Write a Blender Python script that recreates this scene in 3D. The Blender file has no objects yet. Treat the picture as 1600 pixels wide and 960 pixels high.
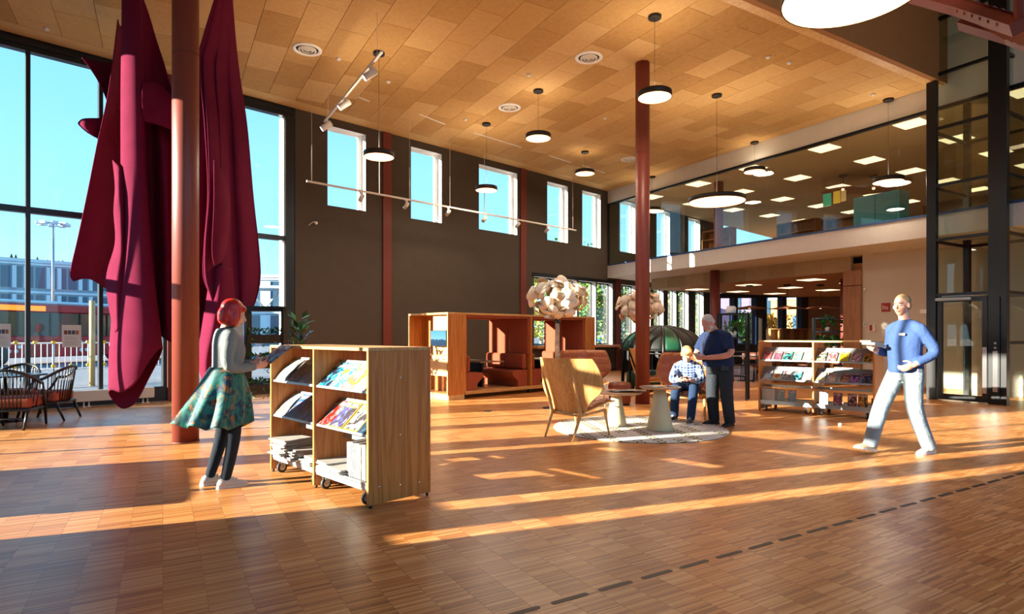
import bpy, math, random
from mathutils import Vector, Matrix
random.seed(11)
R = math.radians
scene = bpy.context.scene
col = scene.collection

# ------------------------------------------------------------------ camera
CAM_H, FOC, HOR = 1.37, 930.0, 523.0          # eye height (m), focal length and horizon row in the 1600x960 frame
cam_d = bpy.data.cameras.new('camera')
cam_d.sensor_width = 36.0
cam_d.lens = FOC / 1600 * 36
cam_d.shift_y = (HOR - 480) / 1600
cam_d.clip_end = 600
cam = bpy.data.objects.new('camera', cam_d)
cam.location = (0, 0, CAM_H)
cam.rotation_euler = (R(90), 0, 0)
col.objects.link(cam)
scene.camera = cam

# ------------------------------------------------------------------ light
SUN_AZ, SUN_EL = 20.0, 13.5                    # travel direction of the sun rays on the floor (deg from +X), elevation
SUN_D = Vector((math.cos(R(SUN_AZ)) * math.cos(R(SUN_EL)), math.sin(R(SUN_AZ)) * math.cos(R(SUN_EL)), -math.sin(R(SUN_EL))))
sun_l = bpy.data.lights.new('sun', 'SUN')
sun_l.energy = 19.0
sun_l.angle = R(0.5)
sun_l.color = (1.0, 0.90, 0.76)
sun = bpy.data.objects.new('sun', sun_l)
sun.rotation_euler = SUN_D.to_track_quat('-Z', 'Y').to_euler()
sun.location = (-30, -12, 20)
col.objects.link(sun)

world = bpy.data.worlds.new('world')
scene.world = world
world.use_nodes = True
wt = world.node_tree
bg = wt.nodes['Background']
tc = wt.nodes.new('ShaderNodeTexCoord')
sp = wt.nodes.new('ShaderNodeSeparateXYZ')
rp = wt.nodes.new('ShaderNodeValToRGB')
wt.links.new(tc.outputs['Generated'], sp.inputs[0])
wt.links.new(sp.outputs['Z'], rp.inputs[0])
wt.links.new(rp.outputs[0], bg.inputs[0])
rp.color_ramp.elements[0].position = 0.0
rp.color_ramp.elements[0].color = (0.52, 0.80, 0.95, 1)
rp.color_ramp.elements[1].position = 0.55
rp.color_ramp.elements[1].color = (0.12, 0.45, 0.92, 1)
e = rp.color_ramp.elements.new(0.16); e.color = (0.30, 0.68, 1.0, 1)
bg.inputs[1].default_value = 1.15

vs = scene.view_settings
vs.view_transform = 'Standard'
vs.look = 'None'
vs.gamma = 1.0
vs.use_curve_mapping = False
vs.exposure = 0.55
cy = scene.cycles
cy.use_denoising = True
cy.max_bounces = 10
cy.diffuse_bounces = 5
cy.glossy_bounces = 4
cy.transparent_max_bounces = 24
cy.sample_clamp_indirect = 6.0
cy.caustics_reflective = False
cy.caustics_refractive = False
cy.blur_glossy = 1.0

# ------------------------------------------------------------------ helpers
def lin(h):
    if isinstance(h, (tuple, list)):
        return (*h[:3], 1)
    h = h.lstrip('#')
    o = []
    for i in (0, 2, 4):
        c = int(h[i:i + 2], 16) / 255
        o.append(c / 12.92 if c <= 0.04045 else ((c + 0.055) / 1.055) ** 2.4)
    return (*o, 1)

def fl(u, v, z=0.0):
    """floor (or height z) point seen at a place of the 1600x960 frame"""
    Y = (CAM_H - z) * FOC / (v - HOR)
    return Vector(((u - 800) / FOC * Y, Y, z))

def dp(u, v, Y):
    return Vector(((u - 800) / FOC * Y, Y, CAM_H + (HOR - v) * Y / FOC))

def frame(o, deg):
    return Matrix.Translation(Vector((o[0], o[1], 0))) @ Matrix.Rotation(R(deg), 4, 'Z')

ANG_A = 43.2
FA = frame((-8.38, 11.13), ANG_A)              # window/dark wall: x along it, +y outside
FB = frame((3.61, 22.4), -59.6)                # balcony front: x along it towards the camera, +y into the storey
FL = frame((-9.25, 10.3), -59.6)               # sunny facade beside the camera: x along it, +y into the hall
ZC = 6.75                                      # hall ceiling

class MB:
    def __init__(s):
        s.v, s.f, s.m, s.s = [], [], [], []
        s.M = None
    def pt(s, p):
        p = Vector(p)
        if s.M is not None: p = s.M @ p
        s.v.append(p[:]); return len(s.v) - 1
    def face(s, idx, mi=0, smooth=False):
        s.f.append(tuple(idx)); s.m.append(mi); s.s.append(smooth)
    def poly(s, pts, mi=0, smooth=False):
        s.face([s.pt(p) for p in pts], mi, smooth)
    def box(s, x0, x1, y0, y1, z0, z1, mi=0, c=0.0):
        if x0 > x1: x0, x1 = x1, x0
        if y0 > y1: y0, y1 = y1, y0
        if z0 > z1: z0, z1 = z1, z0
        if c <= 0:
            i = [s.pt(p) for p in ((x0,y0,z0),(x1,y0,z0),(x1,y1,z0),(x0,y1,z0),(x0,y0,z1),(x1,y0,z1),(x1,y1,z1),(x0,y1,z1))]
            for q in ((0,3,2,1),(4,5,6,7),(0,1,5,4),(1,2,6,5),(2,3,7,6),(3,0,4,7)):
                s.face([i[k] for k in q], mi)
            return s
        c = min(c, (x1-x0)/2.01, (y1-y0)/2.01, (z1-z0)/2.01)
        X, Y, Z = (x0, x1), (y0, y1), (z0, z1)
        I = {}
        for a in (0, 1):
            for b in (0, 1):
                for d in (0, 1):
                    sx, sy, sz = (c if a == 0 else -c), (c if b == 0 else -c), (c if d == 0 else -c)
                    I[a,b,d,'x'] = s.pt((X[a], Y[b]+sy, Z[d]+sz))
                    I[a,b,d,'y'] = s.pt((X[a]+sx, Y[b], Z[d]+sz))
                    I[a,b,d,'z'] = s.pt((X[a]+sx, Y[b]+sy, Z[d]))
        def F(ks, flip=False):
            q = [I[k] for k in ks]
            if flip: q.reverse()
            s.face(q, mi)
        for a in (0, 1):
            F([(a,0,0,'x'),(a,1,0,'x'),(a,1,1,'x'),(a,0,1,'x')], a == 0)
            F([(0,a,0,'y'),(1,a,0,'y'),(1,a,1,'y'),(0,a,1,'y')], a == 1)
            F([(0,0,a,'z'),(1,0,a,'z'),(1,1,a,'z'),(0,1,a,'z')], a == 0)
        for a in (0, 1):
            for b in (0, 1):
                F([(a,b,0,'x'),(a,b,1,'x'),(a,b,1,'y'),(a,b,0,'y')], a != b)
                F([(a,0,b,'x'),(a,1,b,'x'),(a,1,b,'z'),(a,0,b,'z')], a == b)
                F([(0,a,b,'y'),(1,a,b,'y'),(1,a,b,'z'),(0,a,b,'z')], a != b)
                for d in (0, 1):
                    F([(a,b,d,'x'),(a,b,d,'y'),(a,b,d,'z')], (a + b + d) % 2 == 0)
        return s
    def rings(s, rings, closed=True, caps=True, mi=0, smooth=True, loop=False):
        idx = [[s.pt(p) for p in r] for r in rings]
        n = len(idx[0])
        m = len(idx)
        for k in range(m if loop else m - 1):
            a, b = idx[k], idx[(k + 1) % m]
            for j in range(n if closed else n - 1):
                j2 = (j + 1) % n
                s.face((a[j], a[j2], b[j2], b[j]), mi, smooth)
        if caps and closed and not loop:
            s.face(list(reversed(idx[0])), mi)
            s.face(idx[-1], mi)
        return s
    def tube(s, pts, r, n=8, caps=True, mi=0, smooth=True, loop=False, flat=1.0, up=None):
        pts = [Vector(p) for p in pts]
        m = len(pts)
        rs = r if isinstance(r, (list, tuple)) else [r] * m
        out = []
        prev = None
        for k in range(m):
            if loop: d = pts[(k + 1) % m] - pts[k - 1]
            else: d = pts[min(k + 1, m - 1)] - pts[max(k - 1, 0)]
            if d.length < 1e-9: d = Vector((0, 0, 1))
            d.normalize()
            if up is not None: a = Vector(up)
            elif prev is not None: a = prev
            else: a = Vector((0, 0, 1)) if abs(d.z) < 0.9 else Vector((1, 0, 0))
            a = a - d * a.dot(d)
            if a.length < 1e-6: a = d.orthogonal()
            a.normalize(); prev = a
            b = d.cross(a)
            out.append([pts[k] + a * (math.cos(t) * rs[k] * flat) + b * (math.sin(t) * rs[k]) for t in (2 * math.pi * j / n for j in range(n))])
        return s.rings(out, True, caps, mi, smooth, loop)
    def lathe(s, prof, n=24, c=(0, 0, 0), mi=0, smooth=True, caps=True, ax='z'):
        out = []
        for r, z in prof:
            ring = []
            for j in range(n):
                t = 2 * math.pi * j / n
                x, y = r * math.cos(t), r * math.sin(t)
                p = (x, y, z) if ax == 'z' else ((z, x, y) if ax == 'x' else (y, z, x))
                ring.append((c[0] + p[0], c[1] + p[1], c[2] + p[2]))
            out.append(ring)
        return s.rings(out, True, caps, mi, smooth)
    def prism(s, poly, z0, z1, mi=0, ax='z', smooth=False):
        def P(a, b, h):
            return (a, b, h) if ax == 'z' else ((h, a, b) if ax == 'x' else (b, h, a))
        lo = [s.pt(P(a, b, z0)) for a, b in poly]
        hi = [s.pt(P(a, b, z1)) for a, b in poly]
        s.face(list(reversed(lo)), mi); s.face(hi, mi)
        n = len(poly)
        for j in range(n):
            s.face((lo[j], lo[(j+1) % n], hi[(j+1) % n], hi[j]), mi, smooth)
        return s
    def ball(s, c, r, n=12, m=8, mi=0, rot=None):
        c = Vector(c)
        rx, ry, rz = r if isinstance(r, (tuple, list)) else (r, r, r)
        out = []
        for k in range(m + 1):
            ph = math.pi * (k / m) - math.pi / 2
            if k in (0, m): ph *= 0.995
            ring = []
            for j in range(n):
                t = 2 * math.pi * j / n
                p = Vector((rx * math.cos(ph) * math.cos(t), ry * math.cos(ph) * math.sin(t), rz * math.sin(ph)))
                if rot is not None: p = rot @ p
                ring.append(c + p)
            out.append(ring)
        return s.rings(out, True, True, mi, True)
    def mesh(s, name):
        me = bpy.data.meshes.new(name)
        me.from_pydata(s.v, [], s.f)
        me.polygons.foreach_set('material_index', s.m)
        me.polygons.foreach_set('use_smooth', s.s)
        me.update()
        return me
    def build(s, name, mats, parent=None, M=None, loc=None, rz=0.0):
        return obj(name, s.mesh(name), mats, parent, M, loc, rz)

def obj(name, me, mats, parent=None, M=None, loc=None, rz=0.0):
    o = bpy.data.objects.new(name, me)
    if mats is not None:
        for m in (mats if isinstance(mats, (list, tuple)) else [mats]):
            if m.name not in [x.name for x in me.materials if x]:
                me.materials.append(m)
    col.objects.link(o)
    if parent is not None: o.parent = parent
    if M is not None:
        o.matrix_basis = M
    elif loc is not None:
        o.location = loc; o.rotation_euler = (0, 0, rz)
    return o

def tag(o, label=None, cat=None, group=None, kind=None):
    if label: o['label'] = label
    if cat: o['category'] = cat
    if group: o['group'] = group
    if kind: o['kind'] = kind
    return o

def thing(name, label, cat, loc=(0, 0, 0), rz=0.0, group=None, M=None):
    o = bpy.data.objects.new(name, None)
    o.empty_display_size = 0.1
    col.objects.link(o)
    if M is not None: o.matrix_basis = M
    else:
        o.location = loc; o.rotation_euler = (0, 0, rz)
    return tag(o, label, cat, group)

def struct(name, mb, mats, M=None, parent=None, label=None):
    o = mb.build(name, mats, parent, M)
    if parent is None: o['kind'] = 'structure'
    if label: o['label'] = label
    return o

def dup(root, loc=None, rz=None, label=None, group=None):
    def cp(o, par):
        c = o.copy(); col.objects.link(c); c.parent = par
        for ch in list(o.children): cp(ch, c)
        return c
    r = cp(root, None)
    if loc is not None: r.location = loc
    if rz is not None: r.rotation_euler = (0, 0, rz)
    if label: r['label'] = label
    if group: r['group'] = group
    return r

# ------------------------------------------------------------------ materials
def new_mat(name):
    m = bpy.data.materials.new(name)
    m.use_nodes = True
    return m, m.node_tree, m.node_tree.nodes['Principled BSDF']

def nd(nt, t, **kw):
    n = nt.nodes.new(t)
    for k, v in kw.items():
        if k.startswith('i_'): n.inputs[k[2:].replace('_', ' ')].default_value = v
        elif k.startswith('n_'): n.inputs[int(k[2:])].default_value = v
        else: setattr(n, k, v)
    return n

def ramp(nt, stops, interp='LINEAR'):
    r = nt.nodes.new('ShaderNodeValToRGB')
    cr = r.color_ramp
    cr.interpolation = interp
    while len(cr.elements) < len(stops): cr.elements.new(0.5)
    for e, (p, c) in zip(cr.elements, stops):
        e.position = p; e.color = lin(c)
    return r

def plain(name, c, rough=0.5, metal=0.0, var=0.0, scale=8.0, bump=0.0, bscale=60.0, spec=None, sheen=0.0):
    m, nt, b = new_mat(name)
    b.inputs['Base Color'].default_value = lin(c)
    b.inputs['Roughness'].default_value = rough
    b.inputs['Metallic'].default_value = metal
    if spec is not None: b.inputs['Specular IOR Level'].default_value = spec
    if sheen: b.inputs['Sheen Weight'].default_value = sheen
    t = nd(nt, 'ShaderNodeTexCoord')
    if var:
        n = nd(nt, 'ShaderNodeTexNoise', i_Scale=scale, i_Detail=4.0)
        nt.links.new(t.outputs['Object'], n.inputs['Vector'])
        L = lin(c)
        rp_ = ramp(nt, [(0.3, tuple(x * (1 - var) for x in L[:3])), (0.7, tuple(min(1, x * (1 + var)) for x in L[:3]))])
        nt.links.new(n.outputs['Fac'], rp_.inputs[0]); nt.links.new(rp_.outputs[0], b.inputs['Base Color'])
    if bump:
        n2 = nd(nt, 'ShaderNodeTexNoise', i_Scale=bscale, i_Detail=3.0)
        nt.links.new(t.outputs['Object'], n2.inputs['Vector'])
        bp = nd(nt, 'ShaderNodeBump', i_Strength=bump, i_Distance=0.01)
        nt.links.new(n2.outputs['Fac'], bp.inputs['Height']); nt.links.new(bp.outputs[0], b.inputs['Normal'])
    return m

def wood(name, c1, c2, rough=0.4, axis='z', scale=1.0, coord='Object', ring=True):
    m, nt, b = new_mat(name)
    t = nd(nt, 'ShaderNodeTexCoord')
    mp = nd(nt, 'ShaderNodeMapping')
    s = {'x': (0.5, 9, 9), 'y': (9, 0.5, 9), 'z': (9, 9, 0.5)}[axis]
    mp.inputs['Scale'].default_value = tuple(k * scale for k in s)
    nt.links.new(t.outputs[coord], mp.inputs[0])
    n1 = nd(nt, 'ShaderNodeTexNoise', i_Scale=1.0, i_Detail=3.0, i_Distortion=1.2)
    n2 = nd(nt, 'ShaderNodeTexNoise', i_Scale=9.0, i_Detail=6.0, i_Roughness=0.7)
    nt.links.new(mp.outputs[0], n1.inputs['Vector']); nt.links.new(mp.outputs[0], n2.inputs['Vector'])
    mu = nd(nt, 'ShaderNodeMath', operation='MULTIPLY', n_1=9.0)
    nt.links.new(n1.outputs['Fac'], mu.inputs[0])
    si = nd(nt, 'ShaderNodeMath', operation='PINGPONG', n_1=1.0)
    nt.links.new(mu.outputs[0], si.inputs[0])
    mx = nd(nt, 'ShaderNodeMix', data_type='FLOAT')
    mx.inputs['Factor'].default_value = 0.55
    nt.links.new(si.outputs[0], mx.inputs[2]); nt.links.new(n2.outputs['Fac'], mx.inputs[3])
    r_ = ramp(nt, [(0.25, c1), (0.75, c2)])
    nt.links.new(mx.outputs[0], r_.inputs[0]); nt.links.new(r_.outputs[0], b.inputs['Base Color'])
    b.inputs['Roughness'].default_value = rough
    return m

def emit(name, c, s):
    m, nt, b = new_mat(name)
    b.inputs['Base Color'].default_value = lin(c)
    b.inputs['Emission Color'].default_value = lin(c)
    b.inputs['Emission Strength'].default_value = s
    return m

def glass_mat(name, tint=(0.93, 0.97, 0.95), refl=1.0, rough=0.0):
    m = bpy.data.materials.new(name); m.use_nodes = True
    nt = m.node_tree
    nt.nodes.clear()
    out = nd(nt, 'ShaderNodeOutputMaterial')
    tr = nd(nt, 'ShaderNodeBsdfTransparent'); tr.inputs[0].default_value = (*tint, 1)
    gl = nd(nt, 'ShaderNodeBsdfGlossy'); gl.inputs['Roughness'].default_value = rough
    fr = nd(nt, 'ShaderNodeFresnel', i_IOR=1.5)
    ge = nd(nt, 'ShaderNodeNewGeometry')           # same reflectance from either face of the thin pane
    io = nd(nt, 'ShaderNodeMath', operation='MULTIPLY_ADD', n_1=1 / 1.5 - 1.5, n_2=1.5)
    nt.links.new(ge.outputs['Backfacing'], io.inputs[0]); nt.links.new(io.outputs[0], fr.inputs['IOR'])
    mu = nd(nt, 'ShaderNodeMath', operation='MULTIPLY', n_1=refl); mu.use_clamp = True
    mix = nd(nt, 'ShaderNodeMixShader')
    nt.links.new(fr.outputs[0], mu.inputs[0]); nt.links.new(mu.outputs[0], mix.inputs[0])
    nt.links.new(tr.outputs[0], mix.inputs[1]); nt.links.new(gl.outputs[0], mix.inputs[2])
    nt.links.new(mix.outputs[0], out.inputs[0])
    return m

def floor_mat():
    m, nt, b = new_mat('parquet')
    g = nd(nt, 'ShaderNodeNewGeometry')
    mp = nd(nt, 'ShaderNodeVectorRotate', rotation_type='Z_AXIS')
    mp.inputs['Angle'].default_value = R(59.6)
    nt.links.new(g.outputs['Position'], mp.inputs['Vector'])
    sx = nd(nt, 'ShaderNodeSeparateXYZ'); nt.links.new(mp.outputs[0], sx.inputs[0])
    def mth(op, a, bb=None):
        n = nd(nt, 'ShaderNodeMath', operation=op)
        for i, x in enumerate((a, bb)):
            if x is None: continue
            if isinstance(x, (int, float)): n.inputs[i].default_value = x
            else: nt.links.new(x, n.inputs[i])
        return n.outputs[0]
    colu = mth('FLOOR', mth('DIVIDE', sx.outputs['Y'], 0.2))
    q = mth('ADD', sx.outputs['X'], mth('MULTIPLY', mth('FRACT', mth('MULTIPLY', colu, 0.37)), 0.3))
    row = mth('FLOOR', mth('DIVIDE', q, 0.0125))
    blk = mth('FLOOR', mth('DIVIDE', q, 0.3))
    def rnd(a, bb, s):
        c = nd(nt, 'ShaderNodeCombineXYZ'); nt.links.new(a, c.inputs[0]); nt.links.new(bb, c.inputs[1]); c.inputs[2].default_value = s
        w = nd(nt, 'ShaderNodeTexWhiteNoise', noise_dimensions='3D'); nt.links.new(c.outputs[0], w.inputs['Vector'])
        return w.outputs['Value']
    r1, r2 = rnd(colu, row, 1.5), rnd(colu, blk, 7.5)
    n = nd(nt, 'ShaderNodeTexNoise', i_Scale=1.0, i_Detail=5.0)
    mp2 = nd(nt, 'ShaderNodeMapping'); mp2.inputs['Scale'].default_value = (220, 14, 1)
    nt.links.new(mp.outputs[0], mp2.inputs[0]); nt.links.new(mp2.outputs[0], n.inputs['Vector'])
    f = mth('ADD', mth('ADD', mth('MULTIPLY', r1, 0.58), mth('MULTIPLY', r2, 0.2)), mth('MULTIPLY', n.outputs['Fac'], 0.3))
    rp_ = ramp(nt, [(0.12, '8c5628'), (0.38, 'b6743a'), (0.6, 'ca8a4a'), (0.9, 'dfac70')])
    nt.links.new(f, rp_.inputs[0])
    # joints between the strip columns
    fr = mth('FRACT', mth('DIVIDE', sx.outputs['Y'], 0.2))
    edge = mth('LESS_THAN', mth('ABSOLUTE', mth('SUBTRACT', fr, 0.5)), 0.495)
    mixc = nd(nt, 'ShaderNodeMix', data_type='RGBA'); nt.links.new(edge, mixc.inputs['Factor'])
    mixc.inputs[6].default_value = lin('9c6434'); nt.links.new(rp_.outputs[0], mixc.inputs[7])
    nt.links.new(mixc.outputs[2], b.inputs['Base Color'])
    rr = mth('ADD', mth('MULTIPLY', n.outputs['Fac'], 0.12), 0.27)
    nt.links.new(rr, b.inputs['Roughness'])
    b.inputs['Specular IOR Level'].default_value = 0.42
    return m

def panel_mat(name, stops, scale=14.0, rough=0.85):
    """fibre board: fine speckle plus a tone for each separate panel"""
    m, nt, b = new_mat(name)
    oi = nd(nt, 'ShaderNodeObjectInfo')
    g = nd(nt, 'ShaderNodeNewGeometry')
    n = nd(nt, 'ShaderNodeTexNoise', i_Scale=scale, i_Detail=8.0, i_Roughness=0.8)
    nt.links.new(g.outputs['Position'], n.inputs['Vector'])
    a = nd(nt, 'ShaderNodeMath', operation='MULTIPLY', n_1=0.42); nt.links.new(oi.outputs['Random'], a.inputs[0])
    c = nd(nt, 'ShaderNodeMath', operation='MULTIPLY_ADD', n_1=0.75); nt.links.new(n.outputs['Fac'], c.inputs[0]); nt.links.new(a.outputs[0], c.inputs[2])
    r_ = ramp(nt, stops); nt.links.new(c.outputs[0], r_.inputs[0]); nt.links.new(r_.outputs[0], b.inputs['Base Color'])
    b.inputs['Roughness'].default_value = rough
    b.inputs['Specular IOR Level'].default_value = 0.2
    return m

MT = {}
MT['parquet'] = floor_mat()
MT['ceiling'] = panel_mat('ceiling_board', [(0.25, 'a67c46'), (0.6, 'c49a60'), (0.95, 'd6b27c')])
MT['ceiling_dark'] = plain('ceiling_void', '3a2a1a', 0.9)
MT['darkwall'] = plain('dark_olive_wall', '463c2f', 0.75, var=0.06, scale=3)
MT['beige'] = plain('beige_plaster', 'd8d2c0', 0.8, var=0.03, scale=2)
MT['white'] = plain('white_paint', 'efece6', 0.5)
MT['offwhite'] = plain('off_white_metal', 'd8d2c6', 0.4)
MT['fascia'] = plain('fascia_plaster', 'dcd8d0', 0.8, var=0.02)
MT['frame'] = plain('dark_window_frame', '24292c', 0.35, metal=0.3)
MT['frame_black'] = plain('black_steel', '17181a', 0.35, metal=0.4)
MT['frame_blue'] = plain('blue_window_frame', '2c4b78', 0.4)
MT['red'] = plain('red_brown_paint', '7d392e', 0.42, var=0.03, scale=2)
MT['redwall'] = plain('red_brown_pilaster', '6e2a1c', 0.6)
MT['oak'] = wood('oak_veneer', 'ac6428', 'cc8640', 0.45)
MT['oak_h'] = wood('oak_veneer_lying', 'b9864a', 'd8a868', 0.4, axis='x')
MT['oak_light'] = wood('light_oak', 'c99a5c', 'dfba80', 0.45)
MT['ash'] = wood('ash_plywood', 'cc9450', 'e2b270', 0.45)
MT['ash_edge'] = plain('plywood_edge', 'ecd9b0', 0.6)
MT['veneer'] = panel_mat('pale_veneer', [(0.25, 'a8946e'), (0.9, 'c4b08a')], 6)
MT['woodwall'] = wood('wood_wall', '8d5a34', 'a7713f', 0.6)
MT['steel'] = plain('grey_steel', 'aab0b2', 0.3, metal=0.7)
MT['shelfmetal'] = plain('light_grey_shelf', '9aa3a3', 0.3, metal=0.35)
MT['chrome'] = plain('chrome', 'd5d8da', 0.15, metal=1.0)
MT['black'] = plain('black_plastic', '0f0f10', 0.45)
MT['rubber'] = plain('dark_rubber', '2a2b2d', 0.6)
MT['leather'] = plain('cognac_leather', 'a4582c', 0.38, var=0.12, scale=6, bump=0.15, bscale=120)
MT['leather_dark'] = plain('brown_leather', '7e3f22', 0.42, var=0.1, scale=6)
MT['rust'] = plain('rust_upholstery', '99482a', 0.85, var=0.06, scale=20, bump=0.1, bscale=300)
MT['lamp'] = emit('lamp_diffuser', 'ffdcb4', 0.95)
MT['lamp_rim'] = plain('dark_bronze_rim', '2a231d', 0.45, metal=0.4)
MT['panel_light'] = emit('ceiling_panel_light', 'ffdcae', 1.5)
MT['glass'] = glass_mat('window_glass', (0.98, 0.995, 0.99), 0.7)
MT['glass_bal'] = glass_mat('balcony_glass', (0.94, 0.96, 0.93), 1.0)
MT['glass_lift'] = glass_mat('lift_glass', (0.91, 0.95, 0.92), 1.0)
MT['paper'] = plain('white_paper', 'cfccc4', 0.8)
MT['news'] = plain('newsprint', 'aaa69d', 0.9, var=0.12, scale=40)
MT['green'] = plain('leaf_green', '2f6b2a', 0.45, var=0.4, scale=20)
MT['green_dark'] = plain('dark_leaf', '173f22', 0.35, var=0.35, scale=12)
MT['soil'] = plain('dark_planter', '3a2a18', 0.8)
# ================================================================== the setting
def wall_grid(mb, x0, x1, z0, z1, holes, ya, yb, mi_side=1):
    """upright slab between ya and yb with rectangular holes (xa, xb, za, zb)"""
    xs = sorted({x0, x1, *[h[0] for h in holes], *[h[1] for h in holes]})
    zs = sorted({z0, z1, *[h[2] for h in holes], *[h[3] for h in holes]})
    xs = [x for x in xs if x0 <= x <= x1]; zs = [z for z in zs if z0 <= z <= z1]
    def solid(i, j):
        if i < 0 or j < 0 or i >= len(xs) - 1 or j >= len(zs) - 1: return None
        cx, cz = (xs[i] + xs[i+1]) / 2, (zs[j] + zs[j+1]) / 2
        return not any(h[0] < cx < h[1] and h[2] < cz < h[3] for h in holes)
    for i in range(len(xs) - 1):
        for j in range(len(zs) - 1):
            if not solid(i, j): continue
            a, b, c, d = xs[i], xs[i+1], zs[j], zs[j+1]
            mb.poly([(a, ya, c), (b, ya, c), (b, ya, d), (a, ya, d)])
            mb.poly([(b, yb, c), (a, yb, c), (a, yb, d), (b, yb, d)])
            for di, dj, q in ((-1, 0, [(a, ya, c), (a, ya, d), (a, yb, d), (a, yb, c)]), (1, 0, [(b, ya, c), (b, yb, c), (b, yb, d), (b, ya, d)]),
                              (0, -1, [(a, ya, c), (a, yb, c), (b, yb, c), (b, ya, c)]), (0, 1, [(a, ya, d), (b, ya, d), (b, yb, d), (a, yb, d)])):
                sv = solid(i + di, j + dj)
                if sv is None or sv is False:
                    mb.poly(q, mi_side if sv is False else 0)
    return mb

SK = 0.2272                                    # skew of the dark wall against the balcony grid
# ---- floor, with the nearest parquet blocks built one by one
mb = MB()
mb.prism([(0, 0), (16, 0), (16, 31), (-SK * 31, 31)], -0.3, 0.0)
floor = struct('floor', mb, MT['parquet'], FL, label='oak strip parquet floor with sun streaks')
F0 = frame((0, 0), -59.6)
blocks = []
for c in range(-60, 60):
    off = (c * 0.37) % 1.0 * 0.3
    for k in range(-60, 40):
        x0, y0 = k * 0.3 - off, c * 0.2
        w = F0 @ Vector((x0 + 0.15, y0 + 0.1, 0))
        if w.y < 2.6: continue
        u, v = 800 + w.x / w.y * FOC, HOR + CAM_H * FOC / w.y
        if -25 < u < 1625 and v < 985: blocks.append((w.length, x0, y0))
blocks.sort()
mb = MB().box(0.0006, 0.2994, 0.0006, 0.1994, -0.004, 0.0008)
bme = mb.mesh('parquet_block'); bme.materials.append(MT['parquet'])
FLi = FL.inverted()
for d, x0, y0 in blocks[:300]:
    obj('parquet_block', bme, None, floor, FLi @ F0 @ Matrix.Translation((x0, y0, 0)))
# dashed row of slots let into the floor
slot = MB()
L_, r_ = 0.235, 0.017
pl = [(L_ / 2 - r_ + r_ * math.cos(a), r_ * math.sin(a)) for a in [R(-90 + 30 * k) for k in range(7)]] + \
     [(-L_ / 2 + r_ + r_ * math.cos(a), r_ * math.sin(a)) for a in [R(90 + 30 * k) for k in range(7)]]
slot.prism(pl, -0.003, 0.0022)
sme = slot.mesh('vent_slot'); sme.materials.append(plain('slot_black', '0c0a08', 0.5))
p0 = fl(826, 954); dC = (fl(1590, 742) - p0).normalized()
for k in range(-3, 25):
    o = obj('vent_slot', sme, None, floor)
    p = p0 + dC * (k * 0.3045 - 0.05)
    o.matrix_basis = FLi @ Matrix.Translation(p) @ Matrix.Rotation(math.atan2(dC.y, dC.x), 4, 'Z')
floor_outlet = MB().lathe([(0.075, 0.0), (0.075, 0.006), (0.06, 0.009), (0.02, 0.009)], 20).build('floor_outlet', MT['black'], None, loc=fl(762, 643))
tag(floor_outlet, 'round black floor outlet in the parquet before the booth', 'outlet')
door_mat_stop = MB().lathe([(0.03, 0), (0.03, 0.02), (0.022, 0.034), (0.008, 0.038)], 16).build('door_stop', MT['white'], None, loc=fl(1312, 665))
tag(door_mat_stop, 'small white dome on the floor before the low book shelf', 'door stop')

# ---- dark wall with its windows
UP = [(5.24, 6.29), (7.68, 8.72), (10.12, 11.72), (13.13, 14.17), (14.96, 16.0)]
UPB = [(17.2, 18.2), (19.7, 20.7), (22.2, 23.2)]
LOW = [(12.5, 13.55), (13.65, 14.65), (14.75, 15.72), (15.8, 16.72), (17.28, 18.2), (18.45, 19.25), (19.45, 20.2), (20.55, 21.2), (21.35, 22.2), (22.8, 23.5)]
holes = [(a, b, 4.57, 6.55) for a, b in UP + UPB] + [(a, b, 1.0, 3.3) for a, b in LOW]
mb = wall_grid(MB(), 4.42, 24.6, 0, 6.95, holes, 0.0, 0.26)
MT['reveal'] = plain('pale_reveal', 'dfe3e4', 0.7)
wall_left = struct('wall_left', mb, [MT['darkwall'], MT['reveal']], FA, label='dark olive wall with a row of small high windows')
def framed_window(n, a, b, z0, z1, y, fm, label, t=0.05, extra=None):
    m = MB()
    m.box(a, b, y, y + 0.07, z0, z0 + t).box(a, b, y, y + 0.07, z1 - t, z1).box(a, a + t, y, y + 0.07, z0 + t, z1 - t).box(b - t, b, y, y + 0.07, z0 + t, z1 - t)
    if extra:
        m.box(b - t - extra, b - t - extra + 0.04, y, y + 0.07, z0 + t, z1 - t)
    w = struct('window_%d' % n, m, fm, FA, label=label)
    MB().box(a + t, b - t, y + 0.03, y + 0.036, z0 + t, z1 - t).build('pane', MT['glass'], w)
    return w
ordn = ['first', 'second', 'third', 'fourth', 'fifth', 'sixth', 'seventh', 'eighth', 'ninth', 'tenth']
n = 1
for i, (a, b) in enumerate(UP):
    n += 1
    framed_window(n, a, b, 4.57, 6.55, 0.19, MT['white'], '%s high window from the left in the dark wall' % ordn[i], 0.04, 0.07)
for i, (a, b) in enumerate(UPB):
    n += 1
    framed_window(n, a, b, 4.57, 6.55, 0.19, MT['white'], '%s window behind the balcony glass upstairs' % ordn[i])
for i, (a, b) in enumerate(LOW):
    n += 1
    framed_window(n, a, b, 1.0, 3.3, 0.19, MT['frame'], '%s tall low window from the left behind the booth' % ordn[i], 0.045)
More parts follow.
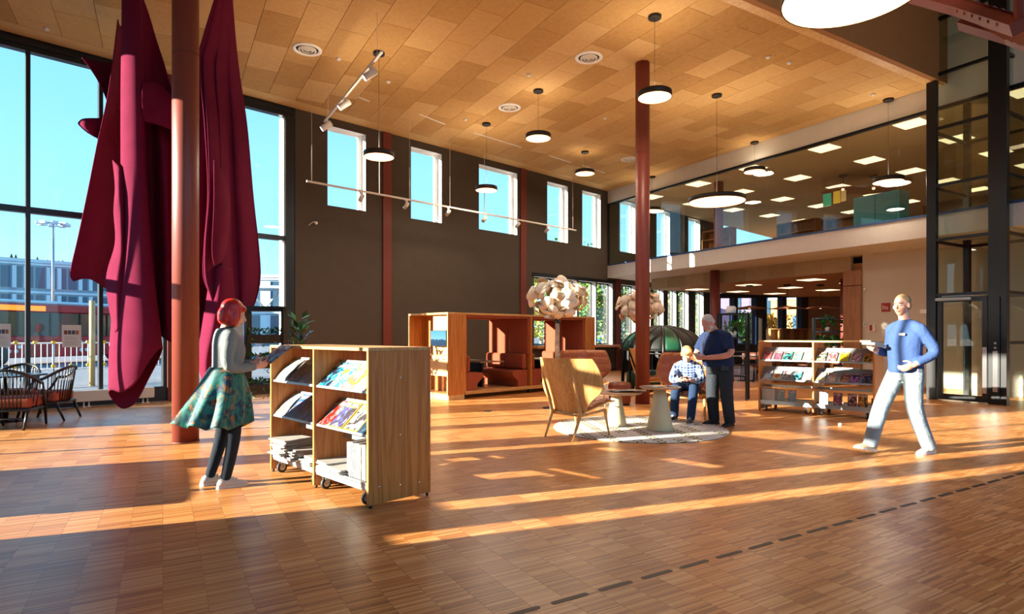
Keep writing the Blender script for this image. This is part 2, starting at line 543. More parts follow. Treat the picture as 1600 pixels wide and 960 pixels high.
# black head board over the low windows and an orange wooden sill
struct('trim_1', MB().box(12.4, 16.85, -0.03, 0.0, 3.3, 3.42), MT['frame_black'], FA, label='black head rail over the low windows')
for k, (a, b) in enumerate(((12.4, 16.85), (17.25, 24.4))):
    struct('trim_%d' % (2 + k), MB().box(a, b, -0.28, 0.0, 0.9, 0.99, c=0.01), wood('sill_wood_%d' % k, 'b06a2c', 'cc8440', 0.4, axis='x'), FA, label='orange wooden window sill under the low windows')
for k, t in enumerate((1.84, 6.91, 11.98, 17.05)):
    z1 = ZC if t < 16 else 3.5
    o = MB().box(t - 0.13, t + 0.13, -0.05, -0.002, 0.0, z1, c=0.008).build('pilaster', MT['redwall'], None, FA)
    tag(o, ['red-brown flat pilaster behind the left column', 'red-brown pilaster between the first two high windows', 'red-brown pilaster right of the third high window', 'short red-brown pilaster under the balcony corner'][k], 'pilaster', 'pilasters on the long wall')
struct('baseboard_left', MB().box(4.45, 24.5, -0.018, 0.0, 0.0, 0.09), MT['black'], FA, label='dark skirting of the olive wall')

# ---- glazed part of that wall
mb = MB()
mb.box(-1.2, 4.42, 0.0, 0.22, 0.0, 0.30).box(-1.2, 4.42, 0.0, 0.16, 6.51, 6.70).box(-1.2, 4.42, 0.02, 0.4, 6.70, 6.95)
mb.box(-1.2, 4.42, -0.03, 0.02, 6.60, 6.69)
w1 = struct('window_1', mb, MT['frame'], FA, label='tall glazed wall with dark mullions on the left')
MULL = [-1.17, -0.52, 0.58, 1.68, 2.78, 4.30]
for t in MULL:
    wd = 0.035 if t < 4 else 0.11
    MB().box(t - wd, t + wd, 0.0, 0.17, 0.30, 6.51, c=0.004).build('mullion', [MT['frame'], MT['reveal']], w1)
for a, b in zip(MULL[:-1], MULL[1:]):
    MB().box(a + 0.035, b - 0.035, 0.02, 0.15, 3.58, 3.69).build('transom', MT['frame'], w1)
    for z0, z1 in ((0.30, 3.58), (3.69, 6.51)):
        MB().box(a + 0.035, b - 0.035, 0.09, 0.096, z0, z1).build('pane', MT['glass'], w1)
MB().box(4.16, 4.192, 0.04, 0.3, 0.3, 6.5).build('reveal_strip', MT['reveal'], w1)
# long low convector before the glass
hr = thing('convector_heater', 'long pale convector heater on short feet below the glazing', 'heater', M=FA)
MB().box(-1.0, 1.45, -0.17, -0.06, 0.10, 0.31, c=0.01).build('casing', MT['offwhite'], hr)
for t in (-0.6, 0.33, 1.3):
    for d in (-0.04, 0.04):
        MB().lathe([(0.035, 0), (0.03, 0.01), (0.012, 0.015), (0.012, 0.105)], 12, (t + d, -0.115, 0)).build('foot', MT['white'], hr)

# ---- sunny facade beside the camera (mostly outside the frame): it shapes the sun streaks
mb = MB()
HL = [(2.35, 5.57, 0.12, 2.58), (2.35, 2.95, 2.72, 6.3), (2.95, 5.57, 2.72, 5.1), (6.03, 8.1, 0.12, 2.58), (6.03, 8.1, 2.72, 5.1),
      (0.08, 2.35, 0.85, 2.58), (0.08, 1.6, 2.72, 4.6), (1.6, 2.35, 2.72, 6.3), (8.1, 8.46, 1.15, 6.3), (8.85, 9.1, 1.0, 6.3)]
wall_grid(mb, 0.0, 16.0, 0.0, 9.6, HL, -0.25, 0.0)
struct('wall_right_side_of_corner', mb, [MT['darkwall'], MT['reveal']], FL, label='unseen glazed facade, openings shaped for the sun streaks').name = 'wall_front'
k = 30
for a, b, z0, z1 in HL:
    if b - a < 0.4: continue
    k += 1
    m = MB()
    nn = max(1, round((b - a) / 1.1))
    for j in range(nn + 1):
        x = a + (b - a) * j / nn
        m.box(x - 0.025, x + 0.025, -0.16, -0.05, z0, z1)
    w = struct('window_%d' % k, m, MT['frame'], FL, label='facade window bay beside the camera')
    MB().box(a, b, -0.11, -0.104, z0, z1).build('pane', MT['glass'], w)
# unseen low bench, put in for its wide shadow on the floor
bn = thing('window_bench', 'unseen low rounded bench added to shade the floor', 'bench', M=FL @ Matrix.Translation((6.65, 0.55, 0)))
pl = [(0.92 * math.copysign(abs(math.cos(a)) ** 0.6, math.cos(a)), 0.34 * math.copysign(abs(math.sin(a)) ** 0.7, math.sin(a))) for a in [2 * math.pi * j / 28 for j in range(28)]]
MB().prism(pl, 0.05, 0.42).build('seat', MT['rust'], bn)
MB().prism([(x * 1.0, y * 0.35 - 0.2) for x, y in pl], 0.42, 0.62).build('backrest', MT['rust'], bn)
MB().prism([(x * 0.9, y * 0.85) for x, y in pl], 0.0, 0.05).build('plinth', MT['black'], bn)

# ---- closing walls behind and right of the camera, high roof
FK = FL @ Matrix.Translation((16.0, 0, 0)) @ Matrix.Rotation(R(90), 4, 'Z')
BH = [(0.6 + 2.3 * i, 2.7 + 2.3 * i, z0, z1) for i in range(7) for z0, z1 in ((0.3, 4.4), (4.7, 9.0))]  # window openings added so sky light fills the hall
struct('wall_back', wall_grid(MB(), 0.0, 31.0, 0.0, 9.6, BH, -0.2, 0.0), [MT['beige'], MT['reveal']], FK, label='unseen wall behind the camera, windows added for sky light')
for i in range(7):
    struct('window_%d' % (70 + i), MB().box(0.6 + 2.3 * i, 2.7 + 2.3 * i, -0.1, -0.094, 0.3, 9.0), MT['glass'], FK, label='unseen window bay behind the camera, added for sky light')
mb = MB().box(7.2, 16.2, -0.3, 17.3, 9.5, 9.7)
struct('ceiling_high', mb, plain('high_roof', '9a6a3c', 0.8), FL, label='high roof over the entrance part')
struct('trim_5', MB().box(7.2, 7.32, 0.0, 17.2, ZC - 0.03, 9.5), plain('brown_bulkhead', '9c6a3a', 0.8, var=0.04), FL, label='brown upstand where the ceiling rises')
# ---- hall ceiling: dark void slab, boards hung one by one
struct('ceiling', MB().prism([(0, 0), (7.2, 0), (7.2, 17.2), (-SK * 17.2, 17.2)], ZC + 0.02, ZC + 0.25), MT['ceiling_dark'], FL, label='hall ceiling of square-cut fibre boards')
ceiling = bpy.data.objects['ceiling']
def clip(poly, f):
    out = []
    for i in range(len(poly)):
        a, b = poly[i], poly[(i + 1) % len(poly)]
        fa, fb = f(a), f(b)
        if fa >= 0: out.append(a)
        if fa * fb < 0:
            t = fa / (fa - fb)
            out.append((a[0] + (b[0] - a[0]) * t, a[1] + (b[1] - a[1]) * t))
    return out
PW, PD, g = 1.2, 0.6, 0.004
full = MB().box(g, PW - g, g, PD - g, 0, 0.02).mesh('ceiling_panel'); full.materials.append(MT['ceiling'])
for j in range(29):
    for i in range(-4, 6):
        x0, y0 = i * PW + 0.0 + (0.0 if j % 2 == 0 else 0.6), j * PD
        x1, y1 = x0 + PW, min(y0 + PD, 17.18)
        lim = lambda p: p[0] + SK * p[1] - 0.46
        if x0 >= 7.18: continue
        if all(lim(p) >= 0 for p in ((x0, y0), (x0, y1), (x1, y0), (x1, y1))) and x1 <= 7.18 and y1 - y0 > 0.59:
            obj('ceiling_panel', full, None, ceiling, Matrix.Translation((x0, y0, ZC)))
            continue
        pol = clip([(x0 + g, y0 + g), (x1 - g, y0 + g), (x1 - g, y1 - g), (x0 + g, y1 - g)], lim)
        pol = clip(pol, lambda p: 7.18 - p[0]) if pol else pol
        if len(pol) >= 3:
            MB().prism([(a - x0, b - y0) for a, b in pol], 0, 0.02).build('ceiling_panel', MT['ceiling'], ceiling, Matrix.Translation((x0, y0, ZC)))
MB().prism([(0.0, 0.0), (0.455, 0.0), (0.455 - SK * 17.2, 17.2), (-SK * 17.2, 17.2)], ZC - 0.002, ZC + 0.018).build('border_strip', MT['ceiling'], ceiling)
MB().box(7.05, 7.22, 0, 17.2, ZC - 0.035, ZC + 0.02).build('edge_trim', MT['oak_light'], ceiling)
# white slot diffusers along the window side
sl = MB().box(-0.5, 0.5, -0.012, 0.012, -0.016, -0.003).mesh('slot_diffuser')
for u0, v0, u1, v1, lb in ((560, 151, 577, 158, 'short white ceiling slot diffuser next to the short spot track'), (655, 178, 696, 194, 'white ceiling slot diffuser above the second high window'),
                       (740, 207, 815, 230, 'longest white ceiling slot diffuser, above the third high window'), (858, 243, 893, 254, 'white ceiling slot diffuser above the fourth high window'), (910, 258, 945, 270, 'white ceiling slot diffuser nearest the balcony corner')):
    a, b = fl(u0, v0, ZC), fl(u1, v1, ZC)
    o = obj('slot_diffuser', sl, MT['white'], None, Matrix.Translation((a + b) / 2) @ Matrix.Rotation(math.atan2(b.y - a.y, b.x - a.x), 4, 'Z') @ Matrix.Diagonal(((b - a).length, 1, 1, 1)))
    tag(o, lb, 'vent', 'slot diffusers')

# ---- balcony storey
def skew(x1, y0, y1, x_left=None):
    return [((-SK * y0) if x_left is None else x_left, y0), (x1, y0), (x1, y1), ((-SK * y1) if x_left is None else x_left, y1)]
XR = 19.0
struct('floor_upper', MB().prism(skew(XR, 0.0, 14), 3.5, 3.92), [MT['fascia']], FB, label='upper storey slab')
struct('trim_6', MB().box(0.0, XR, -0.03, 0.0, 3.5, 3.95), MT['fascia'], FB, label='pale balcony fascia')
struct('trim_7', MB().box(0.0, XR, -0.045, 0.06, 3.95, 4.0), MT['frame_blue'], FB, label='dark blue foot rail of the balcony glass')
struct('trim_8', MB().box(0.0, XR, -0.045, 0.06, 6.22, 6.28), MT['frame_black'], FB, label='black head rail of the balcony glass')
struct('trim_9', MB().box(0.0, 11.1, -0.02, 0.2, 6.28, ZC + 0.3).box(11.1, XR, -0.02, 0.2, 6.28, 9.6), MT['beige'], FB, label='beige bulkhead above the balcony glass')
bal = struct('window_40', MB().box(0.0, 0.05, -0.03, 0.05, 4.0, 6.22), MT['frame_black'], FB, label='glazed balcony front of the upper storey')
x = 0.05
step = 1.135
while x < XR - 0.1:
    MB().box(x + 0.006, min(x + step, XR) - 0.006, 0.0, 0.012, 4.0, 6.22).build('pane', MT['glass_bal'], bal)
    x += step
struct('ceiling_upper', MB().prism(skew(XR, 0.2, 14), 6.6, 6.95), plain('upper_ceiling', 'b08a60', 0.85), FB, label='upper storey ceiling')
struct('wall_upper_back', MB().box(-SK * 14, XR, 14, 14.2, 3.9, 6.95), plain('upper_back', '80634a', 0.8), FB, label='upper storey back wall')
struct('wall_upper_right', MB().box(XR, XR + 0.2, 0.0, 14, 0.0, 9.6), MT['beige'], FB, label='right end wall')
# rectangular panel lights upstairs
pm = MB().box(-0.3, 0.3, -0.3, 0.3, -0.012, 0.03).mesh('ceiling_light')
fmesh = MB().box(-0.32, 0.32, -0.32, 0.32, 0.0, 0.03).mesh('light_frame')
cnt = 0
rown = ['front', 'second', 'third', 'fourth', 'rearmost']
for jy, y in enumerate((1.55, 3.8, 6.15, 8.5, 10.8)):
    for jx, x in enumerate((0.7, 2.98, 5.2, 7.54, 9.8, 12.1, 14.4, 16.7)):
        if x < -SK * y + 0.5: continue
        t = thing('ceiling_light', 'square ceiling panel light upstairs, %s row from the glass, %s from the left' % (rown[jy], ordn[jx]), 'light', M=FB @ Matrix.Translation((x, y, 6.59)), group='panel lights of the upper storey')
        obj('light_frame', fmesh, MT['white'], t); obj('diffuser', pm, MT['panel_light'], t)
        cnt += 1

# ---- below the balcony
struct('trim_10', MB().box(0.53, 8.2, 1.7, 1.8, 3.09, 3.5), MT['veneer'], FB, label='pale veneer bulkhead under the balcony')
for i in range(9):
    a = 0.53 + i * 0.853
    MB().box(a + 0.004, a + 0.849, 1.685, 1.7, 3.09, 3.5).build('veneer_panel', MT['veneer'], bpy.data.objects['trim_10'])
struct('trim_11', MB().box(0.53, 0.63, 1.8, 9.5, 3.09, 3.5), MT['veneer'], FB, label='return of the veneer bulkhead')
struct('ceiling_lower', MB().box(0.53, XR, 1.8, 13.9, 3.09, 3.3), plain('lower_ceiling', 'c08a50', 0.8), FB, label='low wooden ceiling under the balcony')
struct('wall_right', MB().box(8.5, XR, 1.7, 1.9, 0, 3.5), MT['beige'], FB, label='beige plaster wall under the balcony')
struct('trim_12', MB().box(8.02, 8.5, 1.62, 1.95, 0, 2.68).box(8.02, 8.5, 1.62, 1.95, 2.70, 3.1), wood('pillar_veneer', '9a6a42', 'b58256', 0.5), FB, label='wood clad pillar beside the beige wall')
struct('baseboard_right', MB().box(8.5, 11.0, 1.68, 1.7, 0, 0.08), MT['oak'], FB, label='skirting of the beige wall')
# far wall of the lower room with tall windows (world frame: x along it)
P0, P1 = Vector((9.5, 27.9, 0)), Vector((20.0, 26.5, 0))
FF = Matrix.Translation(P0) @ Matrix.Rotation(math.atan2(P1.y - P0.y, P1.x - P0.x), 4, 'Z')
def ff_x(u):
    d = P1 - P0
    r = (u - 800) / FOC
    t = (r * P0.y - P0.x) / (d.x - r * d.y)
    return t * d.length
FW = [(1124, 1147), (1151, 1181), (1196, 1222), (1227, 1252)]
mb = wall_grid(MB(), 0.0, 10.5, 0.0, 3.3, [(ff_x(a), ff_x(b), 0.9, 3.08) for a, b in FW], 0.0, 0.3, 0)
struct('wall_far', mb, plain('far_wall_dark', '2a211b', 0.7), FF, label='dark far wall of the lower room')
for i, (a, b) in enumerate(FW):
    xa, xb = ff_x(a), ff_x(b)
    m = MB().box(xa, xa + 0.05, -0.06, 0.08, 0.9, 3.08).box(xb - 0.2, xb, -0.06, 0.08, 0.9, 3.08).box(xa, xb, -0.04, 0.06, 0.9, 0.96)
    w = struct('window_%d' % (50 + i), m, MT['frame_blue'], FF, label='%s far window with a blue frame in the lower room' % ordn[i])
    MB().box(xa + 0.05, xb - 0.2, 0.0, 0.006, 0.96, 3.08).build('pane', MT['glass'], w)
struct('trim_13', MB().box(ff_x(1262), 10.5, -0.1, 0.0, 0, 3.08), wood('far_wood', '7a4c28', '96632f', 0.6), FF, label='wood lined part of the far wall')

# ---- columns
def column(name, p, r, z0, z1, label, seam=True):
    t = thing(name, label, 'column', loc=(p[0], p[1], 0), group='round red-brown columns')
    MB().lathe([(r, z0), (r, z1)], 40).build('shaft', MT['red'], t)
    if seam: MB().lathe([(r + 0.004, z1 * 0.735), (r + 0.004, z1 * 0.735 + 0.006)], 40).build('joint', MT['red'], t)
    MB().lathe([(r + 0.006, z0), (r + 0.006, z0 + 0.012)], 40).build('base_ring', MT['redwall'], t)
    return t
column('round_column', fl(290, 690), 0.155, 0, ZC, 'thick red-brown round column in front of the hanging felt')
column('round_column', fl(1004, 631), 0.14, 0, ZC, 'slender red-brown round column beside the lounge chairs')
pc = dp(1117, 500, 19.8)
column('round_column', pc, 0.155, 0, 3.5, 'red-brown round column under the balcony behind the standing man', False)
o = MB().lathe([(0.155, 3.92), (0.155, 6.6)], 32).build('round_column', MT['red'], None, loc=(pc.x + 0.35, pc.y + 0.65, 0))
tag(o, 'red-brown round column upstairs behind the balcony glass', 'column', 'round red-brown columns')
pc = dp(1321, 500, 18.5)
column('round_column', pc, 0.14, 0, 3.09, 'dark red column beside the wood clad pillar', False)

# ---- outside ground
struct('ground', MB().box(-200, 200, -120, 260, -0.6, -0.05), plain('asphalt', '6f757a', 0.9, var=0.1, scale=0.4), None, label='paved ground outside')
# ================================================================== lamps and ceiling fittings
def pendant(u, vc, vl, diam, label, zc=ZC, pos=None, lz=None, power=55.0, rim=0.1):
    if pos is None:
        p = fl(u, vc, zc); z = CAM_H + (HOR - vl) * p.y / FOC
    else:
        p = Vector(pos); z = lz
    t = thing('pendant_lamp', label, 'lamp', loc=(p.x, p.y, zc), group='round pendant lamps')
    dz = z - zc
    r = diam / 2
    can = MB().lathe([(0.11, -0.004), (0.11, -0.045), (0.1, -0.05)], 24).build('canopy', MT['lamp_rim'], t)
    MB().tube([(0, 0, -0.05), (0, 0, dz + rim + 0.02)], 0.003 if diam < 1 else 0.004, 6).build('cable', MT['black'], t)
    MB().lathe([(0.03, dz + rim), (0.03, dz + rim + 0.025), (0.01, dz + rim + 0.035)], 14).build('cable_gland', MT['lamp_rim'], t)
    MB().lathe([(r * 0.2, dz + rim), (r - 0.006, dz + rim), (r, dz + rim - 0.006), (r, dz), (r - 0.012, dz), (r - 0.012, dz + 0.01)], 40, caps=False).build('rim', MT['lamp_rim'], t)
    MB().lathe([(0.01, dz + 0.004), (r - 0.012, dz + 0.004)], 40, caps=True).build('diffuser', MT['lamp'], t)
    # upward light added to brighten ceiling and hall; downward one at the diffuser
    for up in (True, False):
        if not up and diam > 1: continue
        l = bpy.data.lights.new('pendant_light', 'AREA'); l.shape = 'DISK'; l.size = diam * 0.9
        l.energy = min(power, 17.0 * dz * dz) * 0.36 if up else 42.0
        l.color = (1.0, 0.84, 0.64)
        lo = bpy.data.objects.new('pendant_light', l); col.objects.link(lo); lo.parent = t
        lo.location = (0, 0, dz + rim + 0.05 if up else dz + 0.003)
        if up: lo.rotation_euler = (R(180), 0, 0)
    return t
PEND = [(1023, 25, 153, 0.57, 'pendant lamp overlapping the slender red column'), (841, 141, 217, 0.56, 'pendant lamp above the tree lamp, left of the slender column'),
        (760, 193, 298, 0.56, 'low pendant lamp in front of the third high window'), (592, 82, 246, 0.58, 'low pendant lamp beside the first high window'),
        (914, 237, 272, 0.57, 'small pendant lamp high above the fifth high window'), (1120, 148, 316, 1.23, 'extra wide pendant lamp before the balcony glass'),
        (1179, 222, 269, 0.57, 'small pendant lamp near the top edge of the balcony glass'), (1388, 155, 285, 0.64, 'pendant lamp next to the lift shaft'),
        (1019, 276, 330, 0.57, 'far pendant lamp half hidden by the slender red column')]
for u, vc, vl, d, lb in PEND:
    pendant(u, vc, vl, d, lb, power=60 if d < 1 else 110)
pendant(0, 0, 0, 1.23, 'large glowing disc lamp cut by the top edge of the picture', zc=9.5, pos=(3.2, 5.6, 0), lz=4.56, power=260, rim=0.12)

def spot(parent, p, aim, mi=MT['offwhite'], L=0.19, r=0.048):
    """spot head hanging from a track: adaptor, stem, can, lens"""
    p = Vector(p); a = Vector(aim).normalized()
    MB().box(p.x - 0.03, p.x + 0.03, p.y - 0.02, p.y + 0.02, p.z - 0.035, p.z).build('adaptor', mi, parent)
    MB().tube([p, p + Vector((0, 0, -0.13))], 0.012, 8).build('stem', mi, parent)
    c = p + Vector((0, 0, -0.13))
    h = MB().tube([c - a * L * 0.45, c - a * L * 0.43, c + a * L * 0.5], [r * 0.8, r, r], 16).build('spot_head', mi, parent)
    MB().tube([c + a * (L * 0.5), c + a * (L * 0.5 + 0.004)], r * 0.85, 16).build('lens', MT['lens'], h)
MT['lens'] = emit('spot_lens', 'e8ecff', 3.0)
# long suspended track parallel to the dark wall
tr = thing('track_light', 'long pale suspended spot track in front of the high windows', 'track light', M=FA @ Matrix.Translation((0, -1.5, 4.67)))
MB().box(4.04, 12.87, -0.018, 0.018, -0.02, 0.02).build('rail', MT['offwhite'], tr)
MB().box(4.03, 4.05, -0.02, 0.02, -0.022, 0.022).build('end_cap', MT['white'], tr)
def tr_t(u):
    r = (u - 800) / FOC
    return (7.353 + r * 10.037) / (0.729 - r * 0.6845)
for u in (487, 593, 640, 703, 757, 895):
    MB().tube([(tr_t(u), 0, 0.02), (tr_t(u), 0, 2.06)], 0.0035, 6).build('suspension_rod', MT['offwhite'], tr)
    MB().tube([(tr_t(u), 0, 0.02), (tr_t(u), 0, 0.8 if u < 800 else 0.4)], 0.011, 8).build('sleeve', MT['offwhite'], tr)
for u in (565, 635, 700, 757, 809, 855):
    spot(tr, (tr_t(u), 0, -0.02), (0.1, 0.9, -0.55))
a, b = fl(597, 80, 6.0), fl(507, 190, 6.0)
tk = thing('track_light', 'short spot track hanging near the ceiling beside the felt', 'track light', M=Matrix.Translation(a) @ Matrix.Rotation(math.atan2(b.y - a.y, b.x - a.x), 4, 'Z'))
Lk = (b - a).length
MB().box(0, Lk, -0.02, 0.02, -0.02, 0.02).build('rail', MT['offwhite'], tk)
for x in (0.25, Lk - 0.3):
    MB().tube([(x, 0, 0.02), (x, 0, 0.74)], 0.004, 6).build('suspension_rod', MT['offwhite'], tk)
for f in (0.16, 0.58, 0.95):
    spot(tk, (Lk * f, 0, -0.02), (0.25, 0.75, -0.6), L=0.26, r=0.062)

for u, v, lb in ((480, 77, 'round ceiling diffuser right of the hanging felt'), (920, 90, 'round ceiling diffuser left of the slender column top'), (796, 168, 'round ceiling diffuser between two pendant lamps'), (984, 249, 'round ceiling diffuser right behind the slender column')):
    p = fl(u, v, ZC)
    t = thing('ceiling_diffuser', lb, 'vent', loc=p, group='round ceiling diffusers')
    MB().lathe([(0.27, -0.002), (0.27, -0.012), (0.22, -0.03), (0.2, -0.004)], 32, caps=False).build('outer_ring', MT['white'], t)
    for k, r in enumerate((0.17, 0.115, 0.06)):
        MB().lathe([(r, -0.012), (r, -0.022), (r - 0.035, -0.045), (r - 0.04, -0.03)], 28, caps=False).build('cone_ring', MT['offwhite'], t)
    MB().lathe([(0.2, -0.003), (0.01, -0.003)], 24).build('throat', MT['black'], t)
det = [(529, 91, 'beside the round diffuser near the felt'), (607, 127, 'right of the short spot track'), (73, 44, 'near the left edge of the ceiling'), (826, 116, 'above the middle pendant lamp'),
       (727, 186, 'left of the middle round diffuser'), (1233, 97, 'right of the centre of the ceiling'), (1200, 88, 'left of its twin at the right of the ceiling'), (945, 184, 'left of the slender column'), (1364, 147, 'beside the lift pendant canopy')]
dm = MB().lathe([(0.05, -0.002), (0.05, -0.015), (0.035, -0.04), (0.01, -0.045)], 16).mesh('smoke_detector')
for u, v, lb in det:
    tag(obj('smoke_detector', dm, MT['offwhite'], None, loc=fl(u, v, ZC)), 'small white ceiling detector ' + lb, 'detector', 'ceiling detectors')

# small camera on a curved arm on the dark wall
wc = thing('wall_camera', 'tiny white wall camera on a curved arm high on the dark wall', 'camera', M=FA @ Matrix.Translation((4.75, 0, 4.05)))
MB().tube([(0.16, -0.002, 0.03), (0.16, -0.05, 0.03), (0.1, -0.1, 0.05), (0.02, -0.12, 0.0), (-0.05, -0.12, -0.06)], 0.008, 8).build('arm', MT['offwhite'], wc)
MB().ball((0.17, -0.05, 0.03), 0.04).build('camera_head', MT['white'], wc)

# ================================================================== hanging felt sculpture
def cr(p, t):
    n = len(p) - 1
    f = t * n; i = min(int(f), n - 1); f -= i
    a, b, c, d = p[max(i - 1, 0)], p[i], p[i + 1], p[min(i + 2, n)]
    return 0.5 * ((2 * b) + (c - a) * f + (2 * a - 5 * b + 4 * c - d) * f * f + (3 * b - a - 3 * c + d) * f ** 3)
def felt(root, name, rows, ns=28, nr=46, Y0=9.3, closed=False, thick=0.012, ripple=0.0, waves=2.5):
    """cloth through rows of (u, v, depth offset)"""
    G = [[dp(u, v, Y0 + d) for u, v, d in r] for r in rows]
    if closed: G = [r + [r[0]] for r in G]
    A = [[cr(r, j / ns) for j in range(ns + 1)] for r in G]
    B = []
    for k in range(nr + 1):
        B.append([cr([A[i][j] for i in range(len(A))], k / nr) for j in range(ns + 1)])
    if ripple:
        for k, r in enumerate(B):
            for j, p in enumerate(r):
                p.y += ripple * math.sin(2 * math.pi * waves * j / ns + 1.5 * k / nr) * min(1, k / nr * 3)
    o = MB().rings(B, False, False, 0, True).build(name, MT['felt'], root)
    md = o.modifiers.new('thick', 'SOLIDIFY'); md.thickness = thick; md.offset = 0
    return o
MT['felt'] = plain('burgundy_felt', '661934', 0.95, var=0.08, scale=5, bump=0.25, bscale=250, spec=0.1)
fs = thing('felt_sculpture', 'huge burgundy felt sculpture hanging in folds from the ceiling', 'sculpture', loc=(-5.4, 9.3, 0))
FSI = Matrix.Translation((5.4, -9.3, 0))
def fe(*a, **k):
    o = felt(fs, *a, **k); o.matrix_basis = FSI; return o
def ring(uc, vc, ru, rY, tilt=0.0, near=0.0, n=12, twist=0.0, sq=1.0):
    out = []
    for j in range(n):
        a = 2 * math.pi * j / n + twist
        cu, cd = math.cos(a), math.sin(a)
        out.append((uc + ru * cu, vc - tilt * cu + near * cd, rY * cd))
    return out
def ringo(uc, vc, ru, rY, near, k, n=12):
    """rim of the scroll: cut obliquely with a blunt lower end"""
    out = []
    for j in range(n):
        a = 2 * math.pi * j / n
        x = math.cos(a)
        kn = [(-1.0, 22), (-0.5, 34), (0.0, 22), (0.5, -14), (1.0, -48)]
        for (x0, o0), (x1, o1) in zip(kn[:-1], kn[1:]):
            if x <= x1 + 1e-6:
                off = o0 + (o1 - o0) * (x - x0) / (x1 - x0); break
        out.append((uc + ru * x, vc + k * off + near * math.sin(a), rY * math.sin(a)))
    return out
# lit scroll, open at its foot
fe('felt_scroll', [ring(206, -45, 15, 0.12), ring(206, 60, 16, 0.14), ring(207, 150, 18, 0.16), ring(208, 250, 19, 0.17), ring(211, 340, 22, 0.2), ring(212, 405, 26, 0.24),
     ring(211, 460, 33, 0.3), ring(211, 520, 39, 0.34, 12, 6), ringo(211, 560, 41, 0.34, 9, 0.6), ringo(212, 592, 42, 0.3, 15, 1.0)], closed=True, ns=44)
fe('felt_fold', [[(176, 250, -.02), (184, 258, -.12), (190, 262, -0.1), (196, 262, 0.0)], [(180, 290, -.1), (185, 300, -.2), (192, 300, -.15), (198, 300, 0)], [(178, 330, -.15), (184, 335, -.2), (191, 340, -.2), (198, 340, 0)], [(180, 380, -.1), (186, 390, -.2), (192, 395, -.2), (200, 395, 0)], [(166, 440, -.1), (176, 440, -.2), (186, 440, -.25), (200, 440, -.1)], [(178, 520, -.1), (180, 520, -.2), (186, 515, -.25), (200, 500, -.1)]])
# big dark sheet at the left
fe('felt_sheet', [[(184, 30, 0.40), (187, 40, 0.60), (192, 40, 0.80), (205, 40, 0.95)], [(170, 140, 0.25), (178, 140, 0.45), (188, 140, 0.70), (208, 140, 0.90)],
     [(152, 225, 0.15), (165, 225, 0.40), (182, 225, 0.70), (214, 225, 0.90)], [(137, 300, 0.10), (155, 300, 0.35), (180, 300, 0.70), (216, 300, 0.95)],
     [(122, 370, 0.05), (146, 370, 0.30), (176, 370, 0.70), (220, 370, 0.95)], [(110, 425, 0.00), (136, 428, 0.30), (172, 425, 0.70), (222, 420, 0.95)],
     [(115, 440, 0.02), (140, 436, 0.30), (174, 455, 0.65), (224, 470, 0.90)]])
fe('felt_fold', [[(160, 430, 0.40), (172, 432, 0.30), (184, 420, 0.40)], [(163, 440, 0.40), (174, 445, 0.25), (186, 440, 0.40)], [(172, 452, 0.40), (178, 458, 0.30), (188, 462, 0.50)]], ns=14, nr=14)
fe('felt_spike', [[(128, 90, 0.10), (140, 93, 0.30), (160, 97, 0.60), (190, 100, 0.80)], [(143, 110, 0.20), (152, 112, 0.40), (168, 112, 0.60), (192, 115, 0.80)], [(158, 135, 0.30), (163, 138, 0.45), (175, 138, 0.60), (194, 140, 0.80)], [(170, 165, 0.40), (173, 168, 0.50), (182, 170, 0.60), (196, 175, 0.80)]], ns=16, nr=18)
fe('felt_spike', [[(122, 192, 0.20), (130, 186, 0.20), (150, 185, 0.40), (185, 186, 0.70)], [(124, 196, 0.20), (133, 196, 0.10), (152, 196, 0.30), (185, 200, 0.70)], [(135, 206, 0.30), (142, 208, 0.20), (155, 210, 0.35), (185, 215, 0.70)], [(148, 214, 0.40), (152, 216, 0.30), (160, 222, 0.50), (185, 230, 0.70)]], ns=16, nr=14)
# drape slung between the two hanging points
fe('felt_drape', [[(216, -20, .1), (232, 20, .25), (252, 85, .4), (285, 175, .5), (312, 105, .45), (332, 45, .35), (350, -20, .2)],
     [(218, 100, .15), (234, 120, .35), (250, 150, .5), (285, 210, .6), (312, 190, .5), (334, 150, .4), (352, 100, .2)],
     [(222, 240, .2), (238, 240, .5), (256, 250, .3), (285, 270, .7), (310, 270, .35), (332, 250, .55), (354, 240, .2)],
     [(226, 380, .25), (240, 380, .55), (262, 390, .35), (285, 400, .75), (308, 395, .35), (330, 380, .6), (352, 380, .25)],
     [(234, 470, .2), (246, 490, .5), (262, 500, .3), (285, 520, .6), (304, 510, .3), (322, 490, .55), (346, 470, .2)],
     [(240, 500, .15), (252, 525, .4), (268, 536, .25), (285, 550, .5), (302, 540, .25), (318, 520, .5), (340, 500, .2)]], ns=48, nr=44)
fe('felt_band', [[(222, 130, -.1), (244, 128, .05), (268, 150, .2), (300, 180, .4)], [(222, 160, -.15), (244, 160, .0), (268, 172, .15), (300, 205, .4)], [(224, 190, -.05), (246, 195, .08), (270, 205, .22), (300, 225, .45)]], ns=16, nr=12)
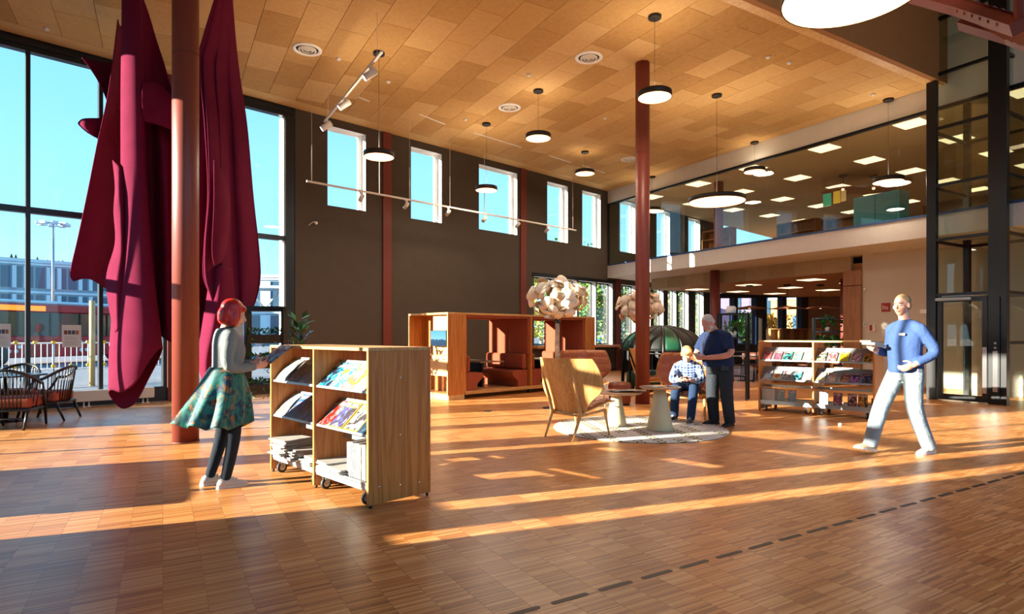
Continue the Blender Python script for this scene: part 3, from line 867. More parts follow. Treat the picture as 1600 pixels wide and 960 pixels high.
# right hand sheets
fe('felt_sheet', [[(344, -30, -.12), (350, -30, -.06), (356, -30, .0), (361, -30, .1)], [(316, 60, -.4), (336, 60, -.2), (352, 60, .05), (367, 60, .3)],
     [(310, 95, -.45), (330, 110, -.25), (350, 110, .0), (373, 120, .35)], [(318, 200, -.4), (338, 200, -.2), (356, 200, .1), (384, 200, .4)],
     [(322, 300, -.35), (340, 300, -.2), (360, 300, .15), (393, 300, .5)], [(316, 380, -.35), (336, 380, -.2), (364, 380, .2), (402, 380, .55)],
     [(314, 430, -.35), (340, 430, -.15), (368, 430, .2), (405, 432, .55)], [(324, 460, -.3), (346, 462, -.1), (372, 468, .2), (398, 470, .5)], [(334, 486, -.2), (352, 488, 0), (372, 490, .2), (388, 488, .4)]], ns=48, nr=50, ripple=0.07, waves=3.2)
fe('felt_fold', [[(334, 250, -.45), (343, 262, -.35), (350, 276, -.2), (357, 290, .0)], [(334, 320, -.45), (346, 330, -.33), (354, 330, -.2), (359, 330, .0)], [(331, 390, -.45), (343, 390, -.35), (351, 380, -.2), (356, 370, .0)], [(335, 415, -.4), (343, 412, -.3), (348, 405, -.2), (353, 395, -.05)]], ns=16, nr=24)
fe('felt_tail', [[(330, 420, -.1), (345, 415, -.25), (362, 420, -.05)], [(324, 460, -.1), (342, 460, -.28), (364, 465, 0)], [(316, 510, -.1), (334, 510, -.28), (356, 512, 0)], [(310, 560, -.1), (324, 560, -.25), (346, 562, 0)], [(316, 595, -.1), (324, 598, -.2), (336, 590, -.05)], [(326, 606, -.1), (328, 607, -.14), (331, 604, -.08)]], ns=18, nr=30)
for u in (206, 352):
    p = dp(u, -35, 9.3); 
    MB().tube([(p.x, p.y, p.z - 0.2), (p.x, p.y, ZC)], 0.006, 6).build('hanging_wire', MT['black'], fs).matrix_basis = FSI
for o in fs.children:
    if 'wire' not in o.name: o.visible_shadow = True

# ================================================================== dark chairs and table by the glazing
MT['darkwood'] = plain('dark_stained_wood', '1c1512', 0.35, var=0.2, scale=10)
def spindle_chair(label, loc, rz):
    t = thing('spindle_armchair', label, 'chair', loc=loc, rz=rz, group='dark spindle armchairs')
    # faces local +y
    MB().box(-0.27, 0.27, -0.25, 0.27, 0.30, 0.46, c=0.03).build('seat_cushion', MT['rust'], t)
    MB().box(-0.29, 0.29, -0.28, 0.28, 0.26, 0.30, c=0.01).build('seat_frame', MT['darkwood'], t)
    pts = []
    for k in range(25):
        a = R(-15 + 210 * k / 24)
        pts.append((0.33 * math.cos(a), -0.06 - 0.31 * math.sin(a), 0.66 + 0.2 * max(0, math.sin(a)) ** 1.2))
    MB().tube(pts, 0.02, 8, flat=1.2).build('back_rail', MT['darkwood'], t)
    for k in range(1, 24):
        if 5 <= k <= 19 or k % 2 == 0:
            a = R(-15 + 210 * k / 24)
            q = (0.275 * math.cos(a), -0.05 - 0.235 * math.sin(a), 0.29)
            MB().tube([q, pts[k]], 0.0075, 6).build('spindle', MT['darkwood'], t)
    for sx in (-1, 1):
        MB().tube([(sx * 0.27, 0.3, 0.0), (sx * 0.29, 0.2, 0.34), (sx * 0.325, 0.02, 0.66)], [0.016, 0.026, 0.018], 8).build('leg', MT['darkwood'], t)
        MB().tube([(sx * 0.24, -0.36, 0.0), (sx * 0.25, -0.24, 0.3)], [0.016, 0.024], 8).build('leg', MT['darkwood'], t)
    MB().tube([(-0.25, -0.28, 0.16), (0.25, -0.28, 0.16)], 0.012, 6).build('stretcher', MT['darkwood'], t)
spindle_chair('dark spindle armchair with its back to the camera at the left edge', (-7.3, 8.75, 0), R(18))
spindle_chair('dark spindle armchair on the window side of the small table', (-8.3, 9.9, 0), R(195))
spindle_chair('dark spindle armchair turned sideways, nearest the hanging felt', (-7.5, 9.62, 0), R(100))
tb = thing('cafe_table', 'small dark table between the spindle armchairs', 'table', loc=(-8.0, 9.4, 0))
MB().prism([(0.45 * math.copysign(abs(math.cos(a)) ** 0.5, math.cos(a)), 0.45 * math.copysign(abs(math.sin(a)) ** 0.5, math.sin(a))) for a in [2 * math.pi * j / 32 for j in range(32)]], 0.71, 0.735).build('table_top', plain('dark_tabletop', '20303f', 0.25), tb)
MB().lathe([(0.035, 0.02), (0.035, 0.71)], 16).build('post', MT['darkwood'], tb)
MB().lathe([(0.26, 0), (0.26, 0.012), (0.05, 0.025)], 28).build('foot', MT['darkwood'], tb)
# ================================================================== print covers
_cn = [0]
def cover_mat(bg, img, acc, title='f4f0e0', sc=3.0, band=0.8):
    bg, img, acc, title = [tuple(0.5 * x for x in lin(q)[:3]) for q in (bg, img, acc, title)]   # inks darkened so sunlit covers keep their colour
    _cn[0] += 1
    m, nt, b = new_mat('printed_cover_%d' % _cn[0])
    t = nd(nt, 'ShaderNodeTexCoord')
    sx = nd(nt, 'ShaderNodeSeparateXYZ'); nt.links.new(t.outputs['Generated'], sx.inputs[0])
    mp = nd(nt, 'ShaderNodeMapping'); mp.inputs['Location'].default_value = (_cn[0] * 1.7, _cn[0] * 0.9, 0)
    mp.inputs['Scale'].default_value = (1.0, 1.3, 0.01)
    nt.links.new(t.outputs['Generated'], mp.inputs[0])
    n = nd(nt, 'ShaderNodeTexNoise', i_Scale=sc, i_Detail=2.5, i_Distortion=0.8); nt.links.new(mp.outputs[0], n.inputs['Vector'])
    r_ = ramp(nt, [(0.0, bg), (0.46, bg), (0.5, img), (0.58, img), (0.62, acc)]); nt.links.new(n.outputs['Fac'], r_.inputs[0])
    # lettering-like title band near the head
    n2 = nd(nt, 'ShaderNodeTexNoise', i_Scale=14.0, i_Detail=0.0)
    mp2 = nd(nt, 'ShaderNodeMapping'); mp2.inputs['Scale'].default_value = (1.0, 0.25, 0.0); mp2.inputs['Location'].default_value = (_cn[0], 0, 0)
    nt.links.new(t.outputs['Generated'], mp2.inputs[0]); nt.links.new(mp2.outputs[0], n2.inputs['Vector'])
    def mth(op, a, bb):
        q = nd(nt, 'ShaderNodeMath', operation=op)
        for i, x in enumerate((a, bb)):
            if isinstance(x, (int, float)): q.inputs[i].default_value = x
            else: nt.links.new(x, q.inputs[i])
        return q.outputs[0]
    k = mth('MULTIPLY', mth('GREATER_THAN', sx.outputs['Y'], band), mth('LESS_THAN', sx.outputs['Y'], 0.95))
    k = mth('MULTIPLY', k, mth('GREATER_THAN', n2.outputs['Fac'], 0.47))
    k = mth('MULTIPLY', k, mth('LESS_THAN', mth('ABSOLUTE', mth('SUBTRACT', sx.outputs['X'], 0.5), 0.0), 0.42))
    mx = nd(nt, 'ShaderNodeMix', data_type='RGBA'); nt.links.new(k, mx.inputs['Factor'])
    nt.links.new(r_.outputs[0], mx.inputs[6]); mx.inputs[7].default_value = lin(title)
    nt.links.new(mx.outputs[2], b.inputs['Base Color'])
    b.inputs['Roughness'].default_value = 0.35
    return m
MT['pages'] = plain('page_edges', 'b5ae9e', 0.8)
def print_item(name, label, cat, w, h, t, M, mat, group, bow=0.0, spine=True):
    """book or magazine: local x across, y up the cover, z out of the cover"""
    o = thing(name, label, cat, M=M, group=group)
    mb = MB()
    n = 6 if bow else 1
    rows = []
    for k in range(n + 1):
        y = h * k / n
        z = bow * math.sin(math.pi * k / n)
        rows.append((y, z))
    if not bow:
        mb.box(-w / 2, w / 2, 0, h, t - 0.002, t)
    else:
        top = [[(-w / 2, y, z + t), (w / 2, y, z + t), (w / 2, y, z + t - 0.002), (-w / 2, y, z + t - 0.002)] for y, z in rows]
        mb.rings(top, True, True, 0, False)
    mb.build('cover', mat, o)
    pb = MB()
    if not bow: pb.box(-w / 2 + 0.002, w / 2 - 0.002, 0.002, h - 0.002, 0.0, t - 0.002)
    else: pb.rings([[(-w / 2 + .002, y, z), (w / 2 - .002, y, z), (w / 2 - .002, y, z + t - 0.002), (-w / 2 + .002, y, z + t - 0.002)] for y, z in rows], True, True, 0, False)
    pb.build('pages', MT['pages'], o)
    return o

def text_part(parent, s, size, M, mat, name='lettering'):
    cu = bpy.data.curves.new(name, 'FONT'); cu.body = s; cu.size = size; cu.align_x = 'CENTER'; cu.extrude = 0.0006
    tmp = bpy.data.objects.new('tmp', cu); col.objects.link(tmp)
    dg = bpy.context.evaluated_depsgraph_get(); dg.update()
    me = bpy.data.meshes.new_from_object(tmp.evaluated_get(dg))
    bpy.data.objects.remove(tmp); me.materials.clear()
    return obj(name, me, mat, parent, M)

# ================================================================== mobile bookcases
BL, BD, BHT = 1.83, 0.61, 1.265
SHELF_Z = (0.905, 0.56)
def bookcase(label, p, rz):
    t = thing('bookcase', label, 'bookcase', loc=p, rz=rz, group='mobile oak bookcases')
    MB().box(0, BL, 0, BD, BHT - 0.026, BHT, c=0.002).build('top', MT['oak_h'], t)
    for k, x in enumerate((0, BL / 2 - 0.013, BL - 0.026)):
        sp_ = MB().box(x, x + 0.026, 0.002, BD - 0.002, 0.025, BHT - 0.026, c=0.0015).build('side_panel', MT['oak'], t)
        if k == 2:
            for yy, zz in ((0.3, 1.02), (0.1, 0.16), (0.3, 0.14), (0.49, 0.13), (0.3, 0.55)):
                MB().lathe([(0.009, 0), (0.009, 0.003), (0.004, 0.004)], 10, (BL, yy, zz), ax='x').build('bolt', MT['chrome'], sp_)
        for yy in (0.03, BD - 0.03):
            MB().lathe([(0.012, 0), (0.012, 0.025)], 10, (x + 0.013, yy, 0)).build('foot', MT['black'], t)
    for k in range(2):
        x0, x1 = (0.03, BL / 2 - 0.016) if k == 0 else (BL / 2 + 0.016, BL - 0.03)
        for z in SHELF_Z:
            m = MB()
            m.prism([(0.02, z - 0.004), (0.024, z + 0.016), (0.03, z + 0.016), (0.034, z + 0.004), (0.245, z + 0.205), (0.262, z + 0.235), (0.266, z + 0.232), (0.252, z + 0.2), (0.04, z - 0.006)], x0, x1, ax='x')
            m.build('display_shelf', MT['shelfmetal'], t)
            MB().box(x0, x0 + 0.012, 0.25, 0.30, z - 0.02, z + 0.22).box(x1 - 0.012, x1, 0.25, 0.30, z - 0.02, z + 0.22).build('shelf_bracket', MT['steel'], t)
        tr = MB().box(x0, x1, 0.015, BD - 0.015, 0.172, 0.182).box(x0, x1, 0.015, 0.03, 0.145, 0.195).box(x0, x1, BD - 0.03, BD - 0.015, 0.145, 0.195).box(x0, x1, 0.02, 0.05, 0.125, 0.145).build('trolley_base', MT['shelfmetal'], t)
        MB().box(x0, x1, 0.30, 0.305, 0.42, 0.46).build('back_rail', MT['steel'], t)
        for xx in (x0 + 0.09, x1 - 0.09):
            for yy in (0.07, BD - 0.09):
                c = thing_part(t, 'caster', (xx, yy, 0), random.uniform(-0.6, 0.9))
                MB().lathe([(0.02, -0.014), (0.048, -0.014), (0.052, -0.008), (0.052, 0.008), (0.048, 0.014), (0.02, 0.014)], 20, (0, 0, 0.052), ax='x').build('wheel', MT['rubber'], c)
                MB().lathe([(0.03, -0.0155), (0.03, 0.0155)], 16, (0, 0, 0.052), ax='x').build('hub', MT['offwhite'], c)
                MB().prism([(-0.02, 0.045), (0.02, 0.045), (0.045, 0.115), (-0.02, 0.125)], 0.018, 0.022, ax='x').prism([(-0.02, 0.045), (0.02, 0.045), (0.045, 0.115), (-0.02, 0.125)], -0.022, -0.018, ax='x').box(-0.03, 0.03, -0.03, 0.05, 0.113, 0.124).build('fork', MT['steel'], c)
    return t
def thing_part(parent, name, loc, rz=0.0):
    o = bpy.data.objects.new(name, None); o.empty_display_size = 0.05
    col.objects.link(o); o.parent = parent; o.location = loc; o.rotation_euler = (0, 0, rz)
    return o
RZ1 = R(-45)
B1 = Matrix.Translation((-2.42, 5.95, 0)) @ Matrix.Rotation(RZ1, 4, 'Z')
bookcase('oak mobile bookcase with magazines and newspapers beside the woman', (-2.42, 5.95, 0), RZ1)
RZ2 = R(-43.1)
B2 = Matrix.Translation((4.44, 10.73, 0)) @ Matrix.Rotation(RZ2, 4, 'Z')
bookcase('oak mobile bookcase with small paperbacks at the right', (4.44, 10.73, 0), RZ2)
SLOPE = math.atan2(0.201, 0.211)
def on_shelf(B, x, row, tilt=0.0, lift=0.0):
    z = SHELF_Z[row]
    return B @ Matrix.Translation((x, 0.036, z + 0.008 + lift)) @ Matrix.Rotation(SLOPE, 4, 'X') @ Matrix.Rotation(tilt, 4, 'Z') @ Matrix.Translation((0, 0, 0.002))
# --- magazines of the near bookcase
mags = [
 (0.17, 0, 'white and pale green newspaper magazine, top row nearest the woman', ('e8e8e2', 'a8cdb8', '8a8f90'), 0.03, .22),
 (0.40, 0, 'grey photo magazine in the middle of the left top shelf', ('5d5652', '8a7f78', '2b2525'), 0.0, .22),
 (0.68, 0, 'lilac grey magazine at the right of the left top shelf', ('8d8ca2', '6a6880', 'b8b4b0'), 0.0, .22),
 (1.05, 0, 'magazine with a red head band and blue picture, right top shelf', ('2a3550', '38b5e0', 'e8e8f0'), 0.02, .21),
 (1.245, 0, 'white magazine with a cyan picture on the right top shelf', ('e9edf0', '4cc0e6', 'f0d040'), 0.0, .21),
 (1.45, 0, 'magazine with a yellow corner box on the right top shelf', ('d8d0c4', '9a8f80', 'f2e23c'), 0.0, .22),
 (1.66, 0, 'very pale illustrated magazine at the end of the right top shelf', ('eef2f2', 'd9dfe2', 'e89050'), 0.0, .22),
 (0.15, 1, 'curled white newsletter at the left end of the lower left shelf', ('f1efe8', 'd6d2c8', 'a09890'), 0.05, .21),
 (0.33, 1, 'grey blue magazine with a blue figure on the lower left shelf', ('8b8e98', '3b86c8', 'b8a0c8'), 0.03, .22),
 (0.54, 1, 'brown photo magazine on the lower left shelf', ('7d6450', 'a08468', '3a2a22'), 0.0, .22),
 (0.77, 1, 'dark red patterned magazine at the right of the lower left shelf', ('6a3038', '8a5058', 'c0a0a0'), 0.0, .2),
 (1.04, 1, 'red topped magazine tucked behind the orange framed ones', ('b02a20', '8a8a8a', 'e8e0d8'), 0.0, .2),
 (1.24, 1, 'grey magazine with orange border and a laptop picture', ('5a5458', '6f6fb0', 'e8eef6'), 0.0, .23),
 (1.49, 1, 'grey magazine with orange border and a white bicycle-like drawing', ('5c5656', 'f0ece6', 'c8c4c0'), 0.0, .23),
 (1.715, 1, 'slate blue magazine at the end of the lower right shelf', ('35506a', '4a6884', '7fb0d0'), 0.0, .21),
]
MT['orange'] = plain('orange_print', 'f0a030', 0.4)
for x, row, lb, c, tl, w in mags:
    o = print_item('magazine', lb, 'magazine', w, 0.285, 0.007, on_shelf(B1, x, row, tl, 0.001 * (mags.index((x, row, lb, c, tl, w)) % 3)), cover_mat(*c), 'magazines on the near bookcase', bow=0.018 if 'curled' in lb or 'newspaper' in lb else 0.0)
    if 'orange border' in lb:
        z = 0.0072
        m = MB()
        for a, b, cc, d in ((-w/2, w/2, 0, .012), (-w/2, w/2, .273, .285), (-w/2, -w/2 + .012, .012, .273), (w/2 - .012, w/2, .012, .273)):
            m.box(a, b, cc, d, 0.007, z)
        m.build('border', MT['orange'], o)
        text_part(o, 'kapital', 0.062, Matrix.Translation((0, 0.222, 0.0068)), MT['orange'])
# --- newspapers stacked on the trolley
npm = MB()
prof = [(-0.15, 0.0), (0.14, 0.0), (0.155, 0.006), (0.14, 0.013), (-0.15, 0.012)]
npm.prism([(a, b) for a, b in prof], -0.2, 0.2, ax='x')
npm = npm.mesh('newspaper')
MT['news2'] = plain('newsprint_grey', 'bdb9b2', 0.9, var=0.2, scale=30)
for sx, nn, lb, yy in ((0.20, 12, 'folded newspaper in the tallest pile at the left end of the trolley', .14), (0.50, 7, 'folded newspaper in the middle pile of the left trolley bay', .14), (0.74, 5, 'folded newspaper in the low pile of the left trolley bay', .16), (1.07, 5, 'folded newspaper in the left pile of the right trolley bay', .15), (1.29, 4, 'folded newspaper in the loose pile beside the upright magazines', .17)):
    for k in range(nn):
        M = B1 @ Matrix.Translation((sx + random.uniform(-.02, .02), yy + random.uniform(-.03, .03), 0.1835 + k * 0.0138)) @ Matrix.Rotation(random.uniform(-.15, .15), 4, 'Z') @ Matrix.Rotation(random.uniform(-.015, .015), 4, 'X') @ Matrix.Diagonal((0.62 if sx > .3 else 0.75, 1, 1, 1))
        tag(obj('newspaper', npm, MT['news'], None, M), lb.replace('folded newspaper', '%s newspaper from below' % (ordn + ['eleventh', 'twelfth'])[k]), 'newspaper', lb.replace('folded newspaper in', 'newspapers in'))
for x, lb in ((0.72, 'black book end standing in the left trolley bay'), (1.40, 'black book end left of the upright magazines')):
    o = MB().box(-0.005, 0.005, -0.09, 0.09, 0, 0.2).box(-0.06, 0.06, -0.09, 0.09, 0, 0.002)
    tag(o.build('book_end', MT['black'], None, B1 @ Matrix.Translation((x, 0.36, 0.183)) @ Matrix.Rotation(R(70 if x < 1 else 0), 4, 'Z')), lb, 'book end', 'black book ends')
cols = ['e8eaf0', 'c9d4e6', 'a8b8d8', 'd8dce8', 'cfd8ea', 'e2b8c0', 'e8e4d0', '2c2834', 'b8c8e0', 'e0e4ee', 'd0d4dc']
for k, c in enumerate(cols):
    M = B1 @ Matrix.Translation((1.435 + k * 0.033, 0.05, 0.183)) @ Matrix.Rotation(R(90), 4, 'X') @ Matrix.Rotation(R(-90 + 8), 4, 'Y') @ Matrix.Translation((-0.11, 0, 0))
    o = print_item('magazine', '%s upright magazine from the left on the trolley' % (ordn[k] if k < 10 else 'last'), 'magazine', 0.215, 0.29 + 0.004 * (k % 3), 0.018, M, cover_mat(c, 'b0bcd0', 'f0f0f0'), 'upright magazines on the trolley')
    MB().box(-0.1085, -0.1072, 0, 0.29, 0.0, 0.018).build('spine', plain('spine_%d' % k, tuple(0.5 * q for q in lin(c)[:3]), 0.4), o)
    if c == '2c2834':
        text_part(o, 'B', 0.09, Matrix.Translation((-0.06, 0.2, 0.0182)), plain('yellow_print', 'f6e000', 0.4))
# --- paperbacks of the right bookcase
pb = [
 (0.13, 0, 'pink red paperback at the left end of the top row', ('e85a62', 'f0a0a0', 'd83040')), (0.31, 0, 'purple brown portrait paperback in the top row', ('7a4a5a', 'a87a90', '40202a')),
 (0.48, 0, 'black paperback with a teal figure in the top row', ('16181c', '2aa8a0', '80b8d8')), (0.645, 0, 'turquoise and yellow paperback in the top row', ('58c0b8', 'a8d8a8', 'e8d870')),
 (0.81, 0, 'white paperback with a small orange drawing in the top row', ('f0eef2', 'e8c8b8', 'e07840')), (1.03, 0, 'lime and black patterned paperback in the top row', ('e8e6d8', '2a2a20', '9ac02a')),
 (1.195, 0, 'grey paperback with a red ribbon and bowl in the top row', ('b8b8b4', 'b84a58', '5a7a68')), (1.375, 0, 'bright yellow paperback in the top row', ('f0c828', 'c8d030', 'd86a20')),
 (1.555, 0, 'white paperback with a dark red figure in the top row', ('f2eeee', 'a83048', 'e8e0e4')), (1.73, 0, 'black cookbook-like paperback with a yellow dish in the top row', ('1a1614', 'f0b830', 'e85020')),
 (0.14, 1, 'pale blue landscape paperback at the left of the lower row', ('dfe8ec', '9ab8c8', 'f0f4f4')), (0.30, 1, 'cream paperback with a big orange disc', ('ece4cc', 'e8e0c8', 'f2ead8')),
 (0.475, 1, 'black and white photo paperback in the lower row', ('2a2428', 'c8c4c8', '6a3038')), (0.635, 1, 'black paperback with a teal whale-like shape in the lower row', ('101c2a', '18a0a8', '80c0e0')),
 (0.80, 1, 'nearly white paperback at the right of the lower left shelf', ('f4f1f0', 'e8e4e2', 'e8c8c8')), (1.02, 1, 'yellow edged comic-like paperback in the lower row', ('f0c850', 'e8e8f0', '5a78d0')),
 (1.19, 1, 'white and orange paperback in the lower row', ('f0e8e4', 'e89840', 'f6f2f0')), (1.385, 1, 'dark red paperback in the lower row', ('8a2018', 'c8a890', 'e06040')),
 (1.535, 1, 'black paperback with a violet figure in the lower row', ('1c181c', 'c070c8', 'a8b0c8')), (1.70, 1, 'black paperback with a blue car-like picture, last in the lower row', ('14121a', '4a50a0', '8088c8')),
]
MT['redprint'] = plain('red_ribbon_print', 'c8282c', 0.4)
for x, row, lb, c in pb:
    o = print_item('paperback', lb, 'book', 0.135, 0.205, 0.02, on_shelf(B2, x, row), cover_mat(*c), 'paperbacks on the right bookcase')
    if 'disc' in lb:
        MB().lathe([(0.001, 0.0205), (0.048, 0.0205)], 20, (0.0, 0.075, 0)).build('orange_disc', plain('orange_disc', 'd8741c', 0.4), o)
    MB().prism([(-0.0675, 0.125), (-0.0675, 0.145), (-0.005, 0.205), (-0.022, 0.205)], 0.02, 0.0204).build('ribbon', MT['redprint'], o)
up = [(0.24, 'pale green paperback standing on the left trolley', ('b8c4b8', '90a498', 'd8dcd4')), (0.24 + .19, 'grey blue paperback standing on the left trolley', ('a8b8bc', '8098a0', 'd0d8dc')),
      (1.06, 'sea view paperback standing on the right trolley', ('c8d4dc', '7088a0', 'b0a060')), (1.275, 'blue and red comic-like paperback standing on the right trolley', ('2a4a78', 'd84a3a', 'e8d8c8')),
      (1.49, 'black paperback with white block letters and a violet foot', ('181416', 'b04838', 'e8e0e0')), (1.645, 'black paperback with red flames and yellow marks', ('201414', 'e8b020', 'd83020'))]
for x, lb, c in up:
    x += 0.12 if x < 1 else 0
    M = B2 @ Matrix.Translation((x, 0.10, 0.183)) @ Matrix.Rotation(R(86), 4, 'X')
    o = print_item('paperback', lb, 'book', 0.135, 0.21, 0.022, M, cover_mat(*c), 'paperbacks standing on the right trolley')
    MB().prism([(-0.0675, 0.13), (-0.0675, 0.15), (-0.005, 0.21), (-0.022, 0.21)], 0.022, 0.0224).build('ribbon', MT['redprint'], o)
spc = ['e8e6ea', 'd8dce8', 'c83a3a', 'f0eeee', '3a3a4a', 'e05040', 'f0f0f0', '2a3a5a', '1a1c24']
for k, c in enumerate(spc):
    M = B2 @ Matrix.Translation((0.06 + k * 0.025, 0.06, 0.183)) @ Matrix.Rotation(R(90), 4, 'X') @ Matrix.Rotation(R(-90), 4, 'Y') @ Matrix.Translation((-0.07, 0, 0))
    o = print_item('paperback', '%s paperback from the left, spine out on the right bookcase trolley' % ordn[k], 'book', 0.14, 0.215, 0.023, M, cover_mat(c, 'e0e0e0', 'c04040'), 'paperbacks with their spines out')
    MB().box(-0.0725, -0.0702, 0, 0.215, 0.0, 0.023).build('spine', plain('book_spine_%d' % k, tuple(0.5 * q for q in lin(c)[:3]), 0.4), o)
tag(MB().box(-0.005, 0.005, -0.06, 0.06, 0, 0.15).box(-0.05, 0.05, -0.06, 0.06, 0, 0.002).build('book_end', MT['black'], None, B2 @ Matrix.Translation((1.76, 0.2, 0.183))), 'black book end at the right end of the paperback trolley', 'book end', 'black book ends')
tag(MB().box(-0.14, 0.14, -0.1, 0.1, 0, 0.012).build('brochure', MT['paper'], None, B2 @ Matrix.Translation((1.3, 0.42, SHELF_Z[1] + 0.235))), 'white brochure lying on the back rail of the right bookcase', 'brochure')
MB().box(1.1, 1.5, 0.3, 0.5, SHELF_Z[1] + 0.225, SHELF_Z[1] + 0.233).build('rear_tray', MT['shelfmetal'], bpy.data.objects['bookcase.001'])

# ================================================================== booth
BT = frame((-1.328, 12.31), ANG_A)
bt = thing('seating_booth', 'oak framed double seating booth with rust upholstered benches', 'booth', M=BT)
D = 1.46
MB().box(0.0, 4.81, 0.0, D, 1.79, 1.833, c=0.003).build('roof', MT['oak_h'], bt)
MB().box(0.46, 4.43, 0.0, D, 0.09, 0.16, c=0.003).build('floor_board', MT['oak_h'], bt)
for x in (0.44, 2.42, 4.42):
    MB().box(x, x + 0.05, 0.0, D, 0.16, 1.79, c=0.002).build('upright', MT['oak'], bt)
    for yy in (0.05, D - 0.1):
        MB().box(x, x + 0.05, yy, yy + 0.06, 0.0, 0.09).build('foot', MT['black'], bt)
for x0, x1 in ((0.49, 0.54), (2.36, 2.42), (2.47, 2.52), (4.36, 4.42)):
    for k in range(2):
        MB().box(x0, x1, 0.03 + k * 0.7, 0.03 + k * 0.7 + 0.69, 0.9, 1.74, c=0.012).build('wall_pad', MT['rust'], bt)
MB().box(0.5, 2.4, 0.03, D - 0.03, 1.74, 1.79).box(2.5, 4.4, 0.03, D - 0.03, 1.74, 1.79).build('ceiling_pad', MT['rust'], bt)
def bench(x, s):
    """side profile: x runs away from the partition"""
    pr = [(0, 0.16), (0.30, 0.16), (0.30, 0.3), (0.47, 0.44), (0.47, 0.50), (0.43, 0.54), (0, 0.54)]
    m = MB().prism([(0.04, x + s * 0) for _ in ()] or [(b, a) for a, b in ((p[1], x + s * p[0]) for p in pr)], 0.05, D - 0.04, ax='y') if False else MB()
    lo = [m.pt((x + s * a, 0.05, b)) for a, b in pr]; hi = [m.pt((x + s * a, D - 0.04, b)) for a, b in pr]
    m.face(lo if s > 0 else list(reversed(lo))); m.face(list(reversed(hi)) if s > 0 else hi)
    for j in range(len(pr)):
        q = (lo[j], hi[j], hi[(j + 1) % len(pr)], lo[(j + 1) % len(pr)])
        m.face(q if s > 0 else q[::-1])
    m.build('bench_seat', MT['rust'], bt)
    xs = sorted((x + s * 0.005, x + s * 0.12))
    for k in range(2):
        MB().box(xs[0], xs[1], 0.05 + k * 0.69, 0.05 + k * 0.69 + 0.68, 0.55, 0.92, c=0.04).build('back_cushion', MT['rust'], bt)
for x, s in ((0.54, 1), (2.36, -1), (2.52, 1), (4.36, -1)): bench(x, s)
for xc in (1.45, 3.44):
    MB().box(xc - 0.36, xc + 0.36, 0.25, D - 0.02, 0.735, 0.762, c=0.004).build('table_top', plain('booth_table_%d' % int(xc), '8a7a68', 0.3), bt)
    MB().box(xc - 0.03, xc + 0.03, 0.6, D - 0.3, 0.16, 0.735).build('table_leg', MT['frame_black'], bt)
    MB().box(xc - 0.36, xc - 0.02, D - 0.12, D - 0.06, 0.16, 0.735).build('dark_panel', MT['black'], bt)
# shelf unit forming the left end, open towards -x
MB().box(0.0, 0.44, 0.0, 0.03, 0.1, 1.79).box(0.0, 0.44, D - 0.03, D, 0.1, 1.79).box(0.41, 0.44, 0.03, D - 0.03, 0.1, 1.79).build('shelf_carcass', MT['oak'], bt)
MB().box(0.02, 0.44, 0.0, D, 0.0, 0.1).build('plinth', MT['oak_light'], bt)
MB().box(0.12, 0.15, 0.03, 0.68, 0.945, 1.79).build('pin_board', MT['oak_light'], bt)
MB().box(0.02, 0.41, 0.03, D - 0.03, 0.1, 0.13).build('shelf_board', MT['oak_h'], bt)
MB().box(0.02, 0.41, 0.03, D - 0.03, 0.92, 0.945).build('shelf_board', MT['oak_h'], bt)
MB().box(0.0, 0.012, 0.0, 0.03, 0.1, 1.82).box(0.0, 0.012, D - 0.03, D, 0.1, 1.82).build('edge_band', MT['ash_edge'], bt)
dr = MB().box(0.01, 0.4, 0.04, 0.6, 0.50, 0.915).build('drawer', MT['oak_light'], bt)
MB().box(0.004, 0.012, 0.12, 0.2, 0.84, 0.86).build('handle', MT['black'], dr)
sc = thing('touch_screen', 'blue glowing touch screen on the left end of the booth', 'screen', M=BT @ Matrix.Translation((0.04, 0.36, 1.29)))
MB().box(-0.02, 0.02, -0.28, 0.28, -0.17, 0.17, c=0.008).build('housing', MT['black'], sc)
def screen_mat():
    m, nt, b = new_mat('screen_picture')
    t = nd(nt, 'ShaderNodeTexCoord'); sx = nd(nt, 'ShaderNodeSeparateXYZ'); nt.links.new(t.outputs['Generated'], sx.inputs[0])
    n = nd(nt, 'ShaderNodeTexNoise', i_Scale=9.0, i_Detail=3.0); nt.links.new(t.outputs['Generated'], n.inputs['Vector'])
    a = nd(nt, 'ShaderNodeMath', operation='MULTIPLY_ADD', n_1=0.35); nt.links.new(n.outputs['Fac'], a.inputs[0]); nt.links.new(sx.outputs['Z'], a.inputs[2])
    r_ = ramp(nt, [(0.0, '123a5c'), (0.58, '1d5078'), (0.60, '8ed0f0'), (1.0, '6cc0f0')]); nt.links.new(a.outputs[0], r_.inputs[0])
    b.inputs['Base Color'].default_value = (0, 0, 0, 1)
    nt.links.new(r_.outputs[0], b.inputs['Emission Color']); b.inputs['Emission Strength'].default_value = 0.9
    b.inputs['Roughness'].default_value = 0.2
    return m
MB().box(-0.0225, -0.0205, -0.265, 0.265, -0.155, 0.155).build('display', screen_mat(), sc)
MB().box(0.02, 0.1, -0.05, 0.05, -0.05, 0.05).build('wall_bracket', MT['black'], sc)
nt_ = thing('notice_sheet', 'white notice sheet pinned above the touch screen', 'notice', M=BT @ Matrix.Translation((0.118, 0.26, 1.59)))
MB().box(-0.006, 0.0, -0.11, 0.11, -0.1, 0.1).build('paper', MT['paper'], nt_)
MB().box(-0.0075, -0.006, -0.04, 0.03, -0.07, 0.02).build('blue_picture', plain('blue_print', '7d9cc8', 0.6), nt_)
# end unit
MB().box(4.47, 4.81, 0.0, D, 0.09, 1.79, c=0.003).build('end_cabinet', MT['oak'], bt)

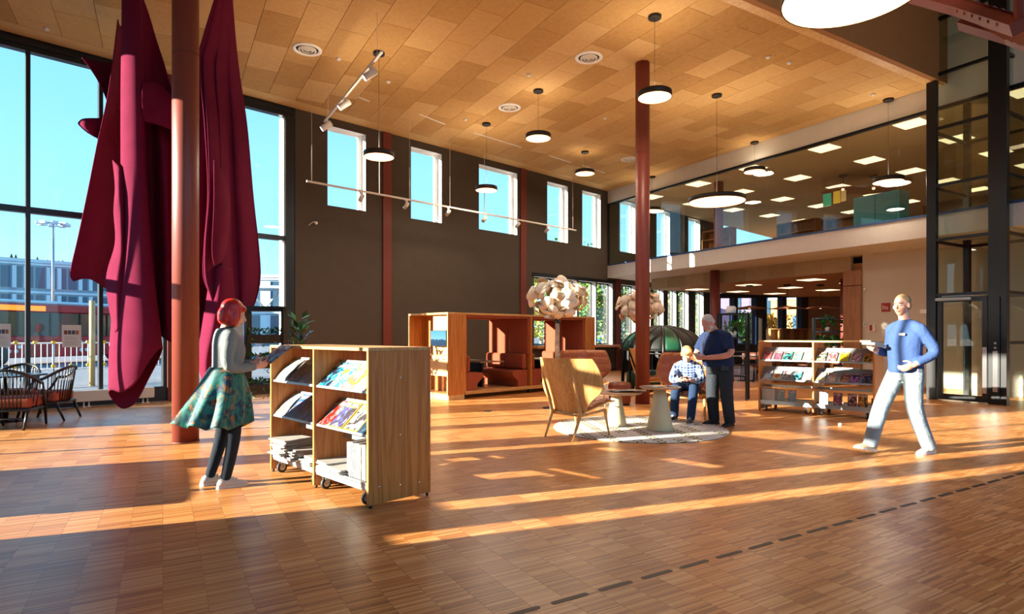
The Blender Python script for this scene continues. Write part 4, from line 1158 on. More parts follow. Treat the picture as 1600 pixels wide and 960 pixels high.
# ================================================================== lounge group
def rug_mat():
    m, nt, b = new_mat('patterned_rug')
    t = nd(nt, 'ShaderNodeTexCoord')
    sx = nd(nt, 'ShaderNodeSeparateXYZ'); nt.links.new(t.outputs['Object'], sx.inputs[0])
    def mth(op, a, bb=None):
        q = nd(nt, 'ShaderNodeMath', operation=op)
        for i, x in enumerate((a, bb)):
            if x is None: continue
            if isinstance(x, (int, float)): q.inputs[i].default_value = x
            else: nt.links.new(x, q.inputs[i])
        return q.outputs[0]
    px, py = 0.27, 0.125
    fx = mth('MULTIPLY', mth('SUBTRACT', mth('FRACT', mth('DIVIDE', sx.outputs['X'], px)), 0.5), px)
    ci = mth('FLOOR', mth('DIVIDE', sx.outputs['X'], px))
    fy = mth('MULTIPLY', mth('SUBTRACT', mth('FRACT', mth('DIVIDE', sx.outputs['Y'], py)), 0.5), py)
    d = mth('SQRT', mth('ADD', mth('POWER', fx, 2.0), mth('POWER', fy, 2.0)))
    ringv = mth('LESS_THAN', mth('ABSOLUTE', mth('SUBTRACT', d, 0.052)), 0.012)
    # broken columns
    cell = nd(nt, 'ShaderNodeCombineXYZ'); nt.links.new(ci, cell.inputs[0]); nt.links.new(mth('FLOOR', mth('DIVIDE', sx.outputs['Y'], py * 4)), cell.inputs[1])
    w = nd(nt, 'ShaderNodeTexWhiteNoise', noise_dimensions='2D'); nt.links.new(cell.outputs[0], w.inputs['Vector'])
    ringv = mth('MULTIPLY', ringv, mth('GREATER_THAN', w.outputs['Value'], 0.22))
    n = nd(nt, 'ShaderNodeTexNoise', i_Scale=40.0, i_Detail=4.0); nt.links.new(t.outputs['Object'], n.inputs['Vector'])
    r_ = ramp(nt, [(0.3, 'b9b8b0'), (0.7, 'd9d8d0')]); nt.links.new(n.outputs['Fac'], r_.inputs[0])
    mx = nd(nt, 'ShaderNodeMix', data_type='RGBA'); nt.links.new(ringv, mx.inputs['Factor'])
    nt.links.new(r_.outputs[0], mx.inputs[6]); mx.inputs[7].default_value = lin('6d6a2c')
    nt.links.new(mx.outputs[2], b.inputs['Base Color']); b.inputs['Roughness'].default_value = 0.95
    bp = nd(nt, 'ShaderNodeBump', i_Strength=0.3, i_Distance=0.004); nt.links.new(n.outputs['Fac'], bp.inputs['Height']); nt.links.new(bp.outputs[0], b.inputs['Normal'])
    return m
rg = MB().lathe([(1.24, 0.001), (1.25, 0.006), (1.24, 0.012), (0.6, 0.013)], 72).build('rug', rug_mat(), None, loc=(1.86, 8.72, 0), rz=R(8))
tag(rg, 'round white rug with olive chain pattern under the tables', 'rug')

def back_pt(s, t, off=0.0):
    """lounge chair back: s -1..1 across, t 0..1 up; faces +y"""
    prof = [(0.0, .26), (.12, .31), (.22, .36), (.38, .48), (.5, .525), (.62, .525), (.8, .50), (.95, .465), (1.0, .445)]
    for (t0, w0), (t1, w1) in zip(prof[:-1], prof[1:]):
        if t <= t1:
            w = w0 + (w1 - w0) * (t - t0) / (t1 - t0); break
    x = s * w
    y = -0.20 - 0.27 * t + 0.30 * x * x / 0.2 * (0.35 + 0.45 * t) * 0.9
    z = 0.33 + 0.73 * t
    return Vector((x, y + off, z + off * 0.25))
def lounge_chair(label, loc, rz, leather=None):
    lt = leather or MT['leather']
    t = thing('lounge_chair', label, 'chair', loc=loc, rz=rz, group='plywood and leather lounge chairs')
    N, K = 24, 26
    g0 = [[back_pt(-1 + 2 * j / N, k / K, 0.0) for j in range(N + 1)] for k in range(K + 1)]
    m = MB().rings([[p + Vector((0, -0.014, 0)) for p in r] for r in g0][::-1], False, False, 0, True)
    m.rings(g0, False, False, 0, True)
    rim = [g0[0][j] for j in range(N + 1)] + [g0[k][N] for k in range(1, K + 1)] + [g0[K][j] for j in range(N - 1, -1, -1)] + [g0[k][0] for k in range(K - 1, 0, -1)]
    m.rings([rim, [p + Vector((0, -0.014, 0)) for p in rim]], True, False, 0, False)
    m.build('back_shell', MT['ash'], t)
    rows = []
    N2, K2 = 48, 48
    for k in range(K2 + 1):
        r = []
        for j in range(N2 + 1):
            s, tt = -1 + 2 * j / N2, k / K2
            cell = abs(math.sin(math.pi * (s * 2.5 + 0.5)) * math.sin(math.pi * tt * 5)) ** 0.35
            edge = min(1, (1 - abs(s)) * 9) * min(1, tt * 12) * min(1, (1 - tt) * 12)
            r.append(back_pt(s * 0.985, 0.01 + tt * 0.985, 0.008 + (0.02 + 0.042 * cell) * edge ** 0.6))
        rows.append(r)
    MB().rings(rows, False, False, 0, True).build('back_cushion', lt, t)
    # seat
    def seat_pt(s, v, top):
        w = 0.27 + 0.06 * v
        x = s * w
        y = -0.22 + 0.62 * v
        z = 0.335 + 0.10 * v - 0.10 * max(0, v - 0.8) ** 1.3 * 6 * 0.4 + 0.05 * s * s * (0.4 + v)
        return Vector((x, y, z + top))
    N3 = 20
    lo = [[seat_pt(-1 + 2 * j / N3, k / N3, 0.0) for j in range(N3 + 1)] for k in range(N3 + 1)]
    mid = [[seat_pt(-1 + 2 * j / N3, k / N3, -0.014) for j in range(N3 + 1)] for k in range(N3 + 1)]
    m = MB().rings(lo, False, False, 0, True).rings(mid[::-1], False, False, 0, True)
    rim = lambda G: [G[0][j] for j in range(N3 + 1)] + [G[k][N3] for k in range(1, N3 + 1)] + [G[N3][j] for j in range(N3 - 1, -1, -1)] + [G[k][0] for k in range(N3 - 1, 0, -1)]
    m.rings([rim(lo), rim(mid)], True, False, 0, False)
    m.build('seat_shell', MT['ash'], t)
    cu = []
    N4 = 36
    for k in range(N4 + 1):
        r = []
        for j in range(N4 + 1):
            s, v = -1 + 2 * j / N4, k / N4
            cell = abs(math.sin(math.pi * (s * 1.5 + 0.5)) * math.sin(math.pi * v * 3)) ** 0.4
            edge = min(1, (1 - abs(s)) * 7) * min(1, v * 9) * min(1, (1 - v) * 7)
            r.append(seat_pt(s * 0.97, 0.02 + v * 0.95, 0.004 + (0.025 + 0.03 * cell) * edge ** 0.6))
        cu.append(r)
    MB().rings(cu, False, False, 0, True).build('seat_cushion', lt, t)
    for sx in (-1, 1):
        MB().tube([(sx * 0.235, -0.40, 0.0), (sx * 0.24, -0.30, 0.2), (sx * 0.245, -0.25, 0.34), (sx * 0.235, -0.30, 0.5), (sx * 0.25, -0.375, 0.72), (sx * 0.255, -0.425, 0.88)], [0.012, 0.02, 0.027, 0.022, 0.017, 0.005], 10).build('leg', MT['ash'], t)
        MB().tube([(sx * 0.28, 0.33, 0.0), (sx * 0.272, 0.285, 0.18), (sx * 0.265, 0.25, 0.36)], [0.011, 0.017, 0.024], 10).build('leg', MT['ash'], t)
        MB().tube([(sx * 0.245, -0.25, 0.315), (sx * 0.255, 0.0, 0.33), (sx * 0.265, 0.25, 0.355)], [0.02, 0.015, 0.02], 8).build('side_rail', MT['ash'], t)
    MB().tube([(-0.245, -0.23, 0.31), (0.245, -0.23, 0.31)], 0.014, 8).build('cross_rail', MT['ash'], t)
    return t
lounge_chair('plywood lounge chair seen from behind at the edge of the rug', (0.89, 8.05, 0), R(-45.4))
lounge_chair('cognac leather lounge chair facing the camera behind the low table', (1.44, 11.5, 0), R(187))
lounge_chair('lounge chair on which the man in the plaid shirt sits', (2.88, 9.74, 0), R(160))
lounge_chair('lounge chair seen from its side behind the slender column', (3.1, 13.25, 0), R(-112), MT['leather_dark'])
ot = thing('ottoman', 'brown leather ottoman beside the slender column', 'ottoman', loc=(2.1, 11.6, 0))
MB().lathe([(0.18, 0.03), (0.21, 0.06), (0.215, 0.28), (0.23, 0.36), (0.2, 0.43), (0.1, 0.45), (0.02, 0.452)], 28).build('cushion', MT['leather_dark'], ot)
MB().lathe([(0.19, 0.0), (0.19, 0.035)], 24).build('base', MT['black'], ot)

MT['cone'] = plain('sand_cone', 'cbbd97', 0.7, var=0.03)
def cone_table(label, p, dia, h, rb):
    t = thing('side_table', label, 'table', loc=p, group='round tables on cone feet')
    MB().lathe([(rb, 0.014), (rb, 0.03), (rb * 0.55, h * 0.75), (rb * 0.42, h - 0.022)], 36).build('cone_foot', MT['cone'], t)
    MB().lathe([(dia / 2 - 0.03, h - 0.024), (dia / 2, h - 0.01), (dia / 2, h - 0.004), (dia / 2 - 0.004, h)], 48).build('table_top', wood('table_%d' % int(dia * 100), 'b07c4c', 'c89664', 0.35, axis='x'), t)
    return t
T1, T2 = Vector((1.55, 8.85, 0)), Vector((2.1, 8.45, 0))
cone_table('wide low cone table with newspapers, left of the pair', T1, 0.77, 0.52, 0.155)
cone_table('taller small cone table before the seated man', T2, 0.58, 0.63, 0.185)
for i, (dx, dy, a, lb) in enumerate(((0.08, 0.02, 20, 'open newspaper lying on the wide low table'), (0.24, -0.05, -12, 'folded newspaper hanging over the edge of the wide low table'))):
    o = MB()
    o.rings([[(-0.19, y, 0.001 + 0.012 * math.sin(k)), (0.0, y, 0.004 + 0.006 * math.cos(k)), (0.19, y, 0.001 + 0.01 * math.cos(k * 1.7))] for k, y in enumerate([-0.13 + 0.05 * q for q in range(6)])], False, False, 0, True)
    o = o.build('newspaper', MT['news'], None, loc=(T1.x + dx, T1.y + dy, 0.534 + 0.01 * i), rz=R(a))
    md = o.modifiers.new('thick', 'SOLIDIFY'); md.thickness = 0.006
    tag(o, lb, 'newspaper', 'newspapers on the low table')
mg = print_item('magazine', 'blue picture magazine on the small cone table', 'magazine', 0.2, 0.27, 0.006, Matrix.Translation((T2.x - 0.05, T2.y - 0.18, 0.632)) @ Matrix.Rotation(R(35), 4, 'Z'), cover_mat('5a78a8', 'c8d0e0', 'e8e8e8'), 'magazines on the small table')
print_item('magazine', 'dark closed magazine on the small cone table', 'magazine', 0.15, 0.21, 0.006, Matrix.Translation((T2.x + 0.15, T2.y - 0.1, 0.632)) @ Matrix.Rotation(R(-15), 4, 'Z'), cover_mat('20222a', '40444a', '8a8a90'), 'magazines on the small table')

# ================================================================== leaf tree lamps
MT['leafpale'] = plain('pale_felt_leaf', 'e6dac8', 0.9, var=0.06, scale=20)
MT['leafpale2'] = plain('warm_felt_leaf', 'dcc4a2', 0.9, var=0.06, scale=20)
MT['birch'] = plain('birch_bark', 'c4ae90', 0.8, var=0.45, scale=14)
lm = MB()
lf = [(0.1 * math.cos(a), 0.092 * math.sin(a) - 0.07, 0.012 * math.cos(2 * a)) for a in [2 * math.pi * j / 18 for j in range(18)]]
c_ = lm.pt((0, -0.07, 0.022)); ii = [lm.pt(p) for p in lf]
c2 = lm.pt((0, -0.07, 0.016)); i2 = [lm.pt((p[0], p[1], p[2] - 0.006)) for p in lf]
for j in range(18):
    lm.face((c_, ii[j], ii[(j + 1) % 18]), 0, True); lm.face((c2, i2[(j + 1) % 18], i2[j]), 0, True); lm.face((ii[j], i2[j], i2[(j + 1) % 18], ii[(j + 1) % 18]))
leaf_a = lm.mesh('leaf'); leaf_a.materials.append(MT['leafpale'])
leaf_b = leaf_a.copy(); leaf_b.materials.clear(); leaf_b.materials.append(MT['leafpale2'])
def tree_lamp(label, p, seed, n=125):
    rnd = random.Random(seed)
    t = thing('tree_sculpture', label, 'sculpture', loc=p, group='artificial trees with felt leaves')
    MB().lathe([(0.28, 0), (0.28, 0.008), (0.05, 0.016)], 32).build('base_plate', MT['black'], t)
    MB().tube([(0, 0, 0.01), (0.01, 0, 0.6), (-0.005, 0.01, 1.2), (0, 0, 1.6)], [0.055, 0.05, 0.045, 0.04], 12).build('trunk', MT['birch'], t)
    MB().lathe([(0.05, 1.58), (0.05, 1.66)], 14).build('collar', MT['black'], t)
    for k in range(9):
        a = 2 * math.pi * k / 9 + rnd.uniform(-.2, .2); e = rnd.uniform(0.2, 1.3)
        q = Vector((0.4 * math.cos(a) * math.cos(e), 0.4 * math.sin(a) * math.cos(e), 1.95 + 0.33 * math.sin(e) - 0.1))
        MB().tube([(0, 0, 1.6), (q.x * 0.3, q.y * 0.3, 1.75), q], [0.018, 0.012, 0.006], 6).build('branch', MT['birch'], t)
    for k in range(n):
        zz = 1 - 2 * (k + 0.5) / n
        a = k * 2.399963
        rr = math.sqrt(1 - zz * zz)
        d = Vector((rr * math.cos(a), rr * math.sin(a), zz))
        sc_ = rnd.uniform(0.72, 1.0) if rnd.random() < 0.75 else rnd.uniform(0.45, 0.7)
        pos = Vector((d.x * 0.56, d.y * 0.56, d.z * 0.37)) * sc_ + Vector((0, 0, 2.05))
        nrm = (Vector((d.x, d.y, d.z * 1.2)) + Vector((rnd.uniform(-.45, .45), rnd.uniform(-.45, .45), rnd.uniform(-.35, .45)))).normalized()
        q = nrm.to_track_quat('Z', 'Y').to_matrix().to_4x4() @ Matrix.Rotation(rnd.uniform(0, 6.28), 4, 'Z') @ Matrix.Scale(rnd.uniform(0.8, 1.25), 4)
        obj('leaf', leaf_a if rnd.random() < 0.6 else leaf_b, None, t, Matrix.Translation(pos) @ q)
    return t
tree_lamp('birch trunk tree with a crown of pale felt discs, left of the two', fl(871, 638), 3)
tree_lamp('second pale felt disc tree, half behind the slender column', (3.06, 14.25, 0), 5)
# ================================================================== lift shaft
def onplane(u, v, F, y0):
    Fi = F.inverted()
    o = Fi @ Vector((0, 0, CAM_H)); d = (Fi.to_3x3() @ Vector(((u - 800) / FOC, 1, (HOR - v) / FOC)))
    t = (y0 - o.y) / d.y
    p = o + d * t
    return p.x, p.z
lf_ = thing('glass_lift', 'black framed glass lift shaft with a glazed door at the right', 'lift', M=FB @ Matrix.Translation((11.03, -0.44, 0)))
W, DP, HT = 1.40, 1.75, 8.6
for x0, x1, y0, y1 in ((0.0, 0.18, 0.0, 0.12), (1.10, W, 0.0, 0.14), (0.0, 0.12, DP - 0.12, DP), (W - 0.12, W, DP - 0.12, DP)):
    MB().box(x0, x1, y0, y1, 0, HT, c=0.004).build('post', MT['frame_black'], lf_)
levels = [2.2, 3.36, 4.5, 5.7, 6.84, 8.0]
for z in levels:
    MB().box(0.18, 1.10, 0.02, 0.09, z - 0.03, z + 0.03).build('cross_bar', MT['frame_black'], lf_)
    MB().box(0.12, W - 0.12, DP - 0.09, DP - 0.03, z - 0.03, z + 0.03).build('cross_bar', MT['frame_black'], lf_)
    MB().box(0.02, 0.07, 0.12, DP - 0.12, z - 0.03, z + 0.03).build('cross_bar', MT['frame_black'], lf_)
    MB().box(W - 0.07, W - 0.02, 0.14, DP - 0.12, z - 0.03, z + 0.03).build('cross_bar', MT['frame_black'], lf_)
zz = [0.08] + levels + [HT]
for a, b in zip(zz[:-1], zz[1:]):
    if a > 2: MB().box(0.18, 1.10, 0.05, 0.06, a + 0.03, b - 0.03).build('pane', MT['glass_lift'], lf_)
    MB().box(0.12, W - 0.12, DP - 0.065, DP - 0.055, a + 0.03, b - 0.03).build('pane', MT['glass_lift'], lf_)
    MB().box(0.04, 0.05, 0.12, DP - 0.12, a + 0.03, b - 0.03).build('pane', MT['glass_lift'], lf_)
    MB().box(W - 0.05, W - 0.04, 0.14, DP - 0.12, a + 0.03, b - 0.03).build('pane', MT['glass_lift'], lf_)
MB().box(W - 0.07, W - 0.02, 0.14, DP - 0.12, 1.18, 1.24).build('cross_bar', MT['frame_black'], lf_)
dr = thing_part(lf_, 'door', (0.2, 0.03, 0))
MB().box(0, 0.09, 0, 0.05, 0.02, 2.14).box(0.79, 0.88, 0, 0.05, 0.02, 2.14).box(0.09, 0.79, 0, 0.05, 2.04, 2.14).box(0.09, 0.79, 0, 0.05, 0.02, 0.14).build('door_frame', MT['frame_black'], dr)
MB().box(0.09, 0.79, 0.02, 0.03, 0.14, 2.04).build('door_pane', MT['glass_lift'], dr)
MB().box(-0.02, 0.62, -0.06, -0.005, 2.07, 2.13, c=0.006).box(0.1, 0.66, -0.04, -0.005, 2.15, 2.165).build('door_closer', MT['shelfmetal'], dr)
MB().box(0.80, 0.87, -0.012, 0.0, 0.2, 1.12).build('push_plate', MT['chrome'], dr)
MB().box(-0.1, 0.02, -0.05, -0.02, 1.82, 1.9, c=0.005).build('cable_box', MT['offwhite'], lf_)
MB().box(1.16, 1.30, -0.03, 0.0, 0.12, 2.1).build('control_panel', MT['frame_black'], lf_)
MB().box(1.19, 1.27, -0.036, -0.03, 0.25, 1.05).build('steel_plate', MT['chrome'], lf_)
MB().box(1.21, 1.25, -0.04, -0.03, 1.18, 1.22).box(1.21, 1.25, -0.04, -0.03, 1.09, 1.13).build('call_button', MT['shelfmetal'], lf_)
MB().box(0.55, 0.72, DP - 0.32, DP - 0.14, 0.1, HT - 0.1).build('guide_mast', MT['frame_black'], lf_)
MB().box(0.80, 0.84, DP - 0.3, DP - 0.2, 0.1, HT - 0.1).build('guide_rail', MT['shelfmetal'], lf_)
MB().box(0.1, W - 0.1, 0.15, DP - 0.15, 7.55, 7.62).build('lift_roof', MT['glass_lift'], lf_)
MB().box(0, W, 0, DP, HT, HT + 0.1).build('head_frame', MT['frame_black'], lf_)
# red steel stair flight high above the lift
st = thing('steel_stair', 'red painted steel stair soffit in the top right corner', 'stair', loc=(0, 0, 0))
pa, pb_, pc_ = dp(1425, -8, 7.2), dp(1500, 12, 6.6), dp(1592, 42, 5.6)
for off in (Vector((0, 0, 0)), Vector((1.1, 0.65, 0.0))):
    MB().tube([pa + off, pb_ + off, pc_ + off], 0.09, 4, smooth=False).build('stringer', MT['red'], st)
m = MB()
up_ = Vector((0, 0, 0.1)); o2 = Vector((1.1, 0.65, 0.0))
for a, b in ((pa, pb_), (pb_, pc_)):
    m.poly([a + up_, b + up_, b + o2 + up_, a + o2 + up_])
    m.poly([a + up_ * 1.2, a + o2 + up_ * 1.2, b + o2 + up_ * 1.2, b + up_ * 1.2])
m.build('soffit_plate', MT['red'], st)
for k in range(1, 7):
    q = pb_.lerp(pc_, k / 7)
    MB().box(-0.02, 1.2, -0.1, 0.1, 0.02, 0.05).build('tread', MT['red'], st, Matrix.Translation(q) @ Matrix.Rotation(math.atan2(0.65, 1.1), 4, 'Z'))
for off in (Vector((0.0, 0.0, 0)), o2):
    MB().tube([pa + off + Vector((0, 0, .05)), Vector(((pa + off).x, (pa + off).y, 9.5))], 0.04, 8).build('hanger', MT['red'], st)
    MB().tube([pc_ + off + Vector((0, 0, .05)), Vector(((pc_ + off).x, (pc_ + off).y, 9.5))], 0.04, 8).build('hanger', MT['red'], st)

# ---- fittings on the beige wall
def wall_box(name, u0, u1, v0, v1, mat, label, cat, th=0.03, y=1.7, F=FB):
    x0, z1 = onplane(u0, v0, F, y - th); x1, z0 = onplane(u1, v1, F, y - th)
    t = thing(name, label, cat, M=F @ Matrix.Translation(((x0 + x1) / 2, y, (z0 + z1) / 2)))
    w, h = abs(x1 - x0) / 2, abs(z1 - z0) / 2
    MB().box(-w, w, -th, -0.002, -h, h, c=0.004).build('plate', mat, t)
    return t, w, h
t, w, h = wall_box('fire_sign', 1377, 1390, 474, 487, plain('sign_red', 'b0241c', 0.5), 'small red fire equipment sign on the beige wall', 'sign')
m = MB()
for k in range(3): m.box(-w * 0.7 + k * w * 0.5, -w * 0.4 + k * w * 0.5, -0.033, -0.03, -h * 0.5, h * (0.5 - 0.2 * k))
m.build('pictogram', MT['paper'], t)
t, w, h = wall_box('fire_alarm_button', 1357, 1367, 507, 518, MT['white'], 'white fire alarm box with a red face on the beige wall', 'alarm button', 0.05)
MB().box(-w * 0.7, w * 0.2, -0.055, -0.05, -h * 0.8, h * 0.8).build('red_face', plain('alarm_red', 'a81c18', 0.4), t)
t, w, h = wall_box('thermostat', 1348, 1354, 504, 510, MT['white'], 'tiny white thermostat beside the wood clad pillar', 'thermostat')
MB().ball((0, -0.032, 0), 0.02).build('knob', MT['shelfmetal'], t)
x, z = onplane(1351, 452, FB, 1.68)
tag(MB().lathe([(0.045, 0), (0.045, 0.02), (0.03, 0.035), (0.008, 0.036)], 20, ax='y').build('wall_sensor', MT['white'], None, FB @ Matrix.Translation((x, 1.698, z)) @ Matrix.Rotation(R(180), 4, 'Z')), 'round white sensor high on the beige wall', 'sensor')
t, w, h = wall_box('wall_speaker', 1364, 1374, 387, 396, MT['offwhite'], 'small white box just under the balcony edge', 'speaker', 0.1)
# notes on the balcony glass
for u0, u1, v0, v1, c, lb in ((1286, 1299, 304, 321, '46c8a0', 'turquoise paper note stuck to the balcony glass'), (1302, 1313, 300, 317, 'e8d850', 'yellow paper note stuck to the balcony glass'), (1314, 1322, 299, 314, 'd8cc8a', 'pale yellow leaflet stuck to the balcony glass')):
    x0, z1 = onplane(u0, v0, FB, -0.002); x1, z0 = onplane(u1, v1, FB, -0.002)
    o = MB().box(x0, x1, -0.004, -0.001, z0, z1).build('paper_note', plain('note_' + c, c, 0.7), None, FB)
    tag(o, lb, 'note', 'notes on the balcony glass')

# ================================================================== upstairs furniture (storey floor 3.92)
def shelf_unit(label, F, x, y, w, h, d, z0, mat, cat='shelf', rows=4, group=None, fill=True, seed=1):
    rnd = random.Random(seed)
    t = thing('book_shelf', label, cat, M=F @ Matrix.Translation((x, y, z0)), group=group)
    MB().box(-w / 2, -w / 2 + 0.03, 0, d, 0, h).box(w / 2 - 0.03, w / 2, 0, d, 0, h).box(-w / 2 + 0.03, w / 2 - 0.03, d - 0.02, d, 0, h).build('carcass', mat, t)
    for k in range(rows + 1):
        MB().box(-w / 2 + 0.03, w / 2 - 0.03, 0.0, d - 0.02, k * (h - 0.03) / rows, k * (h - 0.03) / rows + 0.03).build('shelf_board', mat, t)
    return t
for i, (x, y, w, h) in enumerate(((2.3, 3.2, 1.3, 1.35), (4.3, 5.0, 1.5, 1.5), (6.2, 4.5, 1.0, 1.25), (3.2, 7.5, 2.0, 1.9), (8.0, 8.0, 2.0, 1.9), (13.2, 4.0, 1.8, 2.1))):
    shelf_unit(['low brown shelf upstairs behind the red column', 'brown book shelf upstairs below the wide pendant', 'small brown shelf upstairs in the middle of the balcony', 'tall book shelf at the back left of the upper storey', 'tall book shelf at the back of the upper storey', 'tall lit shelf upstairs seen through the lift'][i], FB, x, y, w, h, 0.35, 3.92, MT['woodwall'], group='shelves upstairs', seed=i)
tc_ = thing('teal_cabinet', 'teal blue cabinet upstairs behind the paper notes', 'cabinet', M=FB @ Matrix.Translation((8.6, 2.4, 3.92)))
MB().box(-0.6, 0.6, -0.25, 0.25, 0.05, 1.25, c=0.01).build('body', plain('teal_paint', '1f7a86', 0.5), tc_)
MB().box(-0.55, -0.01, -0.262, -0.25, 0.1, 1.2).box(0.01, 0.55, -0.262, -0.25, 0.1, 1.2).build('door_leaf', plain('teal_paint_dark', '1a6a76', 0.5), tc_)
MB().box(-0.55, 0.55, -0.2, 0.2, 0, 0.05).build('plinth', MT['black'], tc_)
MT['shade'] = plain('brown_shade', '6a3a22', 0.6)
def wide_shade(label, p, zc, z, dia, group):
    t = thing('wide_pendant', label, 'lamp', loc=(p[0], p[1], zc), group=group)
    MB().lathe([(0.12, -0.002), (0.12, -0.05)], 20).build('canopy', MT['black'], t)
    MB().tube([(0, 0, -0.05), (0.02, 0.01, (z - zc) * 0.5), (0, 0, z - zc + 0.08)], 0.006, 6).build('cable', MT['black'], t)
    r = dia / 2
    MB().lathe([(0.03, z - zc + 0.09), (0.12, z - zc + 0.07), (r * 0.6, z - zc + 0.03), (r, z - zc - 0.01), (r - 0.01, z - zc - 0.02), (r * 0.6, z - zc + 0.015), (0.1, z - zc + 0.05)], 40, caps=False).build('shade', MT['shade'], t)
    MB().ball((0, 0, z - zc + 0.03), 0.05, 12, 8).build('bulb', MT['lamp'], t)
for u, v, lb in ((1317, 286, 'broad brown pendant shade upstairs, left of the pair'), (1365, 284, 'broad brown pendant shade upstairs, right of the pair')):
    p = dp(u, v, 19.5); wide_shade(lb, p, 6.59, p.z - 0.25, 1.3, 'broad pendant shades upstairs')

# ================================================================== room below the balcony
for u, lb in ((1171, 'broad terracotta pendant shade under the balcony, left of three'), (1230, 'broad terracotta pendant shade under the balcony, middle of three'), (1282, 'broad terracotta pendant shade under the balcony, right of three')):
    p = dp(u, 482, 20.5); wide_shade(lb, p, 3.085, p.z, 1.2, 'broad pendant shades under the balcony')
MT['shade'].node_tree.nodes['Principled BSDF'].inputs['Base Color'].default_value = lin('8a4a2c')
k = 0
for x in (1.6, 3.9, 6.2):
    for y in (3.0, 5.3, 7.6):
        k += 1
        t = thing('ceiling_light', 'flat square ceiling light under the balcony, %s one' % ordn[k - 1], 'light', M=FB @ Matrix.Translation((x, y, 3.08)), group='panel lights under the balcony')
        obj('light_frame', fmesh, MT['white'], t); obj('diffuser', pm, MT['panel_light'], t)
MT['cafe'] = plain('cafe_chair_brown', '5a3020', 0.5)
def cafe_chair(label, p, rz, first=[None]):
    if first[0] is None:
        t = thing('cafe_chair', label, 'chair', loc=p, rz=rz, group='brown chairs under the balcony')
        MB().box(-0.22, 0.22, -0.22, 0.22, 0.43, 0.47, c=0.015).build('seat', MT['cafe'], t)
        m = MB(); m.rings([[(-0.22 + 0.44 * j / 8, -0.22 - 0.06 * (1 - (2 * j / 8 - 1) ** 2), z) for j in range(9)] for z in (0.6, 0.7, 0.82)], False, False, 0, True)
        o = m.build('backrest', MT['cafe'], t); md = o.modifiers.new('t', 'SOLIDIFY'); md.thickness = 0.02
        for sx in (-1, 1):
            MB().tube([(sx * 0.2, 0.2, 0), (sx * 0.18, 0.17, 0.43)], 0.013, 6).build('leg', MT['frame_black'], t)
            MB().tube([(sx * 0.21, -0.25, 0), (sx * 0.19, -0.2, 0.43), (sx * 0.19, -0.25, 0.65)], 0.013, 6).build('leg', MT['frame_black'], t)
        first[0] = t
        return t
    return dup(first[0], loc=p, rz=rz, label=label)
def cafe_table(label, p, first=[None]):
    if first[0] is None:
        t = thing('cafe_table', label, 'table', loc=p, group='tables under the balcony')
        MB().lathe([(0.4, 0.715), (0.42, 0.72), (0.42, 0.74)], 32).build('table_top', plain('cafe_top', '4a4038', 0.3), t)
        MB().lathe([(0.03, 0.02), (0.03, 0.715)], 12).build('post', MT['frame_black'], t)
        MB().lathe([(0.25, 0), (0.25, 0.012), (0.04, 0.03)], 24).build('foot', MT['frame_black'], t)
        first[0] = t
        return t
    return dup(first[0], loc=p, label=label)
spots = [(6.9, 17.6, 'left of the low book shelf'), (8.6, 18.6, 'behind the left half of the right bookcase'), (9.5, 17.2, 'behind the right half of the right bookcase'), (9.6, 20.9, 'near the far blue framed windows'), (10.6, 22.0, 'in the far right of the lower room'), (4.9, 19.6, 'behind the green dome')]
q = 0
for x, y, lb in spots:
    cafe_table('dark round table ' + lb, (x, y, 0))
    for a, side in ((20, 'far side'), (140, 'left side'), (260, 'near side')):
        cafe_chair('brown chair, %s of the table %s' % (side, lb), (x + 0.62 * math.cos(R(a + 40)), y + 0.62 * math.sin(R(a + 40)), 0), R(a + 40 + 90))
# high table along the windows behind the chairs
ht = thing('high_table', 'long brown high table along the low windows', 'table', M=FA @ Matrix.Translation((17.6, -1.2, 0)))
MB().box(-1.6, 1.6, -0.35, 0.35, 0.86, 0.9, c=0.006).build('table_top', MT['woodwall'], ht)
for x in (-1.45, -0.5, 0.5, 1.45):
    MB().box(x - 0.03, x + 0.03, -0.3, 0.3, 0, 0.86).build('trestle', MT['frame_black'], ht)
# dark frame shelf with plants
MT['pot'] = plain('white_pot', 'e6e6e2', 0.4)
def leafy(mb, c, r, n, rnd, size=0.06, up=0.5, mi=0):
    """cluster of separate pointed leaves around c"""
    c = Vector(c)
    for _ in range(n):
        d = Vector((rnd.gauss(0, 1), rnd.gauss(0, 1), rnd.gauss(0, 1) + up)).normalized()
        p = c + Vector((d.x * r[0], d.y * r[1], d.z * r[2])) * rnd.uniform(0.35, 1.0)
        a = d.cross(Vector((rnd.gauss(0, 1), rnd.gauss(0, 1), rnd.gauss(0, 1)))).normalized()
        b = (d + Vector((rnd.uniform(-.6, .6), rnd.uniform(-.6, .6), rnd.uniform(-.3, .6)))).normalized()
        s = size * rnd.uniform(0.7, 1.3)
        mb.poly([p, p + a * s * 0.35 + b * s * 0.5, p + b * s, p - a * s * 0.35 + b * s * 0.5], mi)
def potted(label, p, h, seed, r=0.12, n=60, size=0.09, mat=None, cat='plant', group=None, pr=0.07, ph=0.12):
    rnd = random.Random(seed)
    t = thing('potted_plant', label, cat, loc=p, group=group)
    MB().lathe([(pr * 0.75, 0), (pr, ph), (pr * 0.92, ph), (pr * 0.85, ph - 0.02), (0.01, ph - 0.02)], 18).build('pot', MT['pot'], t)
    m = MB(); leafy(m, (0, 0, ph + h * 0.45), (r, r, h * 0.55), n, rnd, size)
    m.build('foliage', mat or MT['green'], t)
    MB().tube([(0, 0, ph - 0.02), (0.01, 0, ph + h * 0.3)], 0.008, 6).build('stem', MT['soil'], t)
    return t
px0 = dp(1146, 560, 12.6)
